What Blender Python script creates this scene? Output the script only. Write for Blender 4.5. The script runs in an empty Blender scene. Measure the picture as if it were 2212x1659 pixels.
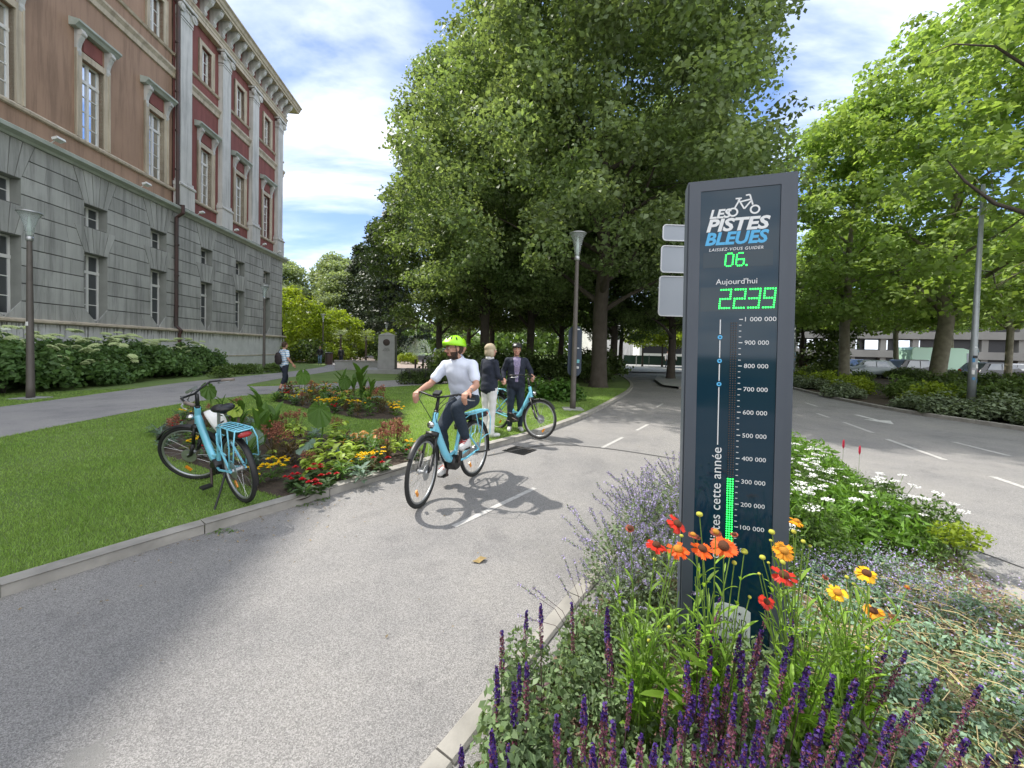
import bpy, math, random
import numpy as np
from mathutils import Vector, Matrix, Quaternion
R = math.radians
random.seed(7); rng = np.random.default_rng(7)
sc = bpy.context.scene
col = sc.collection
# ---------------- camera ----------------
F_, PIT, ROL, CXP, CYP, HCAM = 830.0, R(1.5), 0.026, 1106.0, 777.0, 1.6
cF = Vector((0, math.cos(PIT), -math.sin(PIT)))
_u = Vector((0, math.sin(PIT), math.cos(PIT))); _r = Vector((1, 0, 0))
cR = _r * math.cos(ROL) + _u * math.sin(ROL)
cU = -_r * math.sin(ROL) + _u * math.cos(ROL)
cam = bpy.data.cameras.new('camera'); camo = bpy.data.objects.new('camera', cam); col.objects.link(camo)
cam.sensor_width = 36; cam.lens = 36 * F_ / 2212; cam.shift_y = -(829.5 - CYP) / 2212
cam.clip_start = 0.05; cam.clip_end = 3000
m = Matrix((cR, cU, -cF)).transposed().to_4x4(); m.translation = (0, 0, HCAM); camo.matrix_world = m
sc.camera = camo
# ---------------- light ----------------
SUNV = Vector((-0.665, 0.325, 1.0)).normalized()      # towards the sun
elev = math.asin(SUNV.z); azi = math.atan2(SUNV.x, SUNV.y)
w = bpy.data.worlds.new('World'); sc.world = w; w.use_nodes = True
nt = w.node_tree; nt.nodes.clear()
def N(nt, t, **k):
    n = nt.nodes.new(t)
    for a, b in k.items(): setattr(n, a, b)
    return n
def L(nt, a, b): nt.links.new(a, b)
def ramp(nt, fac, stops, interp='LINEAR'):
    r = N(nt, 'ShaderNodeValToRGB'); e = r.color_ramp.elements; r.color_ramp.interpolation = interp
    while len(e) < len(stops): e.new(0.5)
    for i, (p, c) in enumerate(stops):
        e[i].position = p; e[i].color = c if len(c) == 4 else (*c, 1)
    if fac is not None: L(nt, fac, r.inputs[0])
    return r
sky = N(nt, 'ShaderNodeTexSky', sky_type='NISHITA', sun_disc=False, sun_elevation=elev, sun_rotation=azi, air_density=1.3, dust_density=0.6, ozone_density=3.0)
tc = N(nt, 'ShaderNodeTexCoord'); sep = N(nt, 'ShaderNodeSeparateXYZ'); L(nt, tc.outputs['Generated'], sep.inputs[0])
zz = N(nt, 'ShaderNodeMath', operation='MAXIMUM'); L(nt, sep.outputs[2], zz.inputs[0]); zz.inputs[1].default_value = 0.0
za = N(nt, 'ShaderNodeMath', operation='ADD'); L(nt, zz.outputs[0], za.inputs[0]); za.inputs[1].default_value = 0.22
dv = N(nt, 'ShaderNodeVectorMath', operation='DIVIDE'); cmb = N(nt, 'ShaderNodeCombineXYZ')
for i in range(3): L(nt, za.outputs[0], cmb.inputs[i])
L(nt, tc.outputs['Generated'], dv.inputs[0]); L(nt, cmb.outputs[0], dv.inputs[1])
mp = N(nt, 'ShaderNodeMapping'); L(nt, dv.outputs[0], mp.inputs[0]); mp.inputs['Scale'].default_value = (0.75, 1.5, 1); mp.inputs['Rotation'].default_value = (0, 0, 0.6); mp.inputs['Location'].default_value = (9.5, 14.2, 0)
no = N(nt, 'ShaderNodeTexNoise'); L(nt, mp.outputs[0], no.inputs['Vector'])
no.inputs['Scale'].default_value = 1.25; no.inputs['Detail'].default_value = 7; no.inputs['Roughness'].default_value = 0.55; no.inputs['Distortion'].default_value = 0.3
cr = ramp(nt, no.outputs['Fac'], [(0.46, (0, 0, 0)), (0.66, (0.8, 0.8, 0.8))])
no2 = N(nt, 'ShaderNodeTexNoise'); L(nt, mp.outputs[0], no2.inputs['Vector']); no2.inputs['Scale'].default_value = 4; no2.inputs['Detail'].default_value = 6
cc = ramp(nt, no2.outputs['Fac'], [(0.3, (0.55, 0.60, 0.70)), (0.6, (1, 1, 1))])
mulc = N(nt, 'ShaderNodeVectorMath', operation='SCALE'); L(nt, cc.outputs[0], mulc.inputs[0]); mulc.inputs['Scale'].default_value = 5.4
# low cloud bank near the horizon
hb = ramp(nt, sep.outputs[2], [(0.0, (0.8, 0.8, 0.8)), (0.30, (0, 0, 0))])
mx = N(nt, 'ShaderNodeMath', operation='MAXIMUM'); L(nt, cr.outputs[0], mx.inputs[0])
hm = N(nt, 'ShaderNodeMath', operation='MULTIPLY'); L(nt, hb.outputs[0], hm.inputs[0]); L(nt, ramp(nt, no2.outputs['Fac'], [(0.35, (0.1,)*3), (0.6, (1,)*3)]).outputs[0], hm.inputs[1]); L(nt, hm.outputs[0], mx.inputs[1])
# unseen bright cloud cover added behind the camera to lift fill in the shade
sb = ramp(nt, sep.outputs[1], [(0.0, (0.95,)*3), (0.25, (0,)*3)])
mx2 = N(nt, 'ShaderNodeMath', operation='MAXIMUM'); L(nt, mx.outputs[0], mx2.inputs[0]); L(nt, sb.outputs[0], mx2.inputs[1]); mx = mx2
tint = N(nt, 'ShaderNodeVectorMath', operation='MULTIPLY'); L(nt, sky.outputs[0], tint.inputs[0]); L(nt, ramp(nt, sep.outputs[2], [(0.0, (0.30, 0.38, 0.56)), (0.3, (0.42, 0.47, 0.64)), (0.6, (0.62, 0.62, 0.72)), (1, (0.9, 0.95, 1))]).outputs[0], tint.inputs[1])
dts = N(nt, 'ShaderNodeVectorMath', operation='DOT_PRODUCT'); L(nt, tc.outputs['Generated'], dts.inputs[0]); dts.inputs[1].default_value = SUNV
glow = ramp(nt, dts.outputs['Value'], [(0.15, (1, 1, 1)), (0.6, (0.84, 0.78, 0.70)), (0.95, (0.60, 0.58, 0.52))]); t2 = N(nt, 'ShaderNodeVectorMath', operation='MULTIPLY'); L(nt, tint.outputs[0], t2.inputs[0]); L(nt, glow.outputs[0], t2.inputs[1]); tint = t2
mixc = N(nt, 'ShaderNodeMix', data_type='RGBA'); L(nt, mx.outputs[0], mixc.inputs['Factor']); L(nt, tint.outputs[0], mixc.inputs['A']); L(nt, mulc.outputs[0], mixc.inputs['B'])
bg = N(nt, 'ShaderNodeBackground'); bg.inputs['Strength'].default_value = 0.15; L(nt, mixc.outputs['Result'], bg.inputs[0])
wo = N(nt, 'ShaderNodeOutputWorld'); L(nt, bg.outputs[0], wo.inputs[0])
sun = bpy.data.lights.new('sun', 'SUN'); sun.energy = 2.1; sun.angle = R(0.9); sun.color = (1, 0.95, 0.86)
suno = bpy.data.objects.new('sun', sun); col.objects.link(suno); suno.rotation_mode = 'QUATERNION'; suno.rotation_quaternion = SUNV.to_track_quat('Z', 'Y')
sc.view_settings.view_transform = 'Standard'; sc.view_settings.look = 'None'; sc.view_settings.exposure = 1.5; sc.view_settings.gamma = 1
sc.cycles.max_bounces = 6; sc.cycles.diffuse_bounces = 3; sc.cycles.glossy_bounces = 3; sc.cycles.transmission_bounces = 4; sc.cycles.transparent_max_bounces = 8
# ---------------- helpers ----------------
def ray(x, y): return cF + cR * ((x - CXP) / F_) + cU * ((CYP - y) / F_)
def G(x, y, z=0.0):                     # a point on level ground seen in that direction
    d = ray(x, y); return Vector((0, 0, HCAM)) + d * ((z - HCAM) / d.z)
def P(x, y, Y):                         # a point at distance Y
    d = ray(x, y); return Vector((0, 0, HCAM)) + d * (Y / d.y)
def tag(o, label=None, cat=None, group=None, kind=None):
    if label: o['label'] = label
    if cat: o['category'] = cat
    if group: o['group'] = group
    if kind: o['kind'] = kind
    return o
def thing(name, label, cat, loc=(0, 0, 0), rz=0.0, group=None):
    o = bpy.data.objects.new(name, None); col.objects.link(o); o.location = loc; o.rotation_euler = (0, 0, rz); o.empty_display_size = 0.1
    return tag(o, label, cat, group)
def link(name, me, parent=None):
    o = bpy.data.objects.new(name, me); col.objects.link(o)
    if parent is not None: o.parent = parent
    return o
def copy_tree(o, parent=None):
    c = o.copy(); col.objects.link(c); c.parent = parent
    for ch in [x for x in o.children]: copy_tree(ch, c)
    return c
def V3(p): return Vector(p)
class MB:
    def __init__(s): s.v = []; s.f = []; s.m = []; s.r = []; s.cm = 0; s.xf = None; s.cr = None
    def add(s, vs, fs):
        b = len(s.v); rr = random.random() if s.cr is None else s.cr
        if s.xf is not None: vs = [s.xf @ Vector(p) for p in vs]
        s.v += [tuple(p) for p in vs]
        for f in fs: s.f.append([i + b for i in f]); s.m.append(s.cm); s.r.append(rr)
        return s
    def box(s, c, d, rot=None, taper=1.0):
        x, y, z = d[0] / 2, d[1] / 2, d[2] / 2
        vs = [Vector((a * x * (taper if e > 0 else 1), b * y * (taper if e > 0 else 1), e * z)) for e in (-1, 1) for b in (-1, 1) for a in (-1, 1)]
        if rot is not None: vs = [rot @ p for p in vs]
        c = Vector(c)
        return s.add([p + c for p in vs], [(0, 2, 3, 1), (4, 5, 7, 6), (0, 1, 5, 4), (2, 6, 7, 3), (0, 4, 6, 2), (1, 3, 7, 5)])
    def bx(s, x0, x1, y0, y1, z0, z1): return s.box(((x0 + x1) / 2, (y0 + y1) / 2, (z0 + z1) / 2), (abs(x1 - x0), abs(y1 - y0), abs(z1 - z0)))
    def tube(s, pts, r, n=8, closed=False, cap=True, flat=None):
        pts = [Vector(p) for p in pts]; k = len(pts)
        rs = list(r) if hasattr(r, '__len__') else [r] * k
        vs = []; up = None
        for i, p in enumerate(pts):
            a = pts[(i - 1) % k] if (closed or i > 0) else p
            b = pts[(i + 1) % k] if (closed or i < k - 1) else p
            t = (b - a)
            t = t.normalized() if t.length > 1e-9 else Vector((0, 0, 1))
            if up is None:
                up = Vector((0, 0, 1)) if abs(t.z) < 0.9 else Vector((1, 0, 0))
                if flat is not None: up = Vector(flat)
            u = up - t * up.dot(t)
            if u.length < 1e-6: u = t.orthogonal()
            u.normalize(); up = u; w_ = t.cross(u)
            for j in range(n):
                an = 2 * math.pi * j / n
                rr = rs[i]; ru, rw = (rr if not hasattr(rr, '__len__') else rr[0]), (rr if not hasattr(rr, '__len__') else rr[1])
                vs.append(p + u * (math.cos(an) * ru) + w_ * (math.sin(an) * rw))
        fs = []
        for i in range(k if closed else k - 1):
            for j in range(n):
                a = i * n + j; b = i * n + (j + 1) % n; c = ((i + 1) % k) * n + (j + 1) % n; d = ((i + 1) % k) * n + j
                fs.append((a, b, c, d))
        if cap and not closed: fs.append(tuple(range(n - 1, -1, -1))); fs.append(tuple((k - 1) * n + j for j in range(n)))
        return s.add(vs, fs)
    def lathe(s, prof, o=(0, 0, 0), ax=(0, 0, 1), n=16, rot=None, sc=(1, 1)):
        q = Vector((0, 0, 1)).rotation_difference(Vector(ax).normalized()); o = Vector(o); vs = []; fs = []
        for (r, z) in prof:
            for j in range(n):
                a = 2 * math.pi * j / n; vs.append(q @ Vector((r * math.cos(a) * sc[0], r * math.sin(a) * sc[1], z)) + o)
        k = len(prof)
        for i in range(k - 1):
            for j in range(n): fs.append((i * n + j, i * n + (j + 1) % n, (i + 1) * n + (j + 1) % n, (i + 1) * n + j))
        if prof[0][0] > 1e-5: fs.append(tuple(range(n - 1, -1, -1)))
        if prof[-1][0] > 1e-5: fs.append(tuple((k - 1) * n + j for j in range(n)))
        return s.add(vs, fs)
    def ell(s, c, r, q=None, n=12, k=8, bump=0.0):
        r = (r, r, r) if not hasattr(r, '__len__') else r; vs = []; fs = []; c = Vector(c)
        for i in range(k + 1):
            th = math.pi * i / k
            for j in range(n):
                a = 2 * math.pi * j / n; g = 1 + (random.uniform(-bump, bump) if bump else 0)
                p = Vector((r[0] * math.sin(th) * math.cos(a) * g, r[1] * math.sin(th) * math.sin(a) * g, r[2] * math.cos(th) * g))
                if q is not None: p = q @ p
                vs.append(p + c)
        for i in range(k):
            for j in range(n): fs.append((i * n + j, (i + 1) * n + j, (i + 1) * n + (j + 1) % n, i * n + (j + 1) % n))
        return s.add(vs, fs)
    def poly(s, pts): return s.add(pts, [tuple(range(len(pts)))])
    def prism(s, pts, z0, z1):
        n = len(pts); vs = [(p[0], p[1], z0) for p in pts] + [(p[0], p[1], z1) for p in pts]
        return s.add(vs, [tuple(range(n - 1, -1, -1)), tuple(range(n, 2 * n))] + [(i, (i + 1) % n, n + (i + 1) % n, n + i) for i in range(n)])
    def extrude(s, pts, d):
        n = len(pts); pts = [Vector(p) for p in pts]; d = Vector(d)
        return s.add(pts + [p + d for p in pts], [tuple(range(n - 1, -1, -1)), tuple(range(n, 2 * n))] + [(i, (i + 1) % n, n + (i + 1) % n, n + i) for i in range(n)])
    def mesh(s, name, mats, smooth=False):
        me = bpy.data.meshes.new(name); me.from_pydata(s.v, [], s.f)
        for x in (mats if isinstance(mats, (list, tuple)) else [mats]): me.materials.append(x)
        me.polygons.foreach_set('material_index', s.m)
        at = me.attributes.new('rnd', 'FLOAT', 'FACE'); at.data.foreach_set('value', s.r)
        if smooth: me.polygons.foreach_set('use_smooth', [True] * len(s.f)); 
        me.update(); return me
    def build(s, name, mats, parent=None, smooth=False): return link(name, s.mesh(name, mats, smooth), parent)
def smooth_angle(o, a=40):
    try: o.data.set_sharp_from_angle(angle=R(a))
    except Exception: pass
    return o
def npmesh(name, verts, faces, mats, rnd=None, midx=None, smooth=False):
    """verts (n,3), faces (m,k) all of k corners"""
    me = bpy.data.meshes.new(name); verts = np.asarray(verts, np.float32); faces = np.asarray(faces, np.int32)
    me.vertices.add(len(verts)); me.vertices.foreach_set('co', verts.ravel())
    mF, k = faces.shape
    me.loops.add(mF * k); me.loops.foreach_set('vertex_index', faces.ravel())
    me.polygons.add(mF); me.polygons.foreach_set('loop_start', np.arange(0, mF * k, k, dtype=np.int32))
    for x in (mats if isinstance(mats, (list, tuple)) else [mats]): me.materials.append(x)
    if midx is not None: me.polygons.foreach_set('material_index', np.asarray(midx, np.int32))
    if rnd is not None:
        at = me.attributes.new('rnd', 'FLOAT', 'FACE'); at.data.foreach_set('value', np.asarray(rnd, np.float32))
    me.update(calc_edges=True)
    if smooth: me.polygons.foreach_set('use_smooth', np.ones(mF, bool))
    return me
def unit(a): return a / (np.linalg.norm(a, axis=-1, keepdims=True) + 1e-9)
def leaves(c, size, nrm=None, wr=0.6, droop=0.0, rg=rng, fold=0.25):
    """one folded four-cornered leaf per centre: 4 verts, one quad"""
    n = len(c)
    nr = unit(rg.normal(size=(n, 3)) + (0 if nrm is None else nrm))
    t = rg.normal(size=(n, 3)); t[:, 2] -= droop
    t = unit(t - nr * (t * nr).sum(1, keepdims=True)); b = np.cross(nr, t)
    sz = (size * rg.uniform(0.65, 1.3, n))[:, None] if np.isscalar(size) else size[:, None]
    v = np.empty((n, 4, 3)); h = sz * 0.5
    v[:, 0] = c - t * h; v[:, 2] = c + t * h
    v[:, 1] = c + b * h * wr + nr * h * fold - t * h * 0.15; v[:, 3] = c - b * h * wr + nr * h * fold - t * h * 0.15
    return v.reshape(-1, 3), np.arange(n * 4).reshape(n, 4)
# ---------------- materials ----------------
def mat(name, color=(0.5,)*3, rough=0.6, metal=0.0, spec=None, noise=None, bump=None, emit=None, rnd=0.0, transl=0.0, coat=0.0, vec='Object', streak=None):
    """noise=(scale,(c2),amount[,detail]); rnd = brightness spread from the per-face value"""
    M = bpy.data.materials.new(name); M.use_nodes = True; t = M.node_tree; b = t.nodes['Principled BSDF']
    b.inputs['Roughness'].default_value = rough; b.inputs['Metallic'].default_value = metal
    if spec is not None: b.inputs['Specular IOR Level'].default_value = spec
    if coat: b.inputs['Coat Weight'].default_value = coat; b.inputs['Coat Roughness'].default_value = 0.08
    tcn = N(t, 'ShaderNodeTexCoord'); src = N(t, 'ShaderNodeRGB'); src.outputs[0].default_value = (*color, 1); out = src.outputs[0]
    if noise:
        nn = N(t, 'ShaderNodeTexNoise'); L(t, tcn.outputs[vec], nn.inputs['Vector']); nn.inputs['Scale'].default_value = noise[0]; nn.inputs['Detail'].default_value = noise[3] if len(noise) > 3 else 5
        rp = ramp(t, nn.outputs['Fac'], [(0.5 - 0.22, (0,)*3), (0.5 + 0.22, (noise[2],)*3)])
        mxn = N(t, 'ShaderNodeMix', data_type='RGBA'); L(t, rp.outputs[0], mxn.inputs['Factor']); L(t, out, mxn.inputs['A']); mxn.inputs['B'].default_value = (*noise[1], 1); out = mxn.outputs['Result']
    if streak:
        mpn = N(t, 'ShaderNodeMapping'); L(t, tcn.outputs[vec], mpn.inputs[0]); mpn.inputs['Scale'].default_value = (2.2, 2.2, 0.16); ns = N(t, 'ShaderNodeTexNoise'); L(t, mpn.outputs[0], ns.inputs['Vector']); ns.inputs['Scale'].default_value = 2.0; ns.inputs['Detail'].default_value = 7; ns.inputs['Roughness'].default_value = 0.7
        rs_ = ramp(t, ns.outputs['Fac'], [(0.38, (1 - streak,) * 3), (0.52, (1, 1, 1)), (0.7, (1 + streak * .35,) * 3)]); vm = N(t, 'ShaderNodeVectorMath', operation='MULTIPLY'); L(t, out, vm.inputs[0]); L(t, rs_.outputs[0], vm.inputs[1]); out = vm.outputs[0]
    if rnd:
        at = N(t, 'ShaderNodeAttribute', attribute_name='rnd'); mr = N(t, 'ShaderNodeMapRange'); L(t, at.outputs['Fac'], mr.inputs[0]); mr.inputs['To Min'].default_value = 1 - rnd; mr.inputs['To Max'].default_value = 1 + rnd
        hs = N(t, 'ShaderNodeVectorMath', operation='SCALE'); L(t, out, hs.inputs[0]); L(t, mr.outputs[0], hs.inputs['Scale']); out = hs.outputs[0]
    L(t, out, b.inputs['Base Color'])
    if bump:
        nb = N(t, 'ShaderNodeTexNoise'); L(t, tcn.outputs[vec], nb.inputs['Vector']); nb.inputs['Scale'].default_value = bump[0]; nb.inputs['Detail'].default_value = 6
        bp = N(t, 'ShaderNodeBump'); bp.inputs['Strength'].default_value = bump[1]; bp.inputs['Distance'].default_value = bump[2] if len(bump) > 2 else 0.01; L(t, nb.outputs['Fac'], bp.inputs['Height']); L(t, bp.outputs[0], b.inputs['Normal'])
    if emit: b.inputs['Emission Color'].default_value = (*emit[0], 1); b.inputs['Emission Strength'].default_value = emit[1]
    if transl:
        tr = N(t, 'ShaderNodeBsdfTranslucent'); s2 = N(t, 'ShaderNodeVectorMath', operation='MULTIPLY'); L(t, out, s2.inputs[0]); s2.inputs[1].default_value = (1.5, 1.5, 0.7); L(t, s2.outputs[0], tr.inputs[0])
        ms = N(t, 'ShaderNodeMixShader'); ms.inputs[0].default_value = transl; L(t, b.outputs[0], ms.inputs[1]); L(t, tr.outputs[0], ms.inputs[2]); L(t, ms.outputs[0], t.nodes['Material Output'].inputs[0])
    return M
def leafmat(name, c1, c2, transl=0.4, rough=0.5, rnd=0.45, scale=0.6):
    return mat(name, c1, rough=rough, noise=(scale, c2, 1.0, 3), rnd=rnd, transl=transl, spec=0.35, vec='Object')
def asphalt(name, c1, c2, sc1=260):
    M = bpy.data.materials.new(name); M.use_nodes = True; t = M.node_tree; b = t.nodes['Principled BSDF']; tcn = N(t, 'ShaderNodeTexCoord')
    vo = N(t, 'ShaderNodeTexVoronoi'); L(t, tcn.outputs['Object'], vo.inputs['Vector']); vo.inputs['Scale'].default_value = sc1
    sx = N(t, 'ShaderNodeSeparateColor'); L(t, vo.outputs['Color'], sx.inputs[0])
    r1 = ramp(t, sx.outputs[0], [(0, c1), (0.55, tuple((a + b_) / 2 for a, b_ in zip(c1, c2))), (1, c2)])
    n2 = N(t, 'ShaderNodeTexNoise'); L(t, tcn.outputs['Object'], n2.inputs['Vector']); n2.inputs['Scale'].default_value = 0.7; n2.inputs['Detail'].default_value = 8; n2.inputs['Roughness'].default_value = 0.65
    r2 = ramp(t, n2.outputs['Fac'], [(0.3, (0.74, 0.75, 0.77)), (0.5, (0.98, 0.98, 0.98)), (0.7, (1.12, 1.11, 1.08))])
    mm = N(t, 'ShaderNodeVectorMath', operation='MULTIPLY'); L(t, r1.outputs[0], mm.inputs[0]); L(t, r2.outputs[0], mm.inputs[1])
    n5 = N(t, 'ShaderNodeTexNoise'); L(t, tcn.outputs['Object'], n5.inputs['Vector']); n5.inputs['Scale'].default_value = 2.6; n5.inputs['Detail'].default_value = 4
    r5 = ramp(t, n5.outputs['Fac'], [(0.30, (0.86, 0.86, 0.87)), (0.42, (1, 1, 1)), (0.66, (1, 1, 1)), (0.74, (1.10, 1.09, 1.07))])
    # short hairline cracks
    vc = N(t, 'ShaderNodeTexVoronoi', feature='DISTANCE_TO_EDGE'); nd = N(t, 'ShaderNodeTexNoise'); L(t, tcn.outputs['Object'], nd.inputs['Vector']); nd.inputs['Scale'].default_value = 3.0; nd.inputs['Detail'].default_value = 5
    ad = N(t, 'ShaderNodeMix', data_type='RGBA', blend_type='ADD'); ad.inputs['Factor'].default_value = 0.6; L(t, tcn.outputs['Object'], ad.inputs['A']); L(t, nd.outputs['Color'], ad.inputs['B']); L(t, ad.outputs['Result'], vc.inputs['Vector']); vc.inputs['Scale'].default_value = 0.22
    rc = ramp(t, vc.outputs['Distance'], [(0.0, (1, 1, 1)), (0.0016, (0, 0, 0))]); nm = N(t, 'ShaderNodeTexNoise'); L(t, tcn.outputs['Object'], nm.inputs['Vector']); nm.inputs['Scale'].default_value = 0.45; rm_ = ramp(t, nm.outputs['Fac'], [(0.52, (0, 0, 0)), (0.60, (1, 1, 1))])
    mk = N(t, 'ShaderNodeMath', operation='MULTIPLY'); L(t, rc.outputs[0], mk.inputs[0]); L(t, rm_.outputs[0], mk.inputs[1])
    m4 = N(t, 'ShaderNodeVectorMath', operation='MULTIPLY'); L(t, mm.outputs[0], m4.inputs[0]); L(t, r5.outputs[0], m4.inputs[1])
    m5 = N(t, 'ShaderNodeMix', data_type='RGBA'); L(t, mk.outputs[0], m5.inputs['Factor']); L(t, m4.outputs[0], m5.inputs['A']); m5.inputs['B'].default_value = (0.22, 0.215, 0.205, 1)
    L(t, m5.outputs['Result'], b.inputs['Base Color'])
    b.inputs['Roughness'].default_value = 0.85
    bp = N(t, 'ShaderNodeBump'); bp.inputs['Strength'].default_value = 0.6; bp.inputs['Distance'].default_value = 0.004; L(t, vo.outputs['Distance'], bp.inputs['Height']); L(t, bp.outputs[0], b.inputs['Normal'])
    return M
M_asph = asphalt('path_asphalt', (0.135, 0.131, 0.128), (0.365, 0.352, 0.342))
M_road = asphalt('road_asphalt', (0.15, 0.15, 0.15), (0.34, 0.335, 0.325), 180)
M_foot = asphalt('footpath_asphalt', (0.22, 0.215, 0.215), (0.40, 0.38, 0.375), 200)
M_plaza = mat('plaza_paving', (0.42, 0.34, 0.30), 0.9, noise=(1.5, (0.32, 0.27, 0.25), 0.8))
M_lawn = mat('lawn_turf', (0.18, 0.25, 0.07), 0.9, noise=(0.9, (0.11, 0.18, 0.04), 0.95, 8), bump=(60, 0.6, 0.03))
M_earth = mat('bed_soil', (0.045, 0.032, 0.024), 0.95, noise=(9, (0.09, 0.065, 0.045), 0.8, 8), bump=(25, 0.8, 0.04))
M_mulch = mat('bark_mulch', (0.24, 0.165, 0.115), 0.95, noise=(14, (0.10, 0.07, 0.05), 0.9, 8), bump=(30, 1.0, 0.03))
M_kerb = mat('kerb_stone', (0.38, 0.36, 0.325), 0.85, noise=(6, (0.22, 0.21, 0.19), 0.9, 8), bump=(90, 0.4, 0.004))
M_paint = mat('road_paint', (0.66, 0.66, 0.64), 0.7, noise=(14, (0.38, 0.37, 0.36), 0.9, 9))
M_stone = mat('grey_molasse_stone', (0.40, 0.405, 0.38), 0.9, noise=(0.9, (0.30, 0.305, 0.285), 0.9, 9), rnd=0.12, bump=(25, 0.25, 0.01), streak=0.28)
M_groove = mat('stone_joint', (0.09, 0.09, 0.085), 0.95)
M_plinth = None
M_brown = mat('brown_render', (0.38, 0.25, 0.175), 0.92, noise=(0.55, (0.30, 0.195, 0.135), 0.9, 8), bump=(60, 0.2, 0.006), streak=0.22)
M_red = mat('red_render', (0.25, 0.088, 0.076), 0.92, noise=(0.6, (0.20, 0.072, 0.062), 0.9, 8), bump=(60, 0.2, 0.006), streak=0.2)
M_trim = mat('cream_stone_trim', (0.56, 0.49, 0.38), 0.85, noise=(1.6, (0.44, 0.375, 0.28), 0.9, 8), streak=0.25)
M_trimw = mat('pale_grey_trim', (0.60, 0.59, 0.56), 0.85, noise=(1.3, (0.49, 0.49, 0.46), 0.9, 8), streak=0.25)
M_green = mat('weathered_green_trim', (0.46, 0.50, 0.45), 0.8, noise=(2.5, (0.33, 0.37, 0.33), 0.9, 8))
M_zinc = mat('dark_drainpipe', (0.06, 0.055, 0.05), 0.55, metal=0.3, noise=(1.2, (0.09, 0.035, 0.03), 0.8))
M_white = mat('white_paint', (0.72, 0.72, 0.70), 0.5)
M_concrete = mat('pale_concrete', (0.36, 0.36, 0.35), 0.9, noise=(3, (0.27, 0.27, 0.265), 0.9, 8))
M_black = mat('black_plastic', (0.012, 0.012, 0.013), 0.45)
M_rubber = mat('tyre_rubber', (0.018, 0.018, 0.018), 0.75)
M_chrome = mat('bright_metal', (0.6, 0.6, 0.6), 0.25, metal=1.0)
M_alu = mat('brushed_alloy', (0.45, 0.46, 0.47), 0.4, metal=0.8)
M_blue = mat('sky_blue_paint', (0.20, 0.59, 0.76), 0.28, coat=0.6)
M_pole = mat('bronze_grey_pole', (0.115, 0.10, 0.09), 0.5, noise=(4, (0.08, 0.07, 0.062), 0.8))
def glassmat(name, fac, dark, rough=0.03, tint=(0.9, 0.95, 1.0)):
    M = bpy.data.materials.new(name); M.use_nodes = True; t = M.node_tree; b = t.nodes['Principled BSDF']; b.inputs['Base Color'].default_value = (*dark, 1); b.inputs['Roughness'].default_value = 0.5
    g = N(t, 'ShaderNodeBsdfGlossy'); g.inputs['Color'].default_value = (*tint, 1); g.inputs['Roughness'].default_value = rough
    tcn = N(t, 'ShaderNodeTexCoord'); nn = N(t, 'ShaderNodeTexNoise'); L(t, tcn.outputs['Object'], nn.inputs['Vector']); nn.inputs['Scale'].default_value = 1.3; nn.inputs['Detail'].default_value = 1
    bp = N(t, 'ShaderNodeBump'); bp.inputs['Strength'].default_value = 0.12; bp.inputs['Distance'].default_value = 0.05; L(t, nn.outputs['Fac'], bp.inputs['Height']); L(t, bp.outputs[0], g.inputs['Normal'])
    ms = N(t, 'ShaderNodeMixShader'); ms.inputs[0].default_value = fac; L(t, b.outputs[0], ms.inputs[1]); L(t, g.outputs[0], ms.inputs[2]); L(t, ms.outputs[0], t.nodes['Material Output'].inputs[0]); return M
M_glass = glassmat('window_glass', 0.75, (0.02, 0.025, 0.03))
M_glassd = glassmat('dim_window_glass', 0.16, (0.035, 0.04, 0.045))
M_clear = mat('clear_lamp_plastic', (0.9, 0.95, 0.95), 0.1); M_clear.node_tree.nodes['Principled BSDF'].inputs['Transmission Weight'].default_value = 0.85; M_clear.node_tree.nodes['Principled BSDF'].inputs['IOR'].default_value = 1.1
# ================= GROUND =================
def sheet(name, pts, z, m, kind='structure', **k):
    o = MB().poly([(p[0], p[1], z) for p in pts]).build(name, m); tag(o, kind=kind); return o
def offs(line, d):
    out = []
    for i, p in enumerate(line):
        a = Vector(line[max(i - 1, 0)]); b = Vector(line[min(i + 1, len(line) - 1)]); t = (b - a).normalized()
        out.append((p[0] - t.y * d, p[1] + t.x * d))
    return out
def smoothline(pts, n=6):
    pts = [Vector((p[0], p[1])) for p in pts]; out = []
    for i in range(len(pts) - 1):
        p0 = pts[max(i - 1, 0)]; p1 = pts[i]; p2 = pts[i + 1]; p3 = pts[min(i + 2, len(pts) - 1)]
        for j in range(n):
            t = j / n; out.append(tuple(0.5 * ((2 * p1) + (p2 - p0) * t + (2 * p0 - 5 * p1 + 4 * p2 - p3) * t * t + (3 * p1 - p0 - 3 * p2 + p3) * t ** 3)))
    out.append(tuple(pts[-1])); return out
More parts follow.
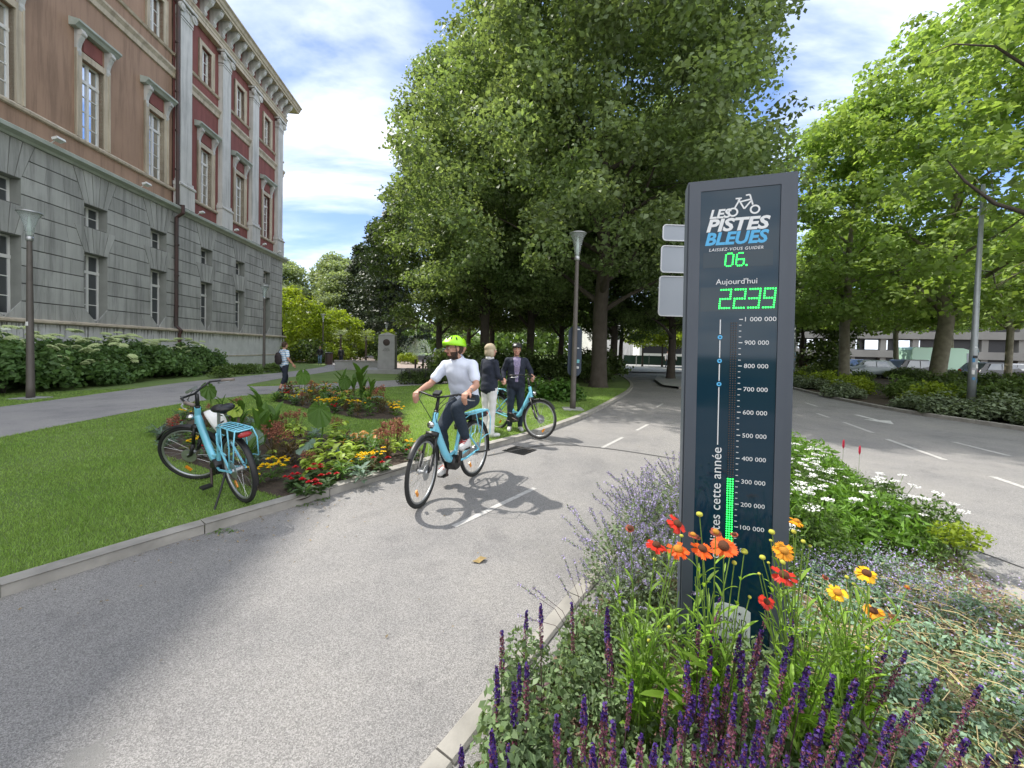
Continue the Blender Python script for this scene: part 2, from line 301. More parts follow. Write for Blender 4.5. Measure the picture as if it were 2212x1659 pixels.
def kerb(name, line, w_, z0, z1, m=M_kerb, side=1, joint=1.0):
    """kerb stones along a line (one structure object), thin joints between them"""
    mb = MB(); a = line; acc = 0; L0 = [Vector(p) for p in line]
    # resample
    pts = [L0[0]]; 
    for i in range(1, len(L0)):
        seg = (L0[i] - L0[i - 1]); n = max(1, int(seg.length / 0.25))
        for j in range(1, n + 1): pts.append(L0[i - 1] + seg * (j / n))
    stones = []; cur = [pts[0]]; l = 0
    for i in range(1, len(pts)):
        cur.append(pts[i]); l += (pts[i] - pts[i - 1]).length
        if l > joint: stones.append(cur); cur = [pts[i]]; l = 0
    if len(cur) > 1: stones.append(cur)
    for s_ in stones:
        s_ = [tuple(p) for p in s_]; d = (Vector(s_[-1]) - Vector(s_[-2])).normalized()
        s_[-1] = tuple(Vector(s_[-1]) - d * 0.008)
        o1 = offs(s_, 0.012 * side); o2 = offs(s_, (w_ - 0.01) * side); o0 = s_; o3 = offs(s_, w_ * side); dz = random.uniform(-0.003, 0.003)
        n = len(s_); vs = []
        for ring, z in ((o0, z0), (o0, z1 - 0.012 + dz), (o1, z1 + dz), (o2, z1 + dz), (o3, z1 - 0.01 + dz), (o3, z0)): vs += [(p[0], p[1], z) for p in ring]
        fs = []
        for r_ in range(5):
            for i in range(n - 1):
                q = (r_ * n + i, r_ * n + i + 1, (r_ + 1) * n + i + 1, (r_ + 1) * n + i); fs.append(q if side < 0 else q[::-1])
        fs.append(tuple(r_ * n for r_ in range(6))); fs.append(tuple(r_ * n + n - 1 for r_ in range(5, -1, -1)))
        mb.add(vs, fs)
    return tag(mb.build(name, m), kind='structure')
LK = smoothline([(-9.5, -8), (-6, -2.4), (-3.09, 2.31), (-2.45, 3.26), (-2.0, 3.88), (-1.24, 4.97), (-0.43, 6.0), (0.37, 7.0), (1.5, 8.75), (2.35, 10.3), (3.6, 12.9), (4.97, 15.96), (6.0, 19), (6.9, 23), (7.8, 28.9), (8.6, 38), (9.5, 60)])
sheet('ground', [(-900, -300), (900, -300), (900, 1500), (-900, 1500)], -0.03, mat('far_ground', (0.06, 0.09, 0.03), 0.95, noise=(0.05, (0.10, 0.10, 0.06), 0.8)))
RK2 = smoothline([(14.5, -10), (12.9, 2), (12.25, 6), (12.05, 9), (11.86, 11.46), (12.42, 14.4), (14.2, 19.6), (17, 26), (21, 34), (28, 46), (40, 62)])
road = LK + [(12, 90), (30, 120), (60, 90)] + RK2[::-1]
sheet('cycle_path', road, 0.0, M_asph)
lawn = LK[:-1] + [(9.5, 60), (9, 110), (-80, 110), (-80, -8)]
sheet('lawn', lawn, 0.055, M_lawn)
kerb('kerb', LK, -0.11, -0.02, 0.085, side=-1)   # sits on the lawn side
kerb('kerb', RK2, 0.12, -0.02, 0.10, side=-1)
sheet('planting_ground', RK2 + [(120, 90), (120, -10)], 0.06, M_earth)
# footpath, branch and plaza
fp = smoothline([(-10.3, -6), (-10.8, 4), (-11.14, 8.35), (-11.65, 11.1), (-12.3, 15), (-12.3, 21.4), (-13.2, 27)]) + [(-15.5, 33), (-30, 34), (-30, 60), (3, 60), (3, 30), (-2.5, 27.3), (-8.2, 27.0)] + smoothline([(-10.74, 25.6), (-10.3, 19.5), (-10.1, 16.3), (-9.08, 13.6), (-5.4, 17.5), (-2.6, 20.5), (1, 26)])[:-1] + [(2.6, 25), ] + smoothline([(-0.5, 19.0), (-2.5, 16.7), (-4.44, 14.8), (-7.2, 11.8), (-7.94, 10.5), (-8.1, 8.4), (-7.75, 5.8), (-7.0, 2), (-6.6, -6)])
sheet('footpath', fp, 0.062, M_foot)
sheet('plaza', [(-30, 34.5), (-14.5, 33.2), (-13.3, 28.5), (-10.6, 27.4), (-3, 27.8), (2.6, 30.4), (2.6, 59), (-30, 59)], 0.067, M_plaza)
# far pavement and small traffic island on the road
sheet('pavement', [(7.9, 30), (12.5, 31.0), (17.5, 33), (24, 44), (30, 60), (13, 80), (9.6, 60), (8.7, 38)], 0.10, M_concrete)
kerb('kerb', smoothline([(7.7, 17.3), (8.9, 18.8), (11.2, 22), (13, 27)]), 0.14, -0.02, 0.12, side=1)
sheet('traffic_island', [(7.7, 17.4), (8.9, 18.8), (11.2, 22), (13, 27), (10.3, 27), (8.2, 22), (7.2, 18.2)], 0.11, M_concrete)
# darker road surface on the right, 4 mm above
M_seam = mat('tar_seam', (0.035, 0.035, 0.036), 0.6)
def strip(name, pts, w_, z, m):
    a = offs(pts, w_ / 2); b = offs(pts, -w_ / 2); mb = MB()
    for i in range(len(pts) - 1): mb.poly([(*a[i], z), (*b[i], z), (*b[i + 1], z), (*a[i + 1], z)])
    return tag(mb.build(name, m), kind='structure')
def gp(*q): return [tuple(G(*p)[:2]) for p in q]
strip('tar_seam', smoothline(gp((2212, 1228), (2050, 1170), (1900, 1125), (1780, 1102))), 0.02, 0.004, M_seam)
strip('tar_seam', smoothline(gp((1052, 985), (1180, 962), (1300, 968), (1462, 992))), 0.05, 0.004, mat('asphalt_patch_edge', (0.07, 0.07, 0.07), 0.8))
M_paintf = mat('faded_road_paint', (0.54, 0.53, 0.51), 0.8, noise=(22, (0.33, 0.32, 0.31), 1.0, 9))
for q in (((980, 1138), (1062, 1100)), ((1062, 1099), (1155, 1055)), ((1300, 968), (1345, 945)), ((1375, 930), (1400, 917)), ((1418, 880), (1432, 872))):
    strip('lane_marking', gp(*q), 0.06, 0.004, M_paintf)
for q in (((1916, 949), (2042, 994)), ((2144, 1030), (2290, 1080)), ((1822, 912), (1885, 935)), ((2060, 955), (2180, 985)), ((1765, 893), (1790, 902)), ((1740, 870), (1765, 878))):
    strip('lane_marking', gp(*q), 0.09, 0.004, M_paintf)
a0, a1 = Vector(gp((1849, 896))[0]), Vector(gp((1931, 917))[0]); d = (a1 - a0).normalized(); nn_ = Vector((-d.y, d.x))
strip('lane_arrow', [tuple(a0), tuple(a0 + (a1 - a0) * 0.6)], 0.12, 0.004, M_paint)
k0 = a0 + (a1 - a0) * 0.58
tag(MB().poly([(*(k0 + nn_ * 0.3), 0.0045), (*(k0 - nn_ * 0.3), 0.0045), (*a1, 0.0045)]).build('lane_arrow', M_paint), kind='structure')
# planted island under the sign
ISL = [(-1.3, -0.2), (-0.55, 0.86), (-0.18, 1.43), (0.28, 2.12), (0.60, 2.58), (1.35, 3.65), (2.2, 4.9), (3.3, 6.2), (4.3, 7.2), (4.85, 7.4), (4.95, 6.9), (4.6, 5.5), (4.22, 4.33), (3.87, 3.4), (3.6, 2.86), (3.42, 2.4), (3.25, 1.5), (3.3, -0.2)]
kerb('kerb', smoothline(ISL, 4), 0.10, -0.05, 0.022, side=1, joint=0.55)
isl_in = offs(smoothline(ISL, 4), -0.08)
sheet('mulch_bed', isl_in, 0.012, M_mulch)
# drain grate
g = thing('drain_grate', 'square black iron drain grate set in the path by the kerb', 'drain', (0.16, 6.07, 0.0), 0.97)
mb = MB(); mb.bx(-.2, .2, -.2, -.17, 0, .008).bx(-.2, .2, .17, .2, 0, .008).bx(-.2, -.17, -.17, .17, 0, .008).bx(.17, .2, -.17, .17, 0, .008); mb.build('grate_frame', M_black, g)
mb = MB()
for i in range(9): mb.bx(-.15 + i * .034, -.135 + i * .034, -.17, .17, 0.001, .0065)
mb.build('grate_bars', M_black, g)
# ================= BUILDING =================
BC = Vector((-19.137, 31.823, 0)); BD = Vector((-0.10847, 0.9941, 0))
B = thing('city_building', 'long classical building with grey stone base, brown and red render and white pilasters', 'building', BC, math.atan2(BD.y, BD.x))
# local x along the facade (0 = far corner, negative towards the camera), local -y = outward
M_plinth = mat('stained_limestone', (0.66, 0.66, 0.65), 0.9, noise=(3, (0.54, 0.54, 0.53), 0.9, 6), bump=(12, 0.3, 0.02))
t = M_plinth.node_tree; b_ = t.nodes['Principled BSDF']; old = b_.inputs['Base Color'].links[0].from_socket
tcn = N(t, 'ShaderNodeTexCoord'); mpn = N(t, 'ShaderNodeMapping'); L(t, tcn.outputs['Object'], mpn.inputs[0]); mpn.inputs['Scale'].default_value = (7, 1, 0.35)
nn = N(t, 'ShaderNodeTexNoise'); L(t, mpn.outputs[0], nn.inputs['Vector']); nn.inputs['Scale'].default_value = 1.6; nn.inputs['Detail'].default_value = 5; nn.inputs['Roughness'].default_value = 0.7
sz = N(t, 'ShaderNodeSeparateXYZ'); L(t, tcn.outputs['Object'], sz.inputs[0]); gr = ramp(t, sz.outputs[2], [(0.3, (0.08,)*3), (1.0, (1,)*3)])
mr = N(t, 'ShaderNodeMapRange'); L(t, sz.outputs[2], mr.inputs[0]); mr.inputs['From Min'].default_value = 1.0; mr.inputs['From Max'].default_value = 2.1; mr.inputs['To Min'].default_value = -0.17; mr.inputs['To Max'].default_value = 0.05
ad = N(t, 'ShaderNodeMath', operation='ADD'); L(t, nn.outputs['Fac'], ad.inputs[0]); L(t, mr.outputs[0], ad.inputs[1])
rp = ramp(t, ad.outputs[0], [(0.53, (0,)*3), (0.60, (0.85,)*3)])
mxn = N(t, 'ShaderNodeMix', data_type='RGBA'); L(t, rp.outputs[0], mxn.inputs['Factor']); L(t, old, mxn.inputs['A']); mxn.inputs['B'].default_value = (0.10, 0.095, 0.085, 1); L(t, mxn.outputs['Result'], b_.inputs['Base Color'])
BAYS = [-46.9 + i * 3.35 for i in range(8)] + [-19.05, -15.87, -12.65, -9.14, -5.83, -2.42]
OPN = 0.50     # half width of openings
def wallgrid(mb, s0, s1, z0, z1, y, holes, depth):
    ss = sorted({s0, s1, *[h[0] for h in holes if s0 < h[0] < s1], *[h[1] for h in holes if s0 < h[1] < s1]})
    zs = sorted({z0, z1, *[h[2] for h in holes if z0 < h[2] < z1], *[h[3] for h in holes if z0 < h[3] < z1]})
    for i in range(len(ss) - 1):
        for j in range(len(zs) - 1):
            cs, cz = (ss[i] + ss[i + 1]) / 2, (zs[j] + zs[j + 1]) / 2
            if any(h[0] < cs < h[1] and h[2] < cz < h[3] for h in holes): continue
            mb.add([(ss[i], y, zs[j]), (ss[i + 1], y, zs[j]), (ss[i + 1], y, zs[j + 1]), (ss[i], y, zs[j + 1])], [(0, 1, 2, 3)])
    for h in holes:
        if h[0] >= s0 and h[1] <= s1 and h[2] >= z0 and h[3] <= z1:
            a, b, c, d = h
            mb.add([(a, y, c), (b, y, c), (b, y, d), (a, y, d), (a, y + depth, c), (b, y + depth, c), (b, y + depth, d), (a, y + depth, d)], [(0, 1, 5, 4), (1, 2, 6, 5), (2, 3, 7, 6), (3, 0, 4, 7)])
gh = [(c - OPN, c + OPN, 2.32, 5.08) for c in BAYS] + [(c - OPN, c + OPN, 6.15, 7.03) for c in BAYS]
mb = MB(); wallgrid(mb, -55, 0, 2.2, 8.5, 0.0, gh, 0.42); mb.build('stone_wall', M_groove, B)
# rusticated blocks: courses with dark joints, fans of voussoirs over the openings
mb = MB(); CH = 0.613; z = 2.24; ci = 0; PR = 0.045
def fanlim(z):                      # half width kept clear round a bay centre at height z
    if 2.32 <= z < 5.085: return OPN
    if 5.085 <= z <= 6.15: return OPN + (z - 5.08) / 1.07 * 0.42 if z < 6.10 else OPN
    if 6.15 < z < 7.03: return OPN
    if 7.03 <= z: return OPN + (z - 7.03) / 1.3 * 0.45
    return 0
while z < 8.3:
    z0, z1 = z + 0.018, min(z + CH, 8.34) - 0.018
    edges = [-55] + [x for c in BAYS for x in (c,)] + [0]
    for i in range(len(edges) - 1):
        a, b = edges[i], edges[i + 1]
        l0 = fanlim(z0 + .01) if i > 0 else 0; l1 = fanlim(z1 - .01) if i > 0 else 0
        r0 = fanlim(z0 + .01) if i < len(edges) - 2 else 0; r1 = fanlim(z1 - .01) if i < len(edges) - 2 else 0
        if z0 < 5.08 < z1: l0 = l1 = (OPN if i > 0 else 0); r0 = r1 = (OPN if i < len(edges) - 2 else 0)
        if z0 < 6.15 < z1 or z0 < 7.03 < z1: l1 = l0 = (OPN if i > 0 else 0); r1 = r0 = (OPN if i < len(edges) - 2 else 0)
        n = max(1, round((b - a - l0 - r0) / 0.72)); off = 0.25 if ci % 2 else 0.0
        cuts = [0] + [(k + off) / n for k in range(1, n)] + [1]
        for k in range(len(cuts) - 1):
            A0, A1 = a + l0 + cuts[k] * (b - r0 - a - l0), a + l0 + cuts[k + 1] * (b - r0 - a - l0)
            B0, B1 = a + l1 + cuts[k] * (b - r1 - a - l1), a + l1 + cuts[k + 1] * (b - r1 - a - l1)
            e0 = 0.004 if k else 0.0; e1 = 0.004 if k < len(cuts) - 2 else 0.0
            mb.extrude([(A0 + e0, 0, z0), (A1 - e1, 0, z0), (B1 - e1, 0, z1), (B0 + e0, 0, z1)], (0, -PR, 0))
    z += CH; ci += 1
for c in BAYS:
    for (zb, zt, wt) in ((5.10, 6.11, 0.90), (7.05, 8.33, 0.93)):
        nv = 5
        for k in range(nv):
            u0, u1 = -1 + 2 * k / nv, -1 + 2 * (k + 1) / nv; g0 = 0.012; zk = zt if k != 2 else zt
            mb.extrude([(c + u0 * OPN + g0, 0, zb), (c + u1 * OPN - g0, 0, zb), (c + u1 * wt - g0 * 1.6, 0, zk), (c + u0 * wt + g0 * 1.6, 0, zk)], (0, -PR - 0.012, 0))
mb.build('rusticated_blocks', M_stone, B)
# reveals are the same stone, colour darkened to paint in the recess shade
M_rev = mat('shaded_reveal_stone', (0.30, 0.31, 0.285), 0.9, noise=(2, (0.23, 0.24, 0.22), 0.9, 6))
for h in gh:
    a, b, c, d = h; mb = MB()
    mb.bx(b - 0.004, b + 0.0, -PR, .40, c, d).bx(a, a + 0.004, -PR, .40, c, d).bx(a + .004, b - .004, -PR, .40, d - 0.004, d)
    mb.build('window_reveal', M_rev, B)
mb = MB(); mb.bx(-55, 0.16, -0.16, 0.3, 0.72, 2.08).bx(-55, 0.22, -0.22, 0.3, 0, 0.70); mb.build('plinth', M_plinth, B)
mb = MB(); mb.extrude([(-55, -0.18, 2.08), (-55, -0.30, 2.13), (-55, -0.30, 2.20), (-55, -0.05, 2.26), (-55, 0.2, 2.26), (-55, 0.2, 2.08)], (55.3, 0, 0)).bx(-55, 0.24, -0.24, 0.2, 0.70, 0.76); mb.build('water_table', M_trim, B)
def prof(mb, s0, s1, pr): mb.extrude([(s0, y, z_) for (y, z_) in pr], (s1 - s0, 0, 0))
mb = MB(); prof(mb, -55, 0.40, [(0.1, 8.34), (-0.10, 8.34), (-0.16, 8.42), (-0.34, 8.50), (-0.36, 8.62), (-0.30, 8.66), (0.1, 8.72)]); mb.build('string_course', M_green, B)
# upper walls
SPL = -11.62
uh = [(c - 0.47, c + 0.47, 9.62, 12.75) for c in BAYS] + [(c - 0.42, c + 0.42, 16.55, 18.5) for c in BAYS]
mb = MB(); wallgrid(mb, -55, SPL, 8.6, 22.0, 0.10, uh, 0.30); mb.build('brown_wall', M_brown, B)
mb = MB(); wallgrid(mb, SPL, 0, 8.6, 22.0, 0.06, uh, 0.30); mb.build('red_wall', M_red, B)
mb = MB(); mb.bx(-55, 0, 0.5, 22, 0, 21.2); mb.bx(-0.06, 0.0, 0.02, 22, 0.0, 21.2); mb.build('building_core', M_trim, B)
mb = MB()
for (s0, s1, y) in ((-55, SPL, 0.10), (SPL, 0.1, 0.06)):
    prof(mb, s0, s1, [(y, 9.42), (y - 0.10, 9.44), (y - 0.12, 9.52), (y - 0.05, 9.60), (y, 9.60)])
    prof(mb, s0, s1, [(y, 15.22), (y - 0.08, 15.24), (y - 0.10, 15.45), (y - 0.20, 15.60), (y - 0.20, 15.70), (y, 15.76)])
    prof(mb, s0, s1, [(y, 16.36), (y - 0.07, 16.38), (y - 0.12, 16.48), (y, 16.53)])
mb.build('moulding_bands', M_trim, B)
def surround(mb, c, hw, z0, z1, y, wd=0.24, pj=0.07):
    for sgn in (-1, 1):
        a, b = c + sgn * hw, c + sgn * (hw + wd)
        mb.bx(min(a, b), max(a, b), y - pj, y + 0.02, z0, z1 + wd); mb.bx(min(a, a + sgn * .07), max(a, a + sgn * .07), y - pj * 0.5, y + .2, z0, z1)
        o = c + sgn * (hw + wd - 0.03); mb.bx(o - 0.03, o + 0.03, y - pj - 0.03, y, z0, z1 + wd)
    mb.bx(c - hw, c + hw, y - pj, y + 0.02, z1, z1 + wd)
def bracket(mb, c, y, z1, h, d, w_):
    pr = [(y, z1), (y - d, z1), (y - d * 1.02, z1 - h * 0.12), (y - d * 0.9, z1 - h * 0.3), (y - d * 0.55, z1 - h * 0.5), (y - d * 0.35, z1 - h * 0.72), (y - d * 0.42, z1 - h * 0.86), (y - d * 0.3, z1 - h), (y, z1 - h)]
    mb.extrude([(c - w_ / 2, a, b) for a, b in pr], (w_, 0, 0))
    mb.lathe([(0, -w_ / 2 - .012), (h * .11, -w_ / 2 - .012), (h * .11, w_ / 2 + .012), (0, w_ / 2 + .012)], (c, y - d * .8, z1 - h * .15), (1, 0, 0), 10)
def window(c, hw, z0, z1, y, rows, parent, transom=None, glass=M_glass):
    f = MB(); t_ = 0.05
    f.bx(c - hw, c + hw, y, y + t_, z0, z0 + .08).bx(c - hw, c + hw, y, y + t_, z1 - .07, z1).bx(c - hw, c - hw + .07, y, y + t_, z0, z1).bx(c + hw - .07, c + hw, y, y + t_, z0, z1).bx(c - .045, c + .045, y - .012, y + t_, z0, z1)
    if transom: f.bx(c - hw, c + hw, y - .02, y + t_, transom - .06, transom + .06)
    zt = transom if transom else z1
    for i in range(1, rows): zz_ = z0 + (zt - z0) * i / rows; f.bx(c - hw, c + hw, y + .006, y + t_, zz_ - .017, zz_ + .017)
    o = f.build('window', M_white, parent)
    MB().add([(c - hw, y + .035, z0), (c + hw, y + .035, z0), (c + hw, y + .035, z1), (c - hw, y + .035, z1)], [(0, 1, 2, 3)]).build('pane', glass, o)
    return o
vis = [c for c in BAYS if c > -23]
for c in BAYS:
    y = 0.06 if c > SPL else 0.10
    full = c in vis
    window(c, .47, 9.62, 12.75, y + .16, 4, B, 12.0)
    if c != -12.65 or True: window(c, .42, 16.55, 18.5, y + .16, 3, B, None)
    window(c, OPN, 2.34, 5.08, .30, 3, B, 4.35, M_glassd); window(c, OPN, 6.15, 7.03, .30, 2, B, None, M_glassd)
    if full:
        mb = MB(); surround(mb, c, .47, 9.60, 12.75, y); mb.build('window_surround', M_trim, B)
        mb = MB(); surround(mb, c, .42, 16.52, 18.5, y, .22); mb.build('window_surround', M_trim, B)
        mb = MB(); mb.bx(c - .40, c + .40, y - .05, y, 13.05, 13.62); mb.build('frieze_panel', M_red, B)
        for q_ in (-.62, .62): mb = MB(); bracket(mb, c + q_, y, 13.72, .95, .26, .17); mb.build('hood_bracket', M_trimw, B)
        mb = MB(); prof(mb, c - .92, c + .92, [(y, 13.70), (y - .22, 13.70), (y - .30, 13.80), (y - .38, 13.86), (y - .38, 13.94), (y, 14.02)]); mb.build('window_hood', M_green, B)
# pilasters on the red wing
def pilaster(s0, s1):
    c = (s0 + s1) / 2; hw = (s1 - s0) / 2; y = 0.06
    mb = MB(); mb.bx(c - hw, c + hw, y - .26, y, 10.0, 18.45)
    mb.bx(c - hw - .12, c + hw + .12, y - .34, y, 8.70, 9.85); mb.bx(c - hw - .07, c + hw + .07, y - .31, y, 9.95, 10.12)
    prof(mb, c - hw - .16, c + hw + .16, [(y, 9.78), (y - .38, 9.80), (y - .40, 9.88), (y - .32, 9.97), (y, 9.97)])
    p = mb.build('pilaster', M_trimw, B)
    mb = MB(); mb.bx(c - hw - .02, c + hw + .02, y - .29, y, 18.45, 18.55); mb.bx(c - hw - .03, c + hw + .03, y - .30, y, 18.60, 19.05); mb.bx(c - hw - .16, c + hw + .16, y - .44, y, 19.22, 19.36)
    for sg in (-1, 1):
        mb.lathe([(0, -.02), (.20, -.02), (.21, .02), (.21, .10), (.14, .12), (.06, .16), (0, .16)], (c + sg * (hw + .02), y - .28, 19.0), (0, -1, 0), 14)
        for k in range(14):
            a = k * .55; r_ = .17 - k * .0105; mb.ell((c + sg * (hw + .02) + r_ * math.cos(a) * sg, y - .41, 19.0 + r_ * math.sin(a)), .026, n=6, k=4)
    for k in range(5): mb.ell((c - hw * .6 + k * hw * .3, y - .33, 19.08), (.05, .05, .08), n=6, k=5)
    mb.build('capital', M_trimw, p)
for a, b in ((-11.45, -10.62), (-8.02, -7.22), (-4.75, -3.98), (-1.2, -0.42)): pilaster(a, b)
# entablature, modillions, cornice
mb = MB(); prof(mb, SPL + .05, 0.06, [(.06, 19.36), (-.24, 19.36), (-.24, 19.56), (-.27, 19.58), (-.27, 19.72), (-.34, 19.80), (-.34, 19.86), (.06, 19.86)])
prof(mb, -55, SPL, [(.10, 19.36), (-.12, 19.36), (-.14, 19.7), (-.2, 19.86), (.10, 19.86)])
mb.bx(-0.0, 0.34, .3, 21.8, 19.36, 19.86); mb.build('architrave', M_trim, B)
mb = MB(); mb.bx(SPL, 0.08, -.10, .12, 19.87, 20.86); mb.build('frieze', M_red, B)
for k in range(15):
    mb = MB(); s_ = -11.4 + k * 0.80; bracket(mb, s_, -.10, 20.86, .88, .62, .24); mb.bx(s_ - .15, s_ + .15, -.76, -.1, 20.84, 20.90)
    mb.build('modillion', M_trimw, B)
mb = MB()
prof(mb, SPL, 0.92, [(.1, 20.90), (-.82, 20.90), (-.84, 21.02), (-.90, 21.06), (-.96, 21.22), (-1.06, 21.30), (-1.06, 21.36), (0.1, 21.50)])
mb.bx(0.05, 0.92, .105, 21.8, 20.90, 21.34); mb.build('cornice', M_trim, B)
mb = MB(); prof(mb, -55, SPL, [(.1, 20.90), (-.6, 20.90), (-.7, 21.1), (-.8, 21.3), (.1, 21.45)]); mb.build('cornice', M_trim, B)
mb = MB(); mb.add([(-55, -.6, 21.4), (0.6, -.6, 21.4), (0.6, 22, 21.4), (-55, 22, 21.4), (-55, 10, 23.2), (-5, 10, 23.2)], [(0, 1, 5, 4), (1, 2, 5), (2, 3, 4, 5), (0, 4, 3)]); mb.build('roof', M_zinc, B)
mb = MB(); mb.tube([(SPL + .02, -.17, 21), (SPL + .02, -.17, 8.72), (SPL, -.45, 8.68), (SPL, -.45, 8.30), (SPL, -.14, 8.05), (SPL, -.14, 2.4), (SPL, -.38, 2.15), (SPL, -.30, 1.95), (SPL, -.30, 0.2)], .085, 10)
for z_ in (3.4, 5, 6.6, 10.5, 12.5, 14.5, 17): mb.lathe([(.105, 0), (.105, .07)], (SPL, -.155, z_), n=10)
mb.build('drainpipe', M_zinc, B)
for s_ in (-17.75, -13.9, -10.2, -7.0, -3.6, -1.4):
    mb = MB(); mb.tube([(s_, -.2, 8.68), (s_, -.34, 8.80)], .015, 6).box((s_ + .02, -.44, 8.84), (.30 if s_ < SPL else .18, .20, .09), Matrix.Rotation(-.35, 3, 'X')); mb.build('floodlight', M_white, B)
# ================= VEGETATION =================
def inpoly(pts, poly):
    x, y = pts[:, 0], pts[:, 1]; poly = np.array([(p[0], p[1]) for p in poly]); n = len(poly); r = np.zeros(len(x), bool); j = n - 1
    for i in range(n):
        xi, yi = poly[i]; xj, yj = poly[j]
        c = ((yi > y) != (yj > y)) & (x < (xj - xi) * (y - yi) / (yj - yi + 1e-12) + xi); r ^= c; j = i
    return r
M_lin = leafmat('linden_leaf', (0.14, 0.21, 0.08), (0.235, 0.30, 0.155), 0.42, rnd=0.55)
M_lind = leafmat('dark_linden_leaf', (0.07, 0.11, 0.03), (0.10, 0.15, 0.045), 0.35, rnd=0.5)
M_pla = leafmat('plane_leaf', (0.19, 0.29, 0.075), (0.30, 0.40, 0.14), 0.48, rnd=0.45)
M_con = leafmat('conifer_needle', (0.035, 0.055, 0.030), (0.055, 0.075, 0.04), 0.15)
M_lime = leafmat('lime_leaf', (0.19, 0.27, 0.025), (0.28, 0.34, 0.04), 0.45)
M_mid = leafmat('mid_green_leaf', (0.10, 0.17, 0.04), (0.16, 0.23, 0.06), 0.35)
M_pale = leafmat('pale_green_leaf', (0.20, 0.26, 0.13), (0.27, 0.32, 0.18), 0.35)
M_bark = mat('dark_bark', (0.060, 0.048, 0.038), 0.95, noise=(3, (0.10, 0.085, 0.07), 0.8, 8), bump=(14, 1.0, 0.03))
M_barkp = mat('mottled_plane_bark', (0.16, 0.14, 0.10), 0.9, noise=(4, (0.27, 0.25, 0.19), 1.0, 3), bump=(10, 0.6, 0.02))
def crown(seed, Rr, z0, z1, K, NL, ls, m, flat=0.55, prof=None, cr=(0.7, 1.25), droop=0.5, up=1.2, hollow=0.55, lobe=1.0):
    """returns crown mesh + cluster centres. leaves in many clumps inside an uneven envelope"""
    rg = np.random.default_rng(seed); H = z1 - z0
    pr = prof or (lambda t: (math.sin(math.pi * min(1, (t * 0.82 + 0.16))) ** 0.6))
    lob = rg.uniform(0, 6.28, 6); cs = []
    while len(cs) < K:
        t = rg.uniform(0, 1) ** 0.9; a = rg.uniform(0, 6.283)
        en = Rr * pr(t) * (1 + lobe * (0.12 * math.sin(2 * a + lob[0]) + 0.10 * math.sin(3 * a + 5 * t + lob[1]) + 0.08 * math.sin(5 * a - 7 * t + lob[2])))
        q = rg.uniform(0, 1) ** 0.5
        if q < hollow and rg.uniform() < 0.6: continue
        cs.append((en * q * math.cos(a), en * q * math.sin(a), z0 + H * t + rg.normal() * 0.2))
    cs = np.array(cs); rad = rg.uniform(*cr, K); per = rg.multinomial(NL, rad ** 2 / (rad ** 2).sum())
    idx = np.repeat(np.arange(K), per); n = len(idx)
    d = unit(rg.normal(size=(n, 3))) * (rg.uniform(0, 1, n) ** 0.42)[:, None]; d[:, 2] *= flat
    c = cs[idx] + d * rad[idx][:, None]
    c[:, 2] -= 0.25 * (np.hypot(d[:, 0], d[:, 1]) ** 2) * rad[idx]
    nr = np.zeros((n, 3)); nr[:, 2] = up; nr += d * 0.8
    v, f = leaves(c, ls, nr, wr=0.75, droop=droop, rg=rg)
    rn = np.clip(rg.normal(0.5, 0.2, n) + (rg.uniform(-.22, .22, K))[idx], 0, 1)
    return npmesh('crown', v, f, m, rn), cs
def limbs(cs, tr, zb, top, lean=(0, 0), nl=9, seed=1, fork=None, twigs=90, n=9):
    rg = random.Random(seed); mb = MB(); T = lambda z: Vector((lean[0] * (z / top) ** 1.3, lean[1] * (z / top) ** 1.3, z))
    pts = [T(0) - Vector((0, 0, .15)), T(0.25), T(1.0)] + [T(zb + (top * 0.75 - zb) * i / 5) + Vector((rg.uniform(-.12, .12), rg.uniform(-.12, .12), 0)) for i in range(6)]
    rs = [tr * 1.5, tr * 1.15, tr * 1.0] + [tr * (0.92 - 0.155 * i) for i in range(6)]
    mb.tube(pts, rs, n)
    anchors = [(pts[i], rs[i] * .5) for i in range(4, len(pts))]
    for k in range(nl):
        a = 2.4 * k + rg.uniform(-.3, .3); zs = zb + (top * .55 - zb) * (k / nl) ** 1.1; L_ = max(2.0, np.abs(cs[:, :2]).max() * rg.uniform(.55, .8)) * (1 - .35 * k / nl)
        p0 = T(zs); d = Vector((math.cos(a), math.sin(a), rg.uniform(.35, .8))); d.normalize(); pl = [p0]; r0 = tr * rg.uniform(.32, .5) * (1 - .4 * k / nl); rr = [r0 * 1.2]
        for i in range(1, 6):
            d = (d + Vector((rg.uniform(-.18, .18), rg.uniform(-.18, .18), rg.uniform(-.06, .16)))).normalized(); pl.append(pl[-1] + d * (L_ / 5)); rr.append(r0 * (1 - i / 5.6))
        mb.tube(pl, rr, 7); anchors += [(pl[i], rr[i]) for i in range(2, 6)]
    A = np.array([tuple(a[0]) for a in anchors])
    for i in range(min(twigs, len(cs))):
        c = cs[i]; j = int(np.argmin(((A - c) ** 2).sum(1))); p0 = anchors[j][0]; r0 = min(anchors[j][1] * .5, .05); c = Vector(c); mid = (p0 + c) / 2 + Vector((rg.uniform(-.2, .2), rg.uniform(-.2, .2), .15))
        mb.tube([p0, mid, c], [r0, r0 * .6, r0 * .25], 4)
    return mb
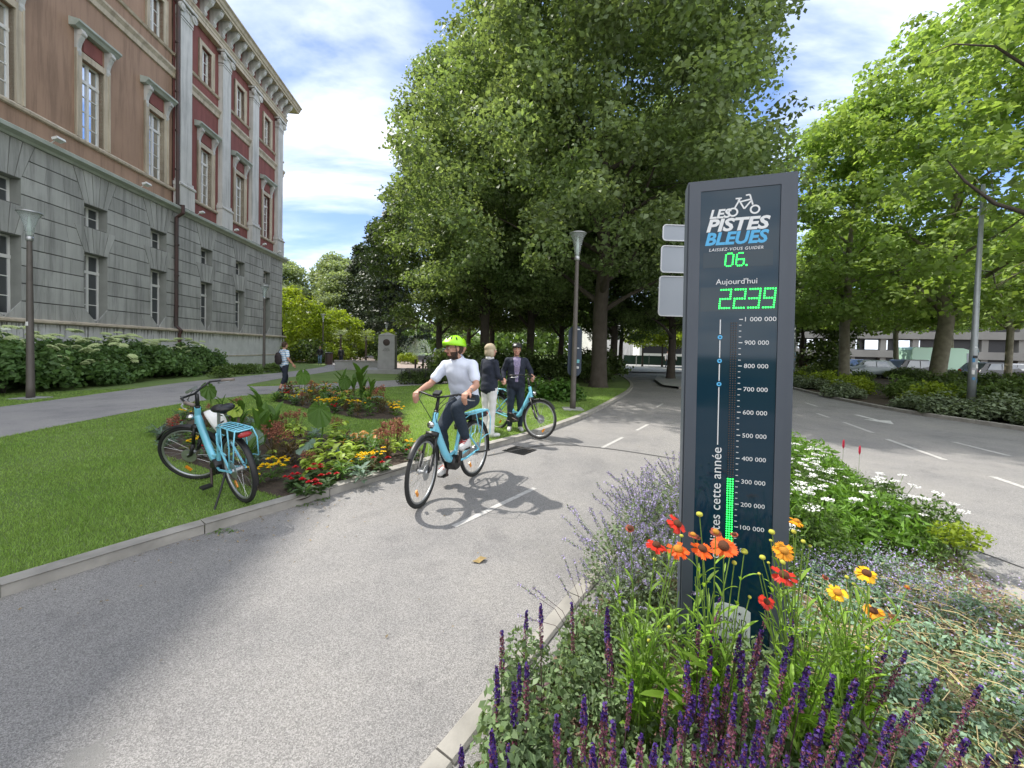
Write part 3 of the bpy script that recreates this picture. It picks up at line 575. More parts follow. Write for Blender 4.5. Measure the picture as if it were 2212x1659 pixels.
def tree_proto(name, seed, Rr, z0, z1, K, NL, ls, m, bark, tr, zb, lean=(0, 0), nl=9, twigs=90, coff=(0, 0), **k):
    me, cs = crown(seed, Rr, z0, z1, K, NL, ls, m, **k)
    if coff != (0, 0): me.transform(Matrix.Translation((coff[0], coff[1], 0))); cs = cs + np.array([[coff[0], coff[1], 0]])
    cs = cs + np.array([[lean[0], lean[1], 0]]) * 0.8
    if lean != (0, 0): me.transform(Matrix.Translation((lean[0] * .8, lean[1] * .8, 0)))
    tm = limbs(cs, tr, zb, z1, lean, nl, seed, twigs=twigs).mesh('trunk', bark, True)
    return name, me, tm
def place(proto, x, y, rz=0, s=1.0, label='', cat='tree', group=None, sz=None, crown_mat=None):
    name, me, tm = proto; t = thing(name, label, cat, (x, y, 0.03), rz, group); t.scale = (s, s, sz or s)
    c = link('crown', me, t); link('trunk', tm, t)
    if crown_mat: c.material_slots[0].link = 'OBJECT'; c.material_slots[0].material = crown_mat
    return t
DOME = lambda t: max(.08, (1 - t ** 2.1)) ** .6 * min(1, .80 + t * 1.1)
LA = tree_proto('linden_tree', 11, 7.5, 4.6, 19.8, 1050, 175000, 0.160, M_lin, M_bark, 0.34, 3.3, nl=16, twigs=420, cr=(0.5, 1.1), prof=DOME, hollow=.62, coff=(-.75, -.5), lobe=.4)
LD = tree_proto('linden_tree', 14, 6.1, 4.5, 20.0, 420, 60000, 0.2, M_lin, M_bark, 0.3, 3.4, nl=10, twigs=120, cr=(0.6, 1.2))
LB = tree_proto('linden_tree', 12, 5.9, 3.9, 19.5, 560, 90000, 0.18, M_lin, M_bark, 0.28, 3.0, nl=10, twigs=200, cr=(0.5, 1.05))
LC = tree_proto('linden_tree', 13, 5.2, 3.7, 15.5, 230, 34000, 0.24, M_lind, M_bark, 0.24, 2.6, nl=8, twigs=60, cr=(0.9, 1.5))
GL = 'linden trees of the shady grove'
place(LA, 3.81, 16.8, 0.0, 1, 'big linden tree with thick dark trunk behind the middle street lamp', group=GL)
place(LB, -1.6, 22.4, 2.0, 1.0, 'linden tree with the leftmost light-edged crown of the front row of the grove', group=GL)
place(LB, 9.7, 23.4, 4.1, .84, 'linden tree whose crown rises right behind the dark counter totem', group=GL)
place(LD, 1.2, 27, 3.3, .92, 'linden tree standing in the second row, between the front two big lindens', group=GL)
for x, y, rz, s, lab in ((-5.2, 27.5, 1, .95, 'low linden at the left edge of the grove, right of the stone monument'), (7.0, 26.5, 2.2, 1.05, 'dark-leaved linden in the second row, right of the thick dark trunk'),
        (-1.8, 33, 3, 1, 'slim dark linden deep in the grove above the standing couple'), (4.2, 33.5, 4, 1.05, 'dark linden deep in the grove behind the oval blue sign back'),
        (9.6, 34, 5, .8, 'linden at the far end of the grove with its trunk at the path edge'), (-4.5, 40, .5, 1, 'farthest linden on the left, closing the grove behind the cars'), (2.0, 42, 1.7, 1.1, 'farthest linden in the middle of the shady grove')):
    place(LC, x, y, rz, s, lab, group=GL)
# leaning trunk at the end of the path
# plane trees on the right
PA = tree_proto('plane_tree', 21, 5.6, 3.6, 15.5, 330, 27000, 0.24, M_pla, M_barkp, 0.25, 3.4, lean=(0.7, 0.3), nl=10, twigs=150, cr=(0.5, 1.0), flat=.55)
PB = tree_proto('plane_tree', 22, 6.4, 3.3, 18.5, 380, 31000, 0.24, M_pla, M_barkp, 0.31, 3.5, lean=(1.1, 0), nl=11, twigs=170, cr=(0.5, 1.0), flat=.55)
PC = tree_proto('plane_tree', 23, 4.2, 4.0, 10.5, 120, 13000, 0.26, M_pla, M_barkp, 0.17, 3.6, nl=7, twigs=40, cr=(0.8, 1.4), flat=.6)
GP = 'plane trees beside the parking area'
place(PA, 18.6, 21.5, .5, 1, 'slimmer plane tree with mottled trunk right of the counter totem', group=GP)
place(PB, 20.6, 18.6, .1, 1, 'thick leaning plane tree in front of the mint green van', group=GP)
npt = place(PB, 18.8, 9.6, 2.6, .95, 'nearest plane tree, its limb reaching in from the right edge', group=GP)
inv_ = (Matrix.Translation((18.8, 9.6, .03)) @ Matrix.Rotation(2.6, 4, 'Z') @ Matrix.Scale(.95, 4)).inverted()
for pl_, rr_l in (([(18.9, 9.6, 4.2), P(2330, 480, 10.2), P(2212, 459, 10.1), P(2150, 440, 10.2), P(2085, 392, 10.4), P(2045, 345, 10.8)], [.13, .07, .058, .048, .034, .012]), ([(18.9, 9.6, 8.5), P(2300, 190, 10.4), P(2212, 140, 10.2), P(2150, 100, 10.2), P(2060, 95, 10.6), P(2000, 120, 11)], [.09, .045, .036, .028, .018, .008])):
    MB().tube([inv_ @ Vector(p) for p in pl_], rr_l, 8).build('limb', M_bark, npt, True)
for x, y, rz, s, lab in ((26, 31, 0, 1.15, 'young plane tree behind the van, left of the leaning one'), (33, 33, 1, 1.1, 'young plane tree in front of the concrete building, behind the right street light'),
        (40, 35, 2, 1.15, 'young plane tree at the far right end of the parking'), (31, 24, 3, 1.0, 'young plane tree at the right edge of the picture by the parked cars'), (23.5, 38, 4, 1.2, 'young plane tree farthest back in the parking area')):
    place(PC, x, y, rz, s, lab, group=GP)
DK = tree_proto('evergreen_tree', 31, 3.0, 0.4, 8.0, 120, 16000, 0.22, M_lind, M_bark, 0.16, 1.0, nl=6, twigs=20, cr=(.6, 1.1))
place(DK, 21.5, 28.5, 0, 1.05, 'dark dense evergreen tree right of the totem behind the white pole')
place(DK, 26.2, 42, 0, 1.2, 'dark evergreen tree far behind the parked cars')
# background trees on the left
FA = tree_proto('broadleaf_tree', 41, 6.0, 1.5, 15, 150, 17000, 0.42, M_pale, M_bark, .3, 2, nl=7, twigs=20, cr=(1.0, 1.9))
FB = tree_proto('broadleaf_tree', 42, 3.4, .5, 5.6, 90, 10000, 0.24, M_lime, M_bark, .12, .8, nl=6, twigs=20, cr=(.6, 1.1))
CP = lambda t: max(0.12, (1 - t) ** 0.7)
FC = tree_proto('conifer_tree', 43, 4.6, 2.0, 18, 170, 17000, 0.34, M_con, M_bark, .3, 2, nl=12, twigs=60, cr=(.9, 1.7), flat=.28, prof=CP, hollow=.3)
for x, y, s, lab in ((-36, 60, .95, 'pale green tree just right of the building corner, far back'), (-30, 66, 1.08, 'taller pale tree with airy top behind the plaza'), (-26.5, 58, .8, 'grey green tree left of the dark conifer')):
    place(FA, x, y, x, s, lab, group='trees behind the plaza')
for x, y, s, lab in ((-22.5, 57, .9, 'dark conifer in the middle of the background park'), (-18.2, 52, 1.0, 'tall dark conifer with bare layered boughs above the monument'), (-14.3, 46, .98, 'dark conifer touching the left edge of the linden grove')):
    place(FC, x, y, x, s, lab, group='conifers of the background park')
for x, y, s, lab in ((-21.2, 35.5, 1.15, 'yellow green small tree beside the building corner'), (-17.4, 38.5, .85, 'yellow green bushy tree behind the first plaza lamp'), (-22.5, 44, .9, 'yellow green bushy tree at the back of the plaza')):
    place(FB, x, y, x, s, lab, group='yellow green small trees of the park')
def woods():
    rg = np.random.default_rng(5); n = 42000
    x = rg.uniform(-150, 150, n); y = 108 + 30 * rg.uniform(0, 1, n) + 0.0 * x
    hh = 11 + 3.5 * np.sin(x * .11) + 2.5 * np.sin(x * .31 + 1) + 1.5 * np.sin(x * .83)
    z = hh * rg.uniform(0, 1, n) ** .8
    v, f = leaves(np.stack([x, y, z], 1), 1.5, np.array([[0, -.6, .8]]), wr=.8, rg=rg)
    tag(link('distant_woods', npmesh('distant_woods', v, f, M_mid, rg.uniform(0, 1, n))), 'distant band of mixed green woodland closing the view', 'woods', kind='stuff')
woods()
# ---- shrubs ----
def shrub_mesh(seed, r, h, n, ls, m, K=26, cr=(.18, .34), up=1.0):
    rg = np.random.default_rng(seed); cs = []
    for i in range(K):
        a = rg.uniform(0, 6.28); q = rg.uniform(0, 1) ** .5; hh = math.sqrt(max(0, 1 - q * q * .85))
        cs.append((r * q * math.cos(a), r * q * math.sin(a), h * hh * rg.uniform(.35, .92)))
    cs = np.array(cs); rad = rg.uniform(*cr, K) * (r / .6); idx = rg.integers(0, K, n)
    d = unit(rg.normal(size=(n, 3))) * (rg.uniform(0, 1, n) ** .4)[:, None]; d[:, 2] *= .8
    c = cs[idx] + d * rad[idx][:, None]; c[:, 2] = np.abs(c[:, 2]) + .01
    nr = np.zeros((n, 3)); nr[:, 2] = up; nr += d
    v, f = leaves(c, ls, nr, wr=.7, droop=.3, rg=rg)
    return npmesh('foliage', v, f, m, np.clip(rg.normal(.5, .2, n) + rg.uniform(-.2, .2, K)[idx], 0, 1))
def stems_mesh(seed, r, h, k=7, m=M_bark, rr=.012):
    rg = random.Random(seed); mb = MB()
    for i in range(k):
        a = rg.uniform(0, 6.28); q = rg.uniform(.2, .8); mb.tube([(0.04 * math.cos(a), .04 * math.sin(a), -.03), (r * q * .5 * math.cos(a), r * q * .5 * math.sin(a), h * .4), (r * q * math.cos(a), r * q * math.sin(a), h * .8)], [rr, rr * .7, rr * .3], 5)
    return mb.mesh('stems', m)
def shrub(name, me, st, x, y, s, rz, label, cat='shrub', group=None, z=.05):
    t = thing(name, label, cat, (x, y, z), rz, group); t.scale = (s, s, s); link('foliage', me, t); link('stems', st, t); return t
M_hyd = leafmat('hydrangea_leaf', (0.085, 0.16, 0.05), (0.13, 0.22, 0.07), .3, rnd=.4)
M_hf = mat('green_white_blossom', (0.42, 0.52, 0.20), .8, noise=(30, (0.55, 0.62, 0.36), .9), bump=(90, .8, .01))
M_hw = mat('white_blossom', (0.72, 0.74, 0.68), .8, noise=(30, (0.45, 0.52, 0.36), .9), bump=(90, .8, .01))
hme = [shrub_mesh(50 + i, 1.15, 1.5, 5200, .14, M_hyd, K=40, cr=(.14, .26), up=.8) for i in range(2)]; hst = stems_mesh(5, 1.0, 1.3, 9)
def dome(seed, r=.10):
    random.seed(seed); mb = MB()
    for k in range(46):
        a = k * 2.4; q = math.sqrt(k / 46); mb.ell((r * q * math.cos(a), r * q * math.sin(a), r * .45 * math.sqrt(max(0, 1 - q * q)) + random.uniform(-.006, .006)), (.019, .019, .011), n=5, k=3)
    return mb
fg_ = dome(3).mesh('flower_head', M_hf); fw_ = dome(4, .075).mesh('flower_head', M_hw)
hy = [(-14.3, 7.4), (-14.2, 9.0), (-13.9, 10.5), (-14.2, 12.1), (-14.5, 13.6), (-14.8, 15.0), (-14.9, 16.4), (-15.2, 17.7), (-15.5, 18.9), (-15.3, 9.8), (-15.2, 7.9), (-15.4, 11.6), (-15.9, 13.6), (-16.0, 15.4), (-16.1, 17.2)]
for i, (x, y) in enumerate(hy):
    rg = random.Random(i); s = rg.uniform(.92, 1.08) * (1.0 if x > -15 else 1.12) * (.9 if y > 16 else 1)
    t = shrub('hydrangea_bush', hme[i % 2], hst, x, y, s, rg.uniform(0, 6), 'dense dark green hydrangea bush with pale green flower domes in the hedge along the wall', 'shrub', 'hydrangea bushes of the hedge')
    for k in range(17 if x > -15 else 9):
        a = rg.uniform(0, 6.28); q = rg.uniform(.15, .98); z_ = 1.62 * math.sqrt(max(.05, 1 - q * q * .9)) * (1 if q < .8 else rg.uniform(.6, 1))
        wv = (x > -14.4 and y < 12 and rg.random() < .35)
        o = link('flower_head', fw_ if wv else fg_, t); o.location = (1.15 * q * math.cos(a), 1.15 * q * math.sin(a), z_ + .07); o.rotation_euler = (-math.sin(a) * q * .7, math.cos(a) * q * .7, a); sca = rg.uniform(1.0, 1.6); o.scale = (sca,) * 3
sme = shrub_mesh(60, .5, .7, 1400, .09, M_mid); sst = stems_mesh(6, .5, .6, 6)
sme2 = shrub_mesh(61, .6, .9, 1700, .10, M_lind); sme6 = shrub_mesh(66, .6, .9, 1700, .10, M_mid); sme3 = shrub_mesh(62, .6, .8, 1700, .10, M_lime); M_lav = leafmat('grey_green_leaf', (0.17, 0.22, 0.13), (0.22, 0.27, 0.17), .25)
sme4 = shrub_mesh(63, .5, .5, 2200, .09, M_lav, up=2.5); M_rus = leafmat('rust_leaf', (0.12, 0.06, 0.03), (0.09, 0.09, 0.03), .3); sme5 = shrub_mesh(64, .5, .8, 1500, .09, M_rus)
for i, (px, py) in enumerate(((497, 800), (515, 800), (530, 799), (548, 799), (592, 797), (478, 806))):
    q = G(px, py - 2); k = .82; shrub('low_shrub', sme, sst, q.x * k, q.y * k, .8, i, 'low round shrub at the foot of the pale plinth near the building corner', 'shrub', 'low shrubs at the plinth')
# building-corner shrubs and the mid-distance planting
for i, (x, y, s, me, lab) in enumerate(((-18.6, 32.8, 2.4, sme3, 'wide lime green shrub at the building corner'), (-16.9, 32.0, 2.2, sme2, 'dark spreading shrub right of the walking man'), (-16.2, 34.6, 2.2, sme3, 'lime green shrub beside the first plaza lamp'), (-13.9, 40, 3.0, sme2, 'dark shrub behind the plaza bins'), (-12.9, 41, 2.6, sme, 'green shrub behind the stone monument'),
        (-9.4, 34.5, 1.3, sme3, 'feathery yellow green shrub left of the fountain'), (-12.5, 38, 1.9, sme, 'round green shrub under the small palms'))):
    shrub('park_shrub', me, sst, x, y, s, i, lab, 'shrub')
rgs = random.Random(99)
k = 0
for i in range(64):
    u = rgs.random(); base = RK2[int(6 + u * (len(RK2) - 22))]; dd = .5 + 3.6 * rgs.random() ** 1.1 ; x = base[0] + dd; y = base[1] + rgs.uniform(-.6, .6)
    if y < 3 or y > 34: continue
    row = 0 if dd < 1.3 else (1 if dd < 2.4 else 2)
    me, lab = ((sme4, 'grey green lavender-like mound along the far kerb'), (rgs.choice([(sme3, 'bright lime green shrub in the border across the road'), (sme, 'mid green shrub in the border across the road')])), (rgs.choice([(sme6, 'loose mid green shrub with small leaves at the back of the border'), (sme2, 'tall dark green shrub at the back of the border'), (sme5, 'rusty brown leaved shrub at the back of the border'), (sme, 'mid green shrub in the border across the road')])))[row]
    shrub('border_shrub', me, sst, x, y, (1.0, 1.05, 1.1)[row] * rgs.uniform(.85, 1.2), rgs.uniform(0, 6), lab, 'shrub', {'g': 'grey mounds of the border', 'b': 'lime shrubs of the border', 'm': 'mid green shrubs of the border', 't': 'dark shrubs of the border', 'r': 'rusty shrubs of the border', 'l': 'loose green shrubs of the border'}[lab[0]])
for i in range(16):
    x = 13.4 + i * .95; y = 7 + i * 1.75; s = rgs.uniform(.95, 1.2); shrub('border_shrub', sme2, sst, x + 4.0, y, s, i, 'tall dark green shrub at the back of the border', 'shrub', 'dark shrubs of the border')
# ground cover under the grove
gm = shrub_mesh(70, .6, .35, 1500, .11, leafmat('ivy_leaf', (0.05, 0.12, 0.02), (0.085, 0.17, 0.03), .3), up=1.6)
for i in range(44):
    u = rgs.random(); j = 40 + int(u * 22); j = min(j, len(LK) - 14); b_ = LK[j]; dd = .9 + 4.0 * rgs.random(); x, y = b_[0] - dd, b_[1] + rgs.uniform(-.5, .5)
    if y < 12.2 or (abs(x - 1.7) < .6 and abs(y - 10.5) < 1): continue
    shrub('ivy_patch', gm, sst, x, y, rgs.uniform(.9, 1.5), rgs.uniform(0, 6), 'leafy ground cover patch under the linden grove at the path bend', 'ground cover', 'ground cover patches under the grove')
for i in range(12):
    x = -3.2 + i * .75 + rgs.uniform(-.2, .2); y = 19.5 + rgs.uniform(-1, 2.2); shrub('grove_shrub', sme2, sst, x, y, rgs.uniform(1.3, 1.9), i, 'dark shrub in the understorey of the linden grove', 'shrub', 'understorey shrubs of the grove')
# ivy hedge under the bike racks
for i in range(9):
    shrub('ivy_hedge_clump', sme2, sst, -4.35 + i * .32, 16.0 + i * .16, .62, i, 'dark ivy clump at the foot of the black arched railing', 'ground cover', 'ivy clumps below the arched railing')
# ---- palms ----
def palm(x, y, h, label):
    t = thing('palm_tree', label, 'palm', (x, y, .05), x, 'small palms on the plaza'); mb = MB(); mb.tube([(0, 0, -.1), (.03, 0, h * .5), (0, 0, h)], [.10, .085, .08], 8); mb.build('trunk', M_bark, t)
    rg = random.Random(int(x * 10)); mb = MB()
    for i in range(26):
        a = i * 2.4; el = rg.uniform(-.5, 1.0); d = Vector((math.cos(a) * math.cos(el), math.sin(a) * math.cos(el), math.sin(el))); c = Vector((0, 0, h)) + d * .45; sd = d.cross(Vector((0, 0, 1))).normalized()
        mb.tube([(0, 0, h), c], .008, 4)
        for k in range(11):
            b_ = (k - 5) * .26; q = (d * math.cos(b_) + sd * math.sin(b_)); e = c + q * .48 + Vector((0, 0, -.10)); mb.add([c, c + q * .25 + sd * .018 + Vector((0, 0, .02)), e, c + q * .25 - sd * .018 + Vector((0, 0, .02))], [(0, 1, 2, 3)])
    mb.build('crown', M_pale if x < -13 else M_lime, t)
palm(-15.4, 34.5, 2.5, 'leftmost small palm behind the plaza bins'); palm(-13.7, 36, 2.4, 'middle small palm under the second plaza lamp'); palm(-11.9, 37, 2.6, 'small palm nearest the stone monument')
# ================= TOTEM =================
M_tot = mat('anthracite_metal', (0.065, 0.080, 0.105), 0.45, metal=0.0, noise=(3, (0.08, 0.095, 0.12), .8), bump=(220, .15, .001))
M_totd = mat('totem_groove', (0.008, 0.008, 0.012), .6)
M_navy = mat('navy_glass', (0.004, 0.030, 0.055), 0.06, spec=0.45, coat=0.0)
M_txt = mat('white_print', (0.78, 0.80, 0.82), .5); M_txtb = mat('light_blue_print', (0.09, 0.45, 0.80), .5)
M_led = mat('lit_green_led', (0.02, 0.5, 0.08), .4, emit=((0.02, 1.0, 0.08), 2.0)); M_unl = mat('unlit_led', (0.05, 0.035, 0.03), .4)
M_lcd = mat('led_matrix_backing', (0.012, 0.034, 0.052), .12)
T = thing('counter_totem', 'tall anthracite totem with a navy display counting cyclists in green lights', 'sign', (1.195, 2.01, 0.0), R(-16.5))
T.rotation_euler = (0, R(-0.9), R(-16.5)); T.scale = (1, 1, .987)
def rrect(x0, x1, z0, z1, r, n=5):
    pts = []
    for (cx, cz, a0) in ((x1 - r, z1 - r, 0), (x0 + r, z1 - r, 90), (x0 + r, z0 + r, 180), (x1 - r, z0 + r, 270)):
        for i in range(n + 1): a = R(a0 + 90 * i / n); pts.append((cx + r * math.cos(a), cz + r * math.sin(a)))
    return pts
mb = MB(); mb.extrude([(x, -.036, z) for x, z in rrect(-.25, .25, 0.0, 2.545, .006, 2)], (0, .10, 0)); mb.build('casing', M_tot, T)
mb = MB(); mb.extrude([(x, -.042, z) for x, z in rrect(-.240, .206, 0.02, 2.53, .004, 2)], (0, .006, 0)); mb.build('shadow_gap', M_totd, T)
o = MB()
a, b, c, d = -.243, .209, .02, 2.537; e, f, g_, h = -.190, .172, .09, 2.482
o.extrude([(a, -.055, c), (e, -.055, c), (e, -.055, d), (a, -.055, d)], (0, .013, 0)).extrude([(f, -.055, c), (b, -.055, c), (b, -.055, d), (f, -.055, d)], (0, .013, 0))
o.extrude([(e, -.055, h), (f, -.055, h), (f, -.055, d), (e, -.055, d)], (0, .013, 0)).extrude([(e, -.055, c), (f, -.055, c), (f, -.055, g_), (e, -.055, g_)], (0, .013, 0)); o.build('front_frame', M_tot, T)
MB().bx(e, f, -.0505, -.043, g_, h).build('display_glass', M_navy, T)
def txt(s, size, m, parent, x, z, y=-.0515, align='LEFT', bold=0.0, shear=0.0, rot=0.0, width=None, name='lettering', sp=1.0, rotz=None, ext=.0004):
    cu = bpy.data.curves.new(name, 'FONT'); cu.body = s; cu.size = size; cu.align_x = 'LEFT'; cu.offset = bold; cu.shear = shear; cu.extrude = ext; cu.space_character = sp; cu.resolution_u = 3
    ob = bpy.data.objects.new('tmp', cu); col.objects.link(ob); dg = bpy.context.evaluated_depsgraph_get(); me = bpy.data.meshes.new_from_object(ob.evaluated_get(dg)); bpy.data.objects.remove(ob); bpy.data.curves.remove(cu)
    co = np.empty(len(me.vertices) * 3, np.float32); me.vertices.foreach_get('co', co); co = co.reshape(-1, 3)
    x0, x1 = co[:, 0].min(), co[:, 0].max(); co[:, 0] -= {'LEFT': x0, 'CENTER': (x0 + x1) / 2, 'RIGHT': x1}[align]
    if width: co[:, 0] *= width / (x1 - x0)
    if rot: cz, sn = math.cos(rot), math.sin(rot); co[:, :2] = co[:, :2] @ np.array([[cz, sn], [-sn, cz]])
    c2 = np.stack([co[:, 0] + x, y - co[:, 2], co[:, 1] + z], 1); me.vertices.foreach_set('co', c2.astype(np.float32).ravel()); me.materials.clear(); me.materials.append(m); me.update()
    return link(name, me, parent)
txt('LES', .062, M_txt, T, -.146, 2.338, bold=.0022, shear=.22, width=.102)
txt('PISTES', .088, M_txt, T, -.160, 2.270, bold=.0032, shear=.22, width=.290)
txt('BLEUES', .088, M_txtb, T, -.165, 2.200, bold=.0032, shear=.22, width=.290)
txt('LAISSEZ-VOUS GUIDER', .022, M_txt, T, -.145, 2.166, bold=.0002, shear=.2, width=.247, sp=1.15)
def ring(mb, x, z, r0, r1, y=-.0525, n=28):
    vs = [(x + r * math.cos(2 * math.pi * i / n), y, z + r * math.sin(2 * math.pi * i / n)) for r in (r0, r1) for i in range(n)]; mb.add(vs, [(i, (i + 1) % n, n + (i + 1) % n, n + i) for i in range(n)])
def seg(mb, p, q, w_, y=-.0525):
    p, q = Vector((p[0], 0, p[1])), Vector((q[0], 0, q[1])); d_ = (q - p).normalized(); nn_ = Vector((-d_.z, 0, d_.x)) * w_ / 2; mb.add([(v.x, y, v.z) for v in (p + nn_, p - nn_, q - nn_, q + nn_)], [(0, 1, 2, 3)])
mb = MB(); ring(mb, -.038, 2.362, .015, .0235); ring(mb, .060, 2.368, .015, .0235)
for p, q in (((-.030, 2.384), (-.012, 2.420)), ((-.012, 2.420), (.012, 2.375)), ((.012, 2.375), (.044, 2.415)), ((-.006, 2.412), (.044, 2.422)), ((.050, 2.392), (.036, 2.445)), ((.036, 2.445), (.018, 2.443)), ((-.028, 2.430), (.000, 2.430)), ((-.016, 2.418), (-.006, 2.430))): seg(mb, p, q, .0075)
mb.build('bicycle_emblem', M_txt, T)
MB().bx(-.172, .145, -.0512, -.050, 2.080, 2.160).build('led_window', M_lcd, T)
MB().bx(-.180, .165, -.0512, -.050, 1.852, 1.978).build('led_window', M_lcd, T)
def dots(mb, x, z, r, n=6, y=-.0525): mb.add([(x + r * math.cos(6.2832 * i / n), y, z + r * math.sin(6.2832 * i / n)) for i in range(n)] + [(x, y - r * .5, z)], [(i, (i + 1) % n, n) for i in range(n)])
SEG = {'0': 'abcdef', '6': 'afgedc', '2': 'abged', '3': 'abgcd', '9': 'abcdfg'}
def digit(ch, x, z, w_, h_, r):
    mb = MB(); nx, ny = 5, 9; on = set()
    for s_ in SEG[ch]:
        for i in range(nx):
            if s_ == 'a': on.add((i, 8))
            if s_ == 'g': on.add((i, 4))
            if s_ == 'd': on.add((i, 0))
        for j in range(5):
            if s_ == 'f': on.add((0, j + 4))
            if s_ == 'b': on.add((4, j + 4))
            if s_ == 'e': on.add((0, j))
            if s_ == 'c': on.add((4, j))
    if ch in '69': pass
    for (i, j) in on:
        if (i, j) in ((0, 8), (4, 8), (0, 0), (4, 0)) and ch in '06': continue
        dots(mb, x + i * w_ / 4 + j * h_ / 8 * .08, z + j * h_ / 8, r)
    mb.build('led_digit', M_led, T)
digit('0', -.070, 2.086, .034, .064, .0036); digit('6', -.020, 2.086, .034, .064, .0036); mb = MB(); dots(mb, .028, 2.087, .0046); mb.build('led_point', M_led, T)
for i, ch in enumerate('2239'): digit(ch, -.092 + i * .066, 1.868, .046, .095, .0043)
txt("Aujourd'hui", .040, M_txt, T, -.110, 1.992, width=.188)
labels = ['0', '100 000', '200 000', '300 000', '400 000', '500 000', '600 000', '700 000', '800 000', '900 000', '1 000 000']
mb = MB()
for i, s_ in enumerate(labels):
    z_ = .605 + i * .1203; txt(s_, .0315, M_txt, T, .028, z_ - .010, width=(.138 if i == 10 else .108) if i else None); seg(mb, (.001, z_), (.018, z_), .0042)
    if i < 10:
        for j in (1, 2, 3): seg(mb, (.001, z_ + j * .0301), (.012, z_ + j * .0301), .0034)
mb.build('scale_ticks', M_txt, T)
mb = MB(); mu = MB()
for j in range(96):
    for i in range(3):
        z_ = .610 + j * .01255; x_ = -.034 + i * .0115
        if z_ < .978: dots(mb, x_, z_, .0040)
        elif z_ < 1.80: dots(mu, x_, z_, .0038)
mb.build('lit_bar', M_led, T); mu.build('unlit_bar', M_unl, T)
mb = MB(); mc = MB(); zz_ = [1.808, 1.716, 1.592, 1.470]
for i, z_ in enumerate(zz_[1:]): mc = MB(); ring(mc, -.085, z_, .0045, .0115, -.0528, 20); mc.build('timeline_ring', M_txtb, T); seg(mb, (-.085, z_ + .017), (-.085, (zz_[i] - .017) if i else 1.808), .0048)
seg(mb, (-.085, 1.453), (-.085, 1.150), .0048); mb.build('timeline', M_txt, T)
txt('cyclistes cette année', .066, M_txt, T, -.066, .545, rot=R(90), width=.59)
mb = MB(); mb.extrude([(-.085, -.052, .07), (.085, -.052, .07), (.085, -.052, .285), (.055, -.052, .305), (-.055, -.052, .318), (-.085, -.052, .30)], (0, .0012, 0)); mb.build('logo_plate', mat('pale_plate', (0.74, 0.77, 0.80), .5), T)
M_ink = mat('dark_print', (0.01, 0.012, 0.018), .5)
txt('GRAND', .052, M_ink, T, 0, .205, y=-.0525, width=.135, align='CENTER'); txt('CHAMBÉRY', .040, M_ink, T, 0, .162, y=-.0525, width=.145, align='CENTER'); txt("l'agglomération", .022, M_ink, T, 0, .118, y=-.0525, width=.125, align='CENTER')
mb = MB(); st_ = []
for i in range(10): a = R(90 + 36 * i); r_ = .011 if i % 2 == 0 else .0045; st_.append((.035 + r_ * math.cos(a), -.0528, .268 + r_ * math.sin(a)))
mb.add(st_ + [(.035, -.0528, .268)], [(i, (i + 1) % 10, 10) for i in range(10)]); mb.build('star_emblem', M_ink, T)
# blank backs of direction signs behind the totem
M_back = mat('sign_back_grey', (0.33, 0.36, 0.40), .5, metal=.25, noise=(3, (0.28, 0.31, 0.35), .8))
S = thing('direction_sign_post', 'post behind the totem carrying three blank grey rounded sign backs', 'sign', (1.52, 2.95, 0), R(2))
MB().tube([(0.03, 0.03, 0), (0.03, 0.03, 2.65)], .03, 12).build('pole', M_pole, S)
for (z0, z1, xl) in ((2.455, 2.578, -.405), (2.215, 2.420, -.412), (1.885, 2.190, -.418)):
    p = MB().extrude([(x, 0, z) for x, z in rrect(xl, .28, z0, z1, .025)], (0, .004, 0)).build('sign_plate', M_back, S)
    ro, ri = rrect(xl, .28, z0, z1, .025), rrect(xl + .007, .273, z0 + .007, z1 - .007, .02); n = len(ro); vs = [(x, -.006, z) for x, z in ro] + [(x, -.006, z) for x, z in ri] + [(x, .001, z) for x, z in ro] + [(x, -.0005, z) for x, z in ri]
    MB().add(vs, [(i, (i + 1) % n, n + (i + 1) % n, n + i) for i in range(n)] + [(2 * n + i, 2 * n + (i + 1) % n, (i + 1) % n, i) for i in range(n)] + [(n + i, n + (i + 1) % n, 3 * n + (i + 1) % n, 3 * n + i) for i in range(n)]).build('plate_rim', M_alu, p)
# ================= STREET LAMPS =================
M_lampw = mat('frosted_diffuser', (0.62, 0.70, 0.66), .5)
def lamp(x, y, label, h=4.65, z=.05, k=1.0):
    t = thing('street_lamp', label, 'lamp', (x, y, z), 0, 'bronze grey park lamps with glass cone heads')
    mb = MB(); mb.box((0, 0, .012), (.52, .52, .05)); mb.build('base_plate', M_concrete, t)
    mb = MB(); mb.lathe([(.078, .03), (.078, .30), (.074, .34), (.062, 2.2), (.048, h - .72), (.048, h - .70)], n=14); mb.build('pole', M_pole, t, True)
    mb = MB(); mb.lathe([(.055, h - .72), (.07, h - .70), (.07, h - .62), (.05, h - .60)], n=14); mb.build('collar', M_alu, t, True)
    mb = MB(); mb.lathe([(.062, h - .62), (.075, h - .50), (.10, h - .33), (.15, h - .15), (.215, h - .03), (.215, h - .028), (.205, h - .03), (.145, h - .15), (.095, h - .33), (.068, h - .50)], n=24); mb.build('glass_cone', M_clear, t, True)
    mb = MB(); mb.lathe([(.0, h + .015), (.16, h + .01), (.225, h - .01), (.225, h - .035), (.2, h - .04), (0, h - .02)], n=24); mb.build('lamp_cap', M_alu, t, True)
    mb = MB(); mb.lathe([(.03, h - .60), (.045, h - .4), (.022, h - .15), (.0, h - .05)], n=10); mb.build('lamp_core', M_lampw, t, True)
    return t
q = G(66, 862, .05); l1 = lamp(q.x, q.y, 'lamp nearest the left edge, standing in front of the hydrangea hedge')
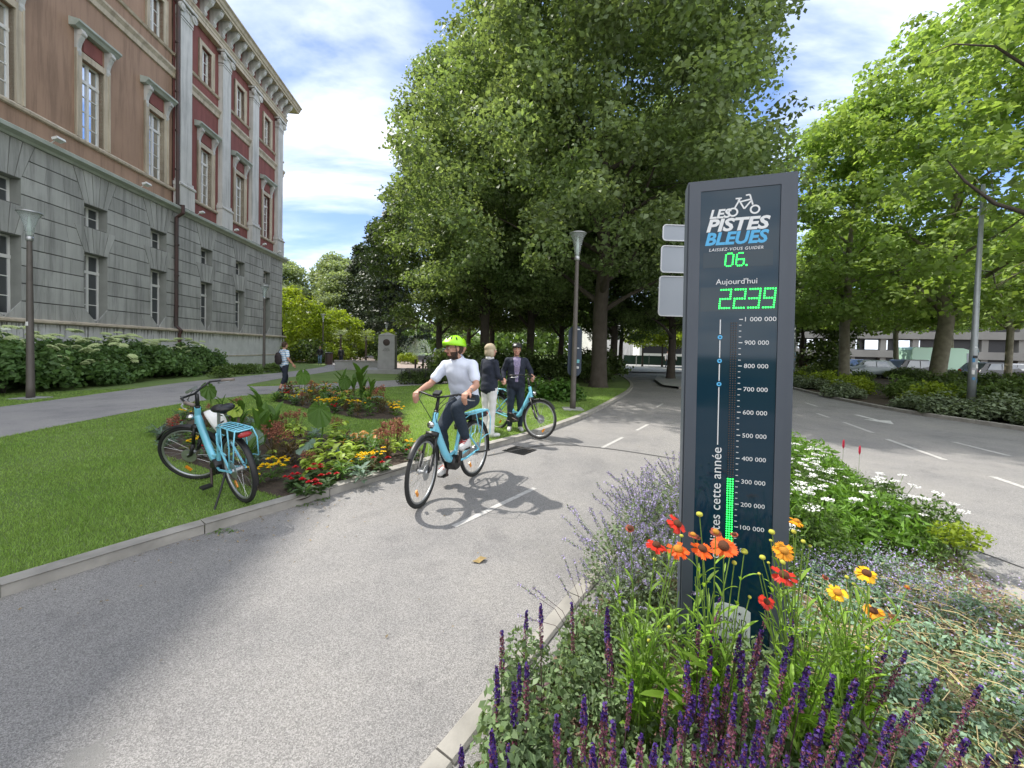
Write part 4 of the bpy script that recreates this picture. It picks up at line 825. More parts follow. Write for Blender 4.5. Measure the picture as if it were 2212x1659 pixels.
mb = MB(); mb.add([(.075 * math.sin(a) * 1.02, -.075 * math.cos(a) * 1.02, z) for z in (1.83, 1.93) for a in (-.5, -.2, .2, .5)], [(0, 1, 5, 4), (1, 2, 6, 5), (2, 3, 7, 6)]); mb.build('sticker', M_white, l1)
q = G(1237, 885, .05); lm = lamp(q.x, q.y, 'lamp in the middle of the picture with the oval blue sign behind its pole')
q = G(570, 803, .05); lamp(q.x, q.y, 'slim lamp near the far corner of the building')
q = G(697, 781, .05); lamp(q.x * .98, q.y * .98, 'first lamp of the plaza, beside the yellow green tree', 4.3)
q = G(757, 778, .05); lamp(-17.0, 40.5, 'second lamp of the plaza above the palms', 4.0)
lamp(-13.3, 40.5, 'third lamp of the plaza left of the stone monument', 4.0); lamp(-1.9, 29, 'lamp deep in the shade of the grove behind the standing group', 4.65)
# oval blue sign back strapped to the lamp
t = thing('oval_sign', 'tall rounded dark blue sign seen from behind, strapped to the middle lamp pole', 'sign', (lm.location.x + .03, lm.location.y + .11, .05), R(4))
mb = MB(); pts = []
for i in range(13): a = R(180 * i / 12); pts.append((.185 * math.cos(a), 0, 2.05 + .185 * math.sin(a)))
for i in range(13): a = R(180 + 180 * i / 12); pts.append((.185 * math.cos(a), 0, 1.05 + .185 * math.sin(a)))
mb.extrude(pts, (0, .006, 0)); mb.build('sign_plate', mat('dark_blue_back', (0.02, 0.035, 0.06), .5), t)
for z_ in (2.12, 1.62, 1.12): MB().bx(-.07, .11, -.024, -.004, z_, z_ + .03).build('strap', M_alu, t)
MB().bx(.06, .13, -.003, 0, 1.24, 1.33).build('sticker', mat('teal_sticker', (0.15, 0.42, 0.45), .6), t); MB().bx(.04, .12, -.003, 0, 1.09, 1.14).build('sticker', M_white, t)
# tall poles on the right
M_galv = mat('galvanised_pole', (0.36, 0.39, 0.40), .45, metal=.4, noise=(5, (0.28, 0.30, 0.31), .8)); 
def stickered(x, y, h, r, label, arm=True):
    t = thing('road_light_pole', label, 'pole', (x, y, .05)); mb = MB(); mb.lathe([(r * 1.25, 0), (r * 1.25, 1.9), (r, 2.0), (r * .62, h)], n=14); mb.build('pole', M_galv, t, True)
    rg = random.Random(int(x * 100)); ms = [M_white, mat('grey_sticker', (0.4, 0.4, 0.42), .7), mat('blue_sticker', (0.08, 0.25, 0.45), .7), mat('pale_blue_sticker', (0.3, 0.5, 0.6), .7), M_black]
    for i in range(15):
        z0 = rg.uniform(.5, 2.3); a0 = rg.uniform(-1.2, .8); h_ = rg.uniform(.05, .16); w_ = rg.uniform(.5, 1.1); rr = (r * 1.25 if z0 < 1.9 else r) + .003 + i * .0004
        if z0 < 1.9 < z0 + h_: h_ = 1.88 - z0
        mb = MB(); n = 5; mb.add([(rr * math.sin(a0 + w_ * k / n), -rr * math.cos(a0 + w_ * k / n), z0 + hh) for hh in (0, h_) for k in range(n + 1)], [(k, k + 1, n + 2 + k, n + 1 + k) for k in range(n)]); mb.build('sticker', rg.choice(ms), t)
    if arm: MB().box((-.25, -.1, h + .02), (.6, .25, .09), None, .8).build('lantern', M_alu, t)
    return t
q = G(2097, 872, .05); stickered(q.x * .80, q.y * .80, 6.7, .072, 'tall grey road light pole covered in stickers, at the right', False)
q = G(1714, 812, .05); stickered(q.x * .82, q.y * .82, 4.4, .06, 'thin pale pole with a stickered foot just right of the totem', False)
# ================= MONUMENT, BENCH, RAILING, FOUNTAIN =================
t = thing('stone_monument', 'pale square stone pillar with pyramid top, round bronze medallion and engraved lines', 'monument', (-7.35, 22.7, .05), R(8))
mb = MB(); mb.bx(-1.45, 1.15, -1.2, 1.2, 0, .22); mb.build('plinth', M_concrete, t)
mb = MB(); mb.add([(-.48, -.48, .22), (.48, -.48, .22), (.48, .48, .22), (-.48, .48, .22), (-.45, -.45, 2.2), (.45, -.45, 2.2), (.45, .45, 2.2), (-.45, .45, 2.2)], [(0, 1, 5, 4), (1, 2, 6, 5), (2, 3, 7, 6), (3, 0, 4, 7)]); mb.build('shaft', M_concrete, t)
mb = MB(); mb.add([(-.47, -.47, 2.2), (.47, -.47, 2.2), (.47, .47, 2.2), (-.47, .47, 2.2), (0, 0, 2.38)], [(0, 1, 4), (1, 2, 4), (2, 3, 4), (3, 0, 4), (3, 2, 1, 0)]); mb.build('cap', M_concrete, t)
M_brz = mat('dark_bronze', (0.05, 0.035, 0.03), .5, metal=.4, bump=(20, .8, .02)); MB().lathe([(0, .04), (.12, .035), (.19, .02), (.195, 0)], (0, -.462, 1.78), (0, -1, 0), 24).build('medallion', M_brz, t)
for z_, s_, w_ in ((1.42, 'A JOSEPH', .26), (1.34, 'SYLVESTRE', .36), (1.27, 'RECONNAISSANTE', .40)): txt(s_, .07, M_brz, t, 0, z_, y=-.475, width=w_, align='CENTER', name='inscription')
t = thing('low_wall', 'long low pale wall beside the stone monument', 'wall', (-9.6, 24.6, .05), R(8)); MB().bx(-1.6, 1.4, -.2, .2, 0, .52).build('wall_body', M_concrete, t); MB().bx(-1.65, 1.45, -.24, .24, .525, .60).build('coping', M_kerb, t)
t = thing('stone_bench', 'dark grey slab bench behind the black arched railing', 'bench', (-4.35, 18.3, .05), R(6)); MB().box((0, 0, .46), (1.35, .42, .16)).build('seat', mat('dark_stone', (0.11, 0.105, 0.10), .8), t)
for x in (-.45, .45): MB().box((x, 0, .19), (.14, .36, .38)).build('leg', M_concrete, t)
t = thing('arched_railing', 'black iron railing of crossed arches around the ivy by the branch path', 'railing', (-4.5, 15.7, .05), R(27))
for i in range(9):
    mb = MB(); x = i * .33; mb.tube([(x, 0, 0), (x, 0, .62)], .014, 6); mb.tube([(x, 0, .05), (x + .04, 0, .45), (x + .165, 0, .60), (x + .29, 0, .45), (x + .33, 0, .05)], .012, 6); mb.tube([(x - .12, 0, 0), (x, 0, .60), (x + .12, 0, 0)], .010, 6); mb.build('arch', M_black, t)
t = thing('fountain', 'white water jets rising behind the plaza planting', 'fountain', (-12.6, 50, .06)); MB().lathe([(3.2, 0), (3.2, .45), (2.9, .5), (2.9, .3), (0, .3)], n=28).build('basin', M_concrete, t)
M_wat = mat('white_water', (0.85, 0.88, 0.92), .4, transl=.3); rg = np.random.default_rng(3); cs_ = []
for k in range(16):
    a = k * .393; r_ = 2.3; u = rg.uniform(0, 1, 260); vx = r_ * (1 - 1.5 * u); zz_ = .3 + 2.6 * 4 * u * (1 - u) * (.75 + .25 * (k % 2)); cs_.append(np.stack([math.cos(a) * vx, math.sin(a) * vx, zz_], 1) + rg.normal(size=(260, 3)) * .05)
u = rg.uniform(0, 1, 700); cs_.append(np.stack([rg.normal(size=700) * .07 * (1.4 - u), rg.normal(size=700) * .07, .3 + 4.4 * u], 1)); v, f = leaves(np.concatenate(cs_), .13, wr=.9, rg=rg); link('water_jets', npmesh('water_jets', v, f, M_wat), t)
t = thing('sculpture', 'round dark bronze sculpture on the plaza beside the first lamp', 'sculpture', (-17.2, 36, .06)); MB().ell((0, 0, 1.5), (.75, .4, .5), bump=.08).build('bronze_body', M_brz, t); MB().lathe([(.3, 0), (.22, 1.1)], n=10).build('pedestal', M_concrete, t)
for i, (x, y) in enumerate(((-16.4, 31.5), (-14.3, 30.0))):
    t = thing('litter_bin', ('dark cylindrical litter bin at the edge of the plaza', 'grey litter bin beside the people on the plaza')[i], 'bin', (x, y, .06)); MB().lathe([(.26, 0), (.28, .85), (.25, .87)], n=16).build('body', M_zinc, t); MB().lathe([(.30, .86), (.30, .93), (.2, .97)], n=16).build('lid', M_black, t)
for i, (x, y) in enumerate(((-5.75, 22.9), (-5.35, 23.1), (-9.9, 28.6), (-9.55, 28.8))):
    t = thing('bollard', ('left bollard of the pair right of the monument', 'right bollard of the pair right of the monument', 'left bollard of the pair behind the low wall', 'right bollard of the pair behind the low wall')[i], 'bollard', (x, y, .05)); MB().lathe([(.06, 0), (.06, .72)], n=10).build('post', M_zinc, t); MB().ell((0, 0, .76), .075).build('ball_top', M_zinc, t)
# ================= FAR BUILDINGS =================
M_conc2 = mat('weathered_concrete', (0.27, 0.265, 0.25), .9, noise=(.4, (0.18, 0.178, 0.17), .9, 8)); M_dk = mat('dark_opening', (0.03, 0.03, 0.035), .4)
t = thing('concrete_building', 'weathered grey concrete building with open bays and glass balconies behind the trees', 'building', (55, 62, 0), R(-22))
MB().bx(-16, 34, 0, 16, 0, 11).build('wall', M_dk, t)
for k in range(4): MB().bx(-16.3, 34.3, -1.2, .1, 2.9 * k + 1.9, 2.9 * k + 3.0).build('floor_band', M_conc2, t)
for k in range(14): MB().bx(-16 + k * 3.8, -15.3 + k * 3.8, -.9, .0, 0, 11).build('pier', M_conc2, t)
for k in range(6): MB().bx(-14 + k * 3.8, -11.2 + k * 3.8, -.5, -.4, 3.1, 4.6).build('balcony_glass', M_glass, t)
t = thing('white_building', 'pale low building seen under the trees at the end of the path', 'building', (33, 92, 0), R(5)); MB().bx(-14, 16, 0, 10, 0, 9).build('wall', M_trimw, t)
for k in range(8): MB().bx(-13 + k * 3.6, -11 + k * 3.6, -.05, .2, 4.6, 6.6).build('window', M_glassd, t)
MB().bx(-14.3, 16.3, -.4, 10.3, 9, 9.5).build('roof', M_zinc, t)
t = thing('site_cabin', 'white cabin with a wide dark window behind the green mesh fence', 'cabin', (19.5, 50, .1), R(3)); MB().bx(-3.0, 3.0, 0, 2.4, 0, 2.9).build('body', M_white, t); MB().bx(-2.6, 2.6, -.03, .1, 1.5, 2.5).build('window', M_dk, t); MB().bx(-3.1, 3.1, -.1, 2.5, 2.9, 3.05).build('roof', M_alu, t)
t = thing('mesh_fence', 'dark green panel fence at the end of the path', 'fence', (13.5, 46.5, .1), R(-5))
for k in range(10):
    mb = MB(); mb.tube([(k * 1.5, 0, 0), (k * 1.5, 0, 1.3)], .03, 6); mb.bx(k * 1.5 + .04, k * 1.5 + 1.46, -.01, .01, .1, 1.2); mb.build('fence_panel', mat('dark_green_mesh', (0.012, 0.045, 0.03), .6) if k == 0 else bpy.data.materials['dark_green_mesh'], t)
TS = tree_proto('street_tree', 44, 2.2, 2.6, 6.2, 50, 5000, .26, M_lime, M_bark, .10, 2.6, nl=5, twigs=15, cr=(.6, 1.1))
for i, (x, y) in enumerate(((14.6, 43), (17.0, 43.5), (19.3, 41), (22.0, 42), (24.8, 43))): place(TS, x, y, i, 1, ('leftmost', 'second', 'middle', 'fourth', 'rightmost')[i] + ' of the slim street trees beyond the end of the path', group='slim street trees along the far pavement')
# ================= VEHICLES =================
M_tyre = M_rubber
def vwheel(t, x, y, r):
    p = MB().lathe([(r * .62, -.11), (r, -.10), (r, .10), (r * .62, .11)], (x, y, r), (0, 1, 0), 20).build('wheel', M_rubber, t); MB().lathe([(0, -.115), (r * .6, -.112), (r * .6, .112), (0, .115)], (x, y, r), (0, 1, 0), 14).build('rim', M_alu, p)
def vehicle(name, label, cat, x, y, rz, L_, W, H_, cm, van=False, group=None):
    t = thing(name, label, cat, (x, y, .02), rz, group)
    if van: pr = [(0, .35), (0, 1.0), (.05, H_ * .93), (.2, H_), (L_ * .66, H_), (L_ * .76, H_ * .93), (L_ * .86, H_ * .58), (L_ * .98, H_ * .46), (L_, .8), (L_, .4)]
    else: pr = [(0, .35), (0, .75), (L_ * .03, .95), (L_ * .13, H_ * .96), (L_ * .22, H_), (L_ * .52, H_), (L_ * .70, .98), (L_ * .95, .85), (L_, .65), (L_, .35)]
    mb = MB(); n = len(pr); k = .84; vs = []
    for s_ in (-1, 1):
        for (a, b) in pr: vs.append((a - L_ / 2, s_ * W / 2 * (1 if b < 1.05 else 1 - (1 - k) * (b - 1.05) / max(.1, (H_ - 1.05)) * (.5 if van else 1)), b))
    mb.add(vs, [tuple(range(n - 1, -1, -1)), tuple(range(n, 2 * n))] + [(i, (i + 1) % n, n + (i + 1) % n, n + i) for i in range(n)]); bo = mb.build('body', cm, t)
    bv = bo.modifiers.new('b', 'BEVEL'); bv.width = .05; bv.segments = 2
    for s_ in (-1, 1):
        yy = s_ * (W / 2 * (.955 if van else .925)) ; e = s_ * .02
        if van: wins = [[(L_ * .70, 1.32), (L_ * .84, 1.32), (L_ * .775, H_ * .84), (L_ * .70, H_ * .84)]]
        else: wins = [[(L_ * .14, .98), (L_ * .36, .98), (L_ * .36, H_ - .1), (L_ * .20, H_ - .1)], [(L_ * .375, .98), (L_ * .66, .98), (L_ * .53, H_ - .1), (L_ * .375, H_ - .1)]]
        for wn in wins: MB().extrude([(a - L_ / 2, yy + (s_ * W / 2 * .03 if b < 1.4 else -s_ * .015), b) for a, b in wn], (0, e, 0)).build('side_window', M_glassd, t)
    c = MB(); a0, a1 = (pr[5], pr[6]); q0 = W / 2 * .82
    c.extrude([(a0[0] - L_ / 2 + .03, -q0 * .95, a0[1] - .03), (a1[0] - L_ / 2 + .04, -q0, a1[1] + .03), (a1[0] - L_ / 2 + .04, q0, a1[1] + .03), (a0[0] - L_ / 2 + .03, q0 * .95, a0[1] - .03)], (.02, 0, .012)).build('windscreen', M_glassd, t)
    for s_ in (-1, 1): MB().ell((L_ / 2 - .02, s_ * W * .36, .68), (.06, .16, .09)).build('headlight', M_chrome, t); MB().bx(-L_ / 2 - .015, -L_ / 2 + .03, s_ * W * .36 - .1, s_ * W * .36 + .1, .75, .95).build('tail_light', mat('red_lens', (0.4, 0.01, 0.01), .2), t)
    for x_ in (L_ * .18, L_ * .81):
        for s_ in (-1, 1): vwheel(t, x_ - L_ / 2, s_ * (W / 2 - .10), .33 if not van else .36)
    return t
vehicle('delivery_van', 'mint green high roof panel van parked behind the plane trees', 'van', 39.5, 35.5, R(-6), 6.4, 2.05, 2.75, mat('mint_paint', (0.42, 0.66, 0.50), .35, coat=.5), True)
cg = 'cars parked behind the border'
for (x, y, rz, H_, c, lab) in ((32.8, 31, R(-8), 1.62, (0.02, 0.02, 0.025), 'black car parked in front of the mint van'), (28.6, 31.5, R(170), 1.5, (0.36, 0.42, 0.46), 'silver blue hatchback left of the black car'), (38.6, 30.5, R(-8), 1.55, (0.03, 0.03, 0.035), 'dark grey car parked in front of the van bonnet'),
        (30.0, 36, R(5), 1.5, (0.55, 0.56, 0.58), 'white car at the left end of the parked row'), (47, 36, R(-8), 1.5, (0.6, 0.6, 0.6), 'white car at the right end of the parked row'), (35.0, 39, R(-8), 1.5, (0.05, 0.12, 0.32), 'blue car parked behind the silver blue hatchback')):
    vehicle('parked_car', lab, 'car', x, y, rz, 4.2, 1.78, H_, mat('car_paint', c, .3, coat=.6), group=cg)
for i, (x, y, rz, c, lab) in enumerate(((-9.4, 54, R(75), (0.6, 0.6, 0.62), 'white car far behind the bench'), (-8.6, 47, R(95), (0.5, 0.52, 0.54), 'silver car far behind, right of the fountain'), (-7.6, 58, R(80), (0.03, 0.03, 0.035), 'black car far behind at the grove edge'), (-10.8, 63, R(80), (0.62, 0.62, 0.62), 'white van-like car farthest behind the fountain'))):
    vehicle('parked_car', lab, 'car', x, y, rz, 4.2, 1.78, 1.5, mat('car_paint', c, .3, coat=.6), group='cars beyond the plaza')
# dry leaf on the path
q = G(1035, 1213); t = thing('dry_leaf', 'curled dry brown leaf lying on the sunlit path', 'leaf', (q.x, q.y, .004), .4); mb = MB()
mb.add([(-.06, 0, .012), (-.02, .025, .0), (.02, .03, .02), (.065, .005, .008), (.03, -.025, .022), (-.01, -.03, .002), (0, 0, .012)], [(0, 5, 6), (5, 4, 6), (4, 3, 6), (3, 2, 6), (2, 1, 6), (1, 0, 6)]); mb.build('blade', mat('dry_leaf_brown', (0.28, 0.20, 0.08), .8), t); MB().tube([(.065, .005, .008), (.10, .02, .004)], .0015, 4).build('stalk', M_bark, t)
# ================= BICYCLES =================
def rotz_about(ax0, ax1, ang):
    d = (Vector(ax1) - Vector(ax0)).normalized(); T1 = Matrix.Translation(Vector(ax0)); return T1 @ Matrix.Rotation(ang, 4, d) @ T1.inverted()
M_red_l = mat('red_tail_lens', (0.35, 0.02, 0.02), .25); M_orange = mat('orange_reflector', (0.85, 0.30, 0.02), .3); M_brown_g = mat('grey_grip', (0.22, 0.18, 0.16), .7)
def wheel(parent, c, r, xf=None, disc=True, reflector=True):
    c = Vector(c)
    def ringpts(rr, y=0, n=56): return [c + Vector((rr * math.cos(6.28318 * i / n), y, rr * math.sin(6.28318 * i / n))) for i in range(n)]
    mb = MB(); mb.xf = xf; mb.tube(ringpts(r - .021), .021, 8, closed=True, flat=(0, 1, 0)); t_ = mb.build('wheel', M_rubber, parent, True)
    mb = MB(); mb.xf = xf; mb.tube(ringpts(r - .050), (.012), 6, closed=True); mb.build('rim', M_alu if reflector else M_alu, t_, True)
    mb = MB(); mb.xf = xf
    for i in range(28):
        a = 6.28318 * i / 28; s_ = 1 if i % 2 else -1; b_ = a + (.5 if i % 4 < 2 else -.5)
        mb.tube([c + Vector((.025 * math.cos(b_), s_ * .03, .025 * math.sin(b_))), c + Vector(((r - .055) * math.cos(a), 0, (r - .055) * math.sin(a)))], .0011, 3, cap=False)
    mb.build('spokes', M_chrome, t_)
    mb = MB(); mb.xf = xf; mb.lathe([(.018, -.055), (.028, -.035), (.02, -.02), (.02, .02), (.028, .035), (.018, .055)], c, (0, 1, 0), 12)
    if disc: mb.lathe([(.03, .04), (.08, .041), (.08, .044), (.03, .045)], c, (0, 1, 0), 20)
    mb.build('hub', M_alu, t_)
    if reflector:
        mb = MB(); mb.xf = xf; mb.box(c + Vector((r * .30, 0, -r * .52)), (.03, .012, .075), Matrix.Rotation(.6, 3, 'Y')); mb.build('reflector', M_orange, t_)
def bike(label, loc, rz, steer=0.0, lean=0.0, crank=0.0, stand=False, group='sky blue electric bicycles'):
    t = thing('electric_bicycle', label, 'bicycle', loc, rz, group); t.rotation_euler = (lean, 0, rz)
    W, r = 1.07, .35; A0, A1 = Vector((.99, 0, .35)), Vector((.785, 0, .93)); X = rotz_about(A0, A1, steer)
    wheel(t, (0, 0, r), r, None); wheel(t, (W, 0, r), r, X)
    # frame
    mb = MB(); mb.tube([(.835, 0, .80), (.79, 0, .70), (.73, 0, .585), (.66, 0, .46), (.60, 0, .375), (.53, 0, .335), (.45, 0, .33)], [(.034, .045), (.036, .05), (.034, .05), (.034, .048), (.034, .045), (.03, .04), (.025, .03)], 12, flat=(0, 1, 0))
    mb.tube([(.862, 0, .72), (.795, 0, .905)], .030, 12); mb.tube([(.46, 0, .31), (.395, 0, .50), (.315, 0, .74)], [.024, .021, .020], 10)
    mb.tube([(.60, 0, .39), (.50, 0, .40), (.42, 0, .42)], [.02, .018, .018], 8)
    for s_ in (-1, 1): mb.tube([(.44, s_ * .03, .30), (.30, s_ * .055, .30), (0, s_ * .066, .345)], .0125, 8); mb.tube([(.335, s_ * .02, .68), (.25, s_ * .055, .60), (.01, s_ * .066, .355)], .0105, 8)
    smooth_angle(mb.build('frame', M_blue, t, True))
    # motor and cranks
    mb = MB(); mb.lathe([(.0, -.055), (.07, -.055), (.085, -.035), (.085, .035), (.07, .055), (0, .055)], (.475, 0, .295), (0, 1, 0), 18); mb.bx(.38, .47, -.045, .045, .24, .33); smooth_angle(mb.build('motor', M_black, t, True))
    ca = crank
    for s_ in (-1, 1):
        a = ca + (math.pi if s_ > 0 else 0); e = Vector((.475 + .17 * math.sin(a), s_ * .10, .295 - .17 * math.cos(a)))
        c_ = MB().tube([(.475, s_ * .07, .295), e], [.014, .011], 6).build('crank', M_zinc, t); MB().box(e + Vector((0, s_ * .05, 0)), (.095, .09, .022)).build('pedal', M_black, c_)
    MB().lathe([(0, -.078), (.085, -.078), (.09, -.07), (0, -.07)], (.475, 0, .295), (0, 1, 0), 22).build('chainring', M_black, t)
    mb = MB(); mb.tube([(.475, -.072, .375), (0, -.06, .385)], .005, 4); mb.tube([(.475, -.072, .215), (.05, -.06, .27), (0, -.06, .31)], .005, 4); mb.build('chain', M_zinc, t)
    # saddle
    MB().tube([(.315, 0, .73), (.245, 0, .93)], .0145, 10).build('seatpost', M_alu, t)
    mb = MB(); mb.ell((.13, 0, .965), (.10, .095, .038)); mb.ell((.13, .05, .972), (.08, .05, .034)); mb.ell((.13, -.05, .972), (.08, .05, .034)); mb.tube([(.12, 0, .96), (.26, 0, .962), (.345, 0, .95)], [.05, .034, .022], 10); mb.build('saddle', M_black, t, True)
    # mudguards
    def arc(c, rr, a0, a1, xf, nm, n=18):
        mb = MB(); mb.xf = xf; vs = []
        for i in range(n + 1):
            a = a0 + (a1 - a0) * i / n
            for (dy, dr) in ((-.028, -.012), (-.018, 0), (.018, 0), (.028, -.012)): vs.append((c[0] + (rr + dr) * math.cos(a), dy, c[2] + (rr + dr) * math.sin(a)))
        mb.add(vs, [(i * 4 + k, i * 4 + k + 1, i * 4 + k + 5, i * 4 + k + 4) for i in range(n) for k in range(3)]); mb.build(nm, M_black, t, True)
    arc((0, 0, r), r + .022, R(20), R(195), None, 'mudguard'); arc((W, 0, r), r + .022, R(35), R(178), X, 'mudguard')
    # rack with battery and tail light
    mb = MB(); z_ = .80; pts = [(.17, .05, z_), (.10, .07, z_), (-.26, .075, z_), (-.29, .05, z_), (-.29, -.05, z_), (-.26, -.075, z_), (.10, -.07, z_), (.17, -.05, z_)]; mb.tube(pts, .0075, 8, closed=True)
    for x_ in (.08, .0, -.08, -.16, -.22): mb.tube([(x_, .072, z_), (x_, -.072, z_)], .006, 6)
    for s_ in (-1, 1): mb.tube([(-.10, s_ * .075, z_), (-.08, s_ * .078, .60), (.0, s_ * .075, .38)], .0075, 8); mb.tube([(-.26, s_ * .075, z_), (-.27, s_ * .10, .70), (-.22, s_ * .11, .50), (-.14, s_ * .10, .50), (-.05, s_ * .078, .46)], .0065, 8); mb.tube([(.16, s_ * .05, z_), (.33, s_ * .02, .74)], .0065, 6); mb.tube([(.06, s_ * .072, z_), (.03, s_ * .10, .56), (-.05, s_ * .10, .54)], .006, 6)
    mb.build('rack', M_blue, t, True)
    MB().box((-.06, 0, .752), (.38, .11, .062)).build('battery', M_black, t); MB().ell((-.272, 0, .752), (.025, .062, .026)).build('tail_light', M_red_l, t)
    # steering group
    mb = MB(); mb.xf = X
    mb.tube([(.785, 0, .93), (.80, 0, .885)], .024, 10); mb.box((.872, 0, .69), (.06, .13, .05), Matrix.Rotation(-.34, 3, 'Y'))
    mb.tube([(.80, 0, .885), (.872, 0, .69)], .014, 8)
    for s_ in (-1, 1): mb.tube([(.875, s_ * .055, .69), (.955, s_ * .058, .50)], .0165, 8); mb.tube([(.955, s_ * .058, .50), (1.03, s_ * .062, .37), (W, s_ * .062, .35)], [.021, .019, .012], 8)
    mb.build('fork', M_black, t, True)
    mb = MB(); mb.xf = X; mb.tube([(.79, 0, .92), (.765, 0, .99), (.745, 0, 1.06)], [.021, .019, .017], 10)
    mb.tube([(.555, .33, 1.07), (.64, .295, 1.085), (.73, .22, 1.11), (.765, .10, 1.085), (.765, 0, 1.065), (.765, -.10, 1.085), (.73, -.22, 1.11), (.64, -.295, 1.085), (.555, -.33, 1.07)], .0115, 8)
    hb = mb.build('handlebar', M_black, t, True)
    for s_ in (-1, 1):
        mb = MB(); mb.xf = X; mb.tube([(.54, s_ * .337, 1.068), (.655, s_ * .288, 1.087)], .0175, 10); mb.build('grip', M_brown_g if stand else M_black, hb, True)
        mb = MB(); mb.xf = X; mb.tube([(.67, s_ * .27, 1.08), (.70, s_ * .29, 1.06), (.66, s_ * .33, 1.045), (.60, s_ * .365, 1.04)], [.012, .008, .007, .006], 6); mb.build('brake_lever', M_alu, hb, True)
    mb = MB(); mb.xf = X; mb.box((.78, 0, 1.115), (.085, .075, .03), Matrix.Rotation(.35, 3, 'Y')); mb.build('display', M_alu if stand else M_black, hb)
    mb = MB(); mb.xf = (X @ Matrix.Translation((.30, 0, .43)) @ Matrix.Scale(.60, 4)) if stand else X; mb.tube([(.72, .20, 1.11), (.90, .16, 1.10), (.95, .05, .97), (.90, 0, .80), (.87, 0, .72)], .0042, 5); mb.tube([(.72, -.20, 1.11), (.92, -.14, 1.06), (.96, -.03, .94), (.89, 0, .84), (.84, .01, .72)], .0042, 5); mb.tube([(.70, .21, 1.10), (.86, .10, 1.0), (.88, .03, .9), (.83, .03, .8)], .0042, 5); mb.build('cables', M_black, hb)
    mb = MB(); mb.xf = X; mb.lathe([(.012, -.03), (.034, .0), (.037, .03), (0, .036)], (.90, 0, .80), (1, 0, -.15), 14); mb.build('headlight', M_chrome, hb, True)
    if stand: MB().tube([(.10, .075, .33), (.04, .17, .16), (-.03, .28, -.01)], [.011, .009, .011], 8).build('kickstand', M_black, t)
    else: MB().tube([(.10, .075, .33), (-.06, .09, .30), (-.22, .10, .285)], [.011, .009, .011], 8).build('kickstand', M_black, t)
    return t
def bike_at(rear, front, label, **k):
    a = math.atan2(front[1] - rear[1], front[0] - rear[0]); return bike(label, (rear[0], rear[1], k.pop('z', 0.0)), a, **k)
b1 = bike_at((-.43, 4.80), (-.85, 3.86), 'sky blue electric bicycle ridden on the path by the man in the yellow green helmet', steer=R(12), lean=R(3), crank=0.0)
_r2 = G(526, 1084, .055); _f2 = _r2 + Vector((-.84, .54, 0))
b2 = bike_at(_r2, _f2, 'sky blue electric bicycle parked alone on its stand on the shaded lawn', steer=R(38), lean=R(-8), crank=2.9, stand=True, z=.055); b2.scale = (.955,) * 3
b3 = bike_at((-.28, 7.56), (.56, 6.76), 'sky blue electric bicycle held by the man in the navy jacket', steer=R(8), lean=R(-4), crank=1.4, z=.02)
# small helmet hanging by the saddle of the parked bike
def helmet_mesh(name, m, c, q, parent, k=1.0, mi=None):
    mb = MB(); mb.xf = Matrix.Translation(Vector(c)) @ q.to_matrix().to_4x4() @ Matrix.Scale(k, 4); n, kk = 24, 9; vs = []; fs = []
    for sh, rs in ((0, 1.0), (1, .90)):
        for i in range(kk + 1):
            th = (math.pi * .56) * i / kk
            for j in range(n):
                a = 2 * math.pi * j / n; rr = rs * (1 + (.035 * math.cos(6 * a) if 1 < i < kk - 1 else 0)); vs.append((.145 * rr * math.sin(th) * math.cos(a) - .0, .108 * rr * math.sin(th) * math.sin(a), .105 * rr * math.cos(th) + (.02 * math.cos(a) if i > kk - 3 else 0)))
    b_ = (kk + 1) * n
    for i in range(kk):
        for j in range(n): q_ = (i * n + j, (i + 1) * n + j, (i + 1) * n + (j + 1) % n, i * n + (j + 1) % n); fs.append(q_); fs.append(tuple(b_ + x for x in q_[::-1]))
    for j in range(n): fs.append((kk * n + j, b_ + kk * n + j, b_ + kk * n + (j + 1) % n, kk * n + (j + 1) % n))
    mb.add(vs, fs); o = mb.build(name, m, parent, True); mv = MB(); mv.xf = mb.xf
    for (a, e0, e1) in ((.35, .35, .85), (-.35, .35, .85), (0, .45, .9), (.95, .45, .95), (-.95, .45, .95), (2.2, .5, 1.0), (-2.2, .5, 1.0), (1.5, .6, 1.1), (-1.5, .6, 1.1)):
        pl = [(.148 * math.sin(e) * math.cos(a), .111 * math.sin(e) * math.sin(a), .107 * math.cos(e)) for e in (e0, (e0 + e1) / 2, e1)]; mv.tube(pl, [.004, .009, .005], 6)
    mv.build('vents', M_black, o, True); return o
t = thing('bicycle_helmet', 'white and black helmet hanging beside the saddle of the parked bicycle', 'helmet', b2.location + Vector((-.52, .30, .60)), .6); helmet_mesh('shell', M_white, (0, 0, .1), Quaternion((0, 1, 0), 1.2), t, 1.0)
MB().tube([(0, .08, .10), (.08, .03, .0), (0, -.08, .1)], .006, 5).build('strap', M_black, t)
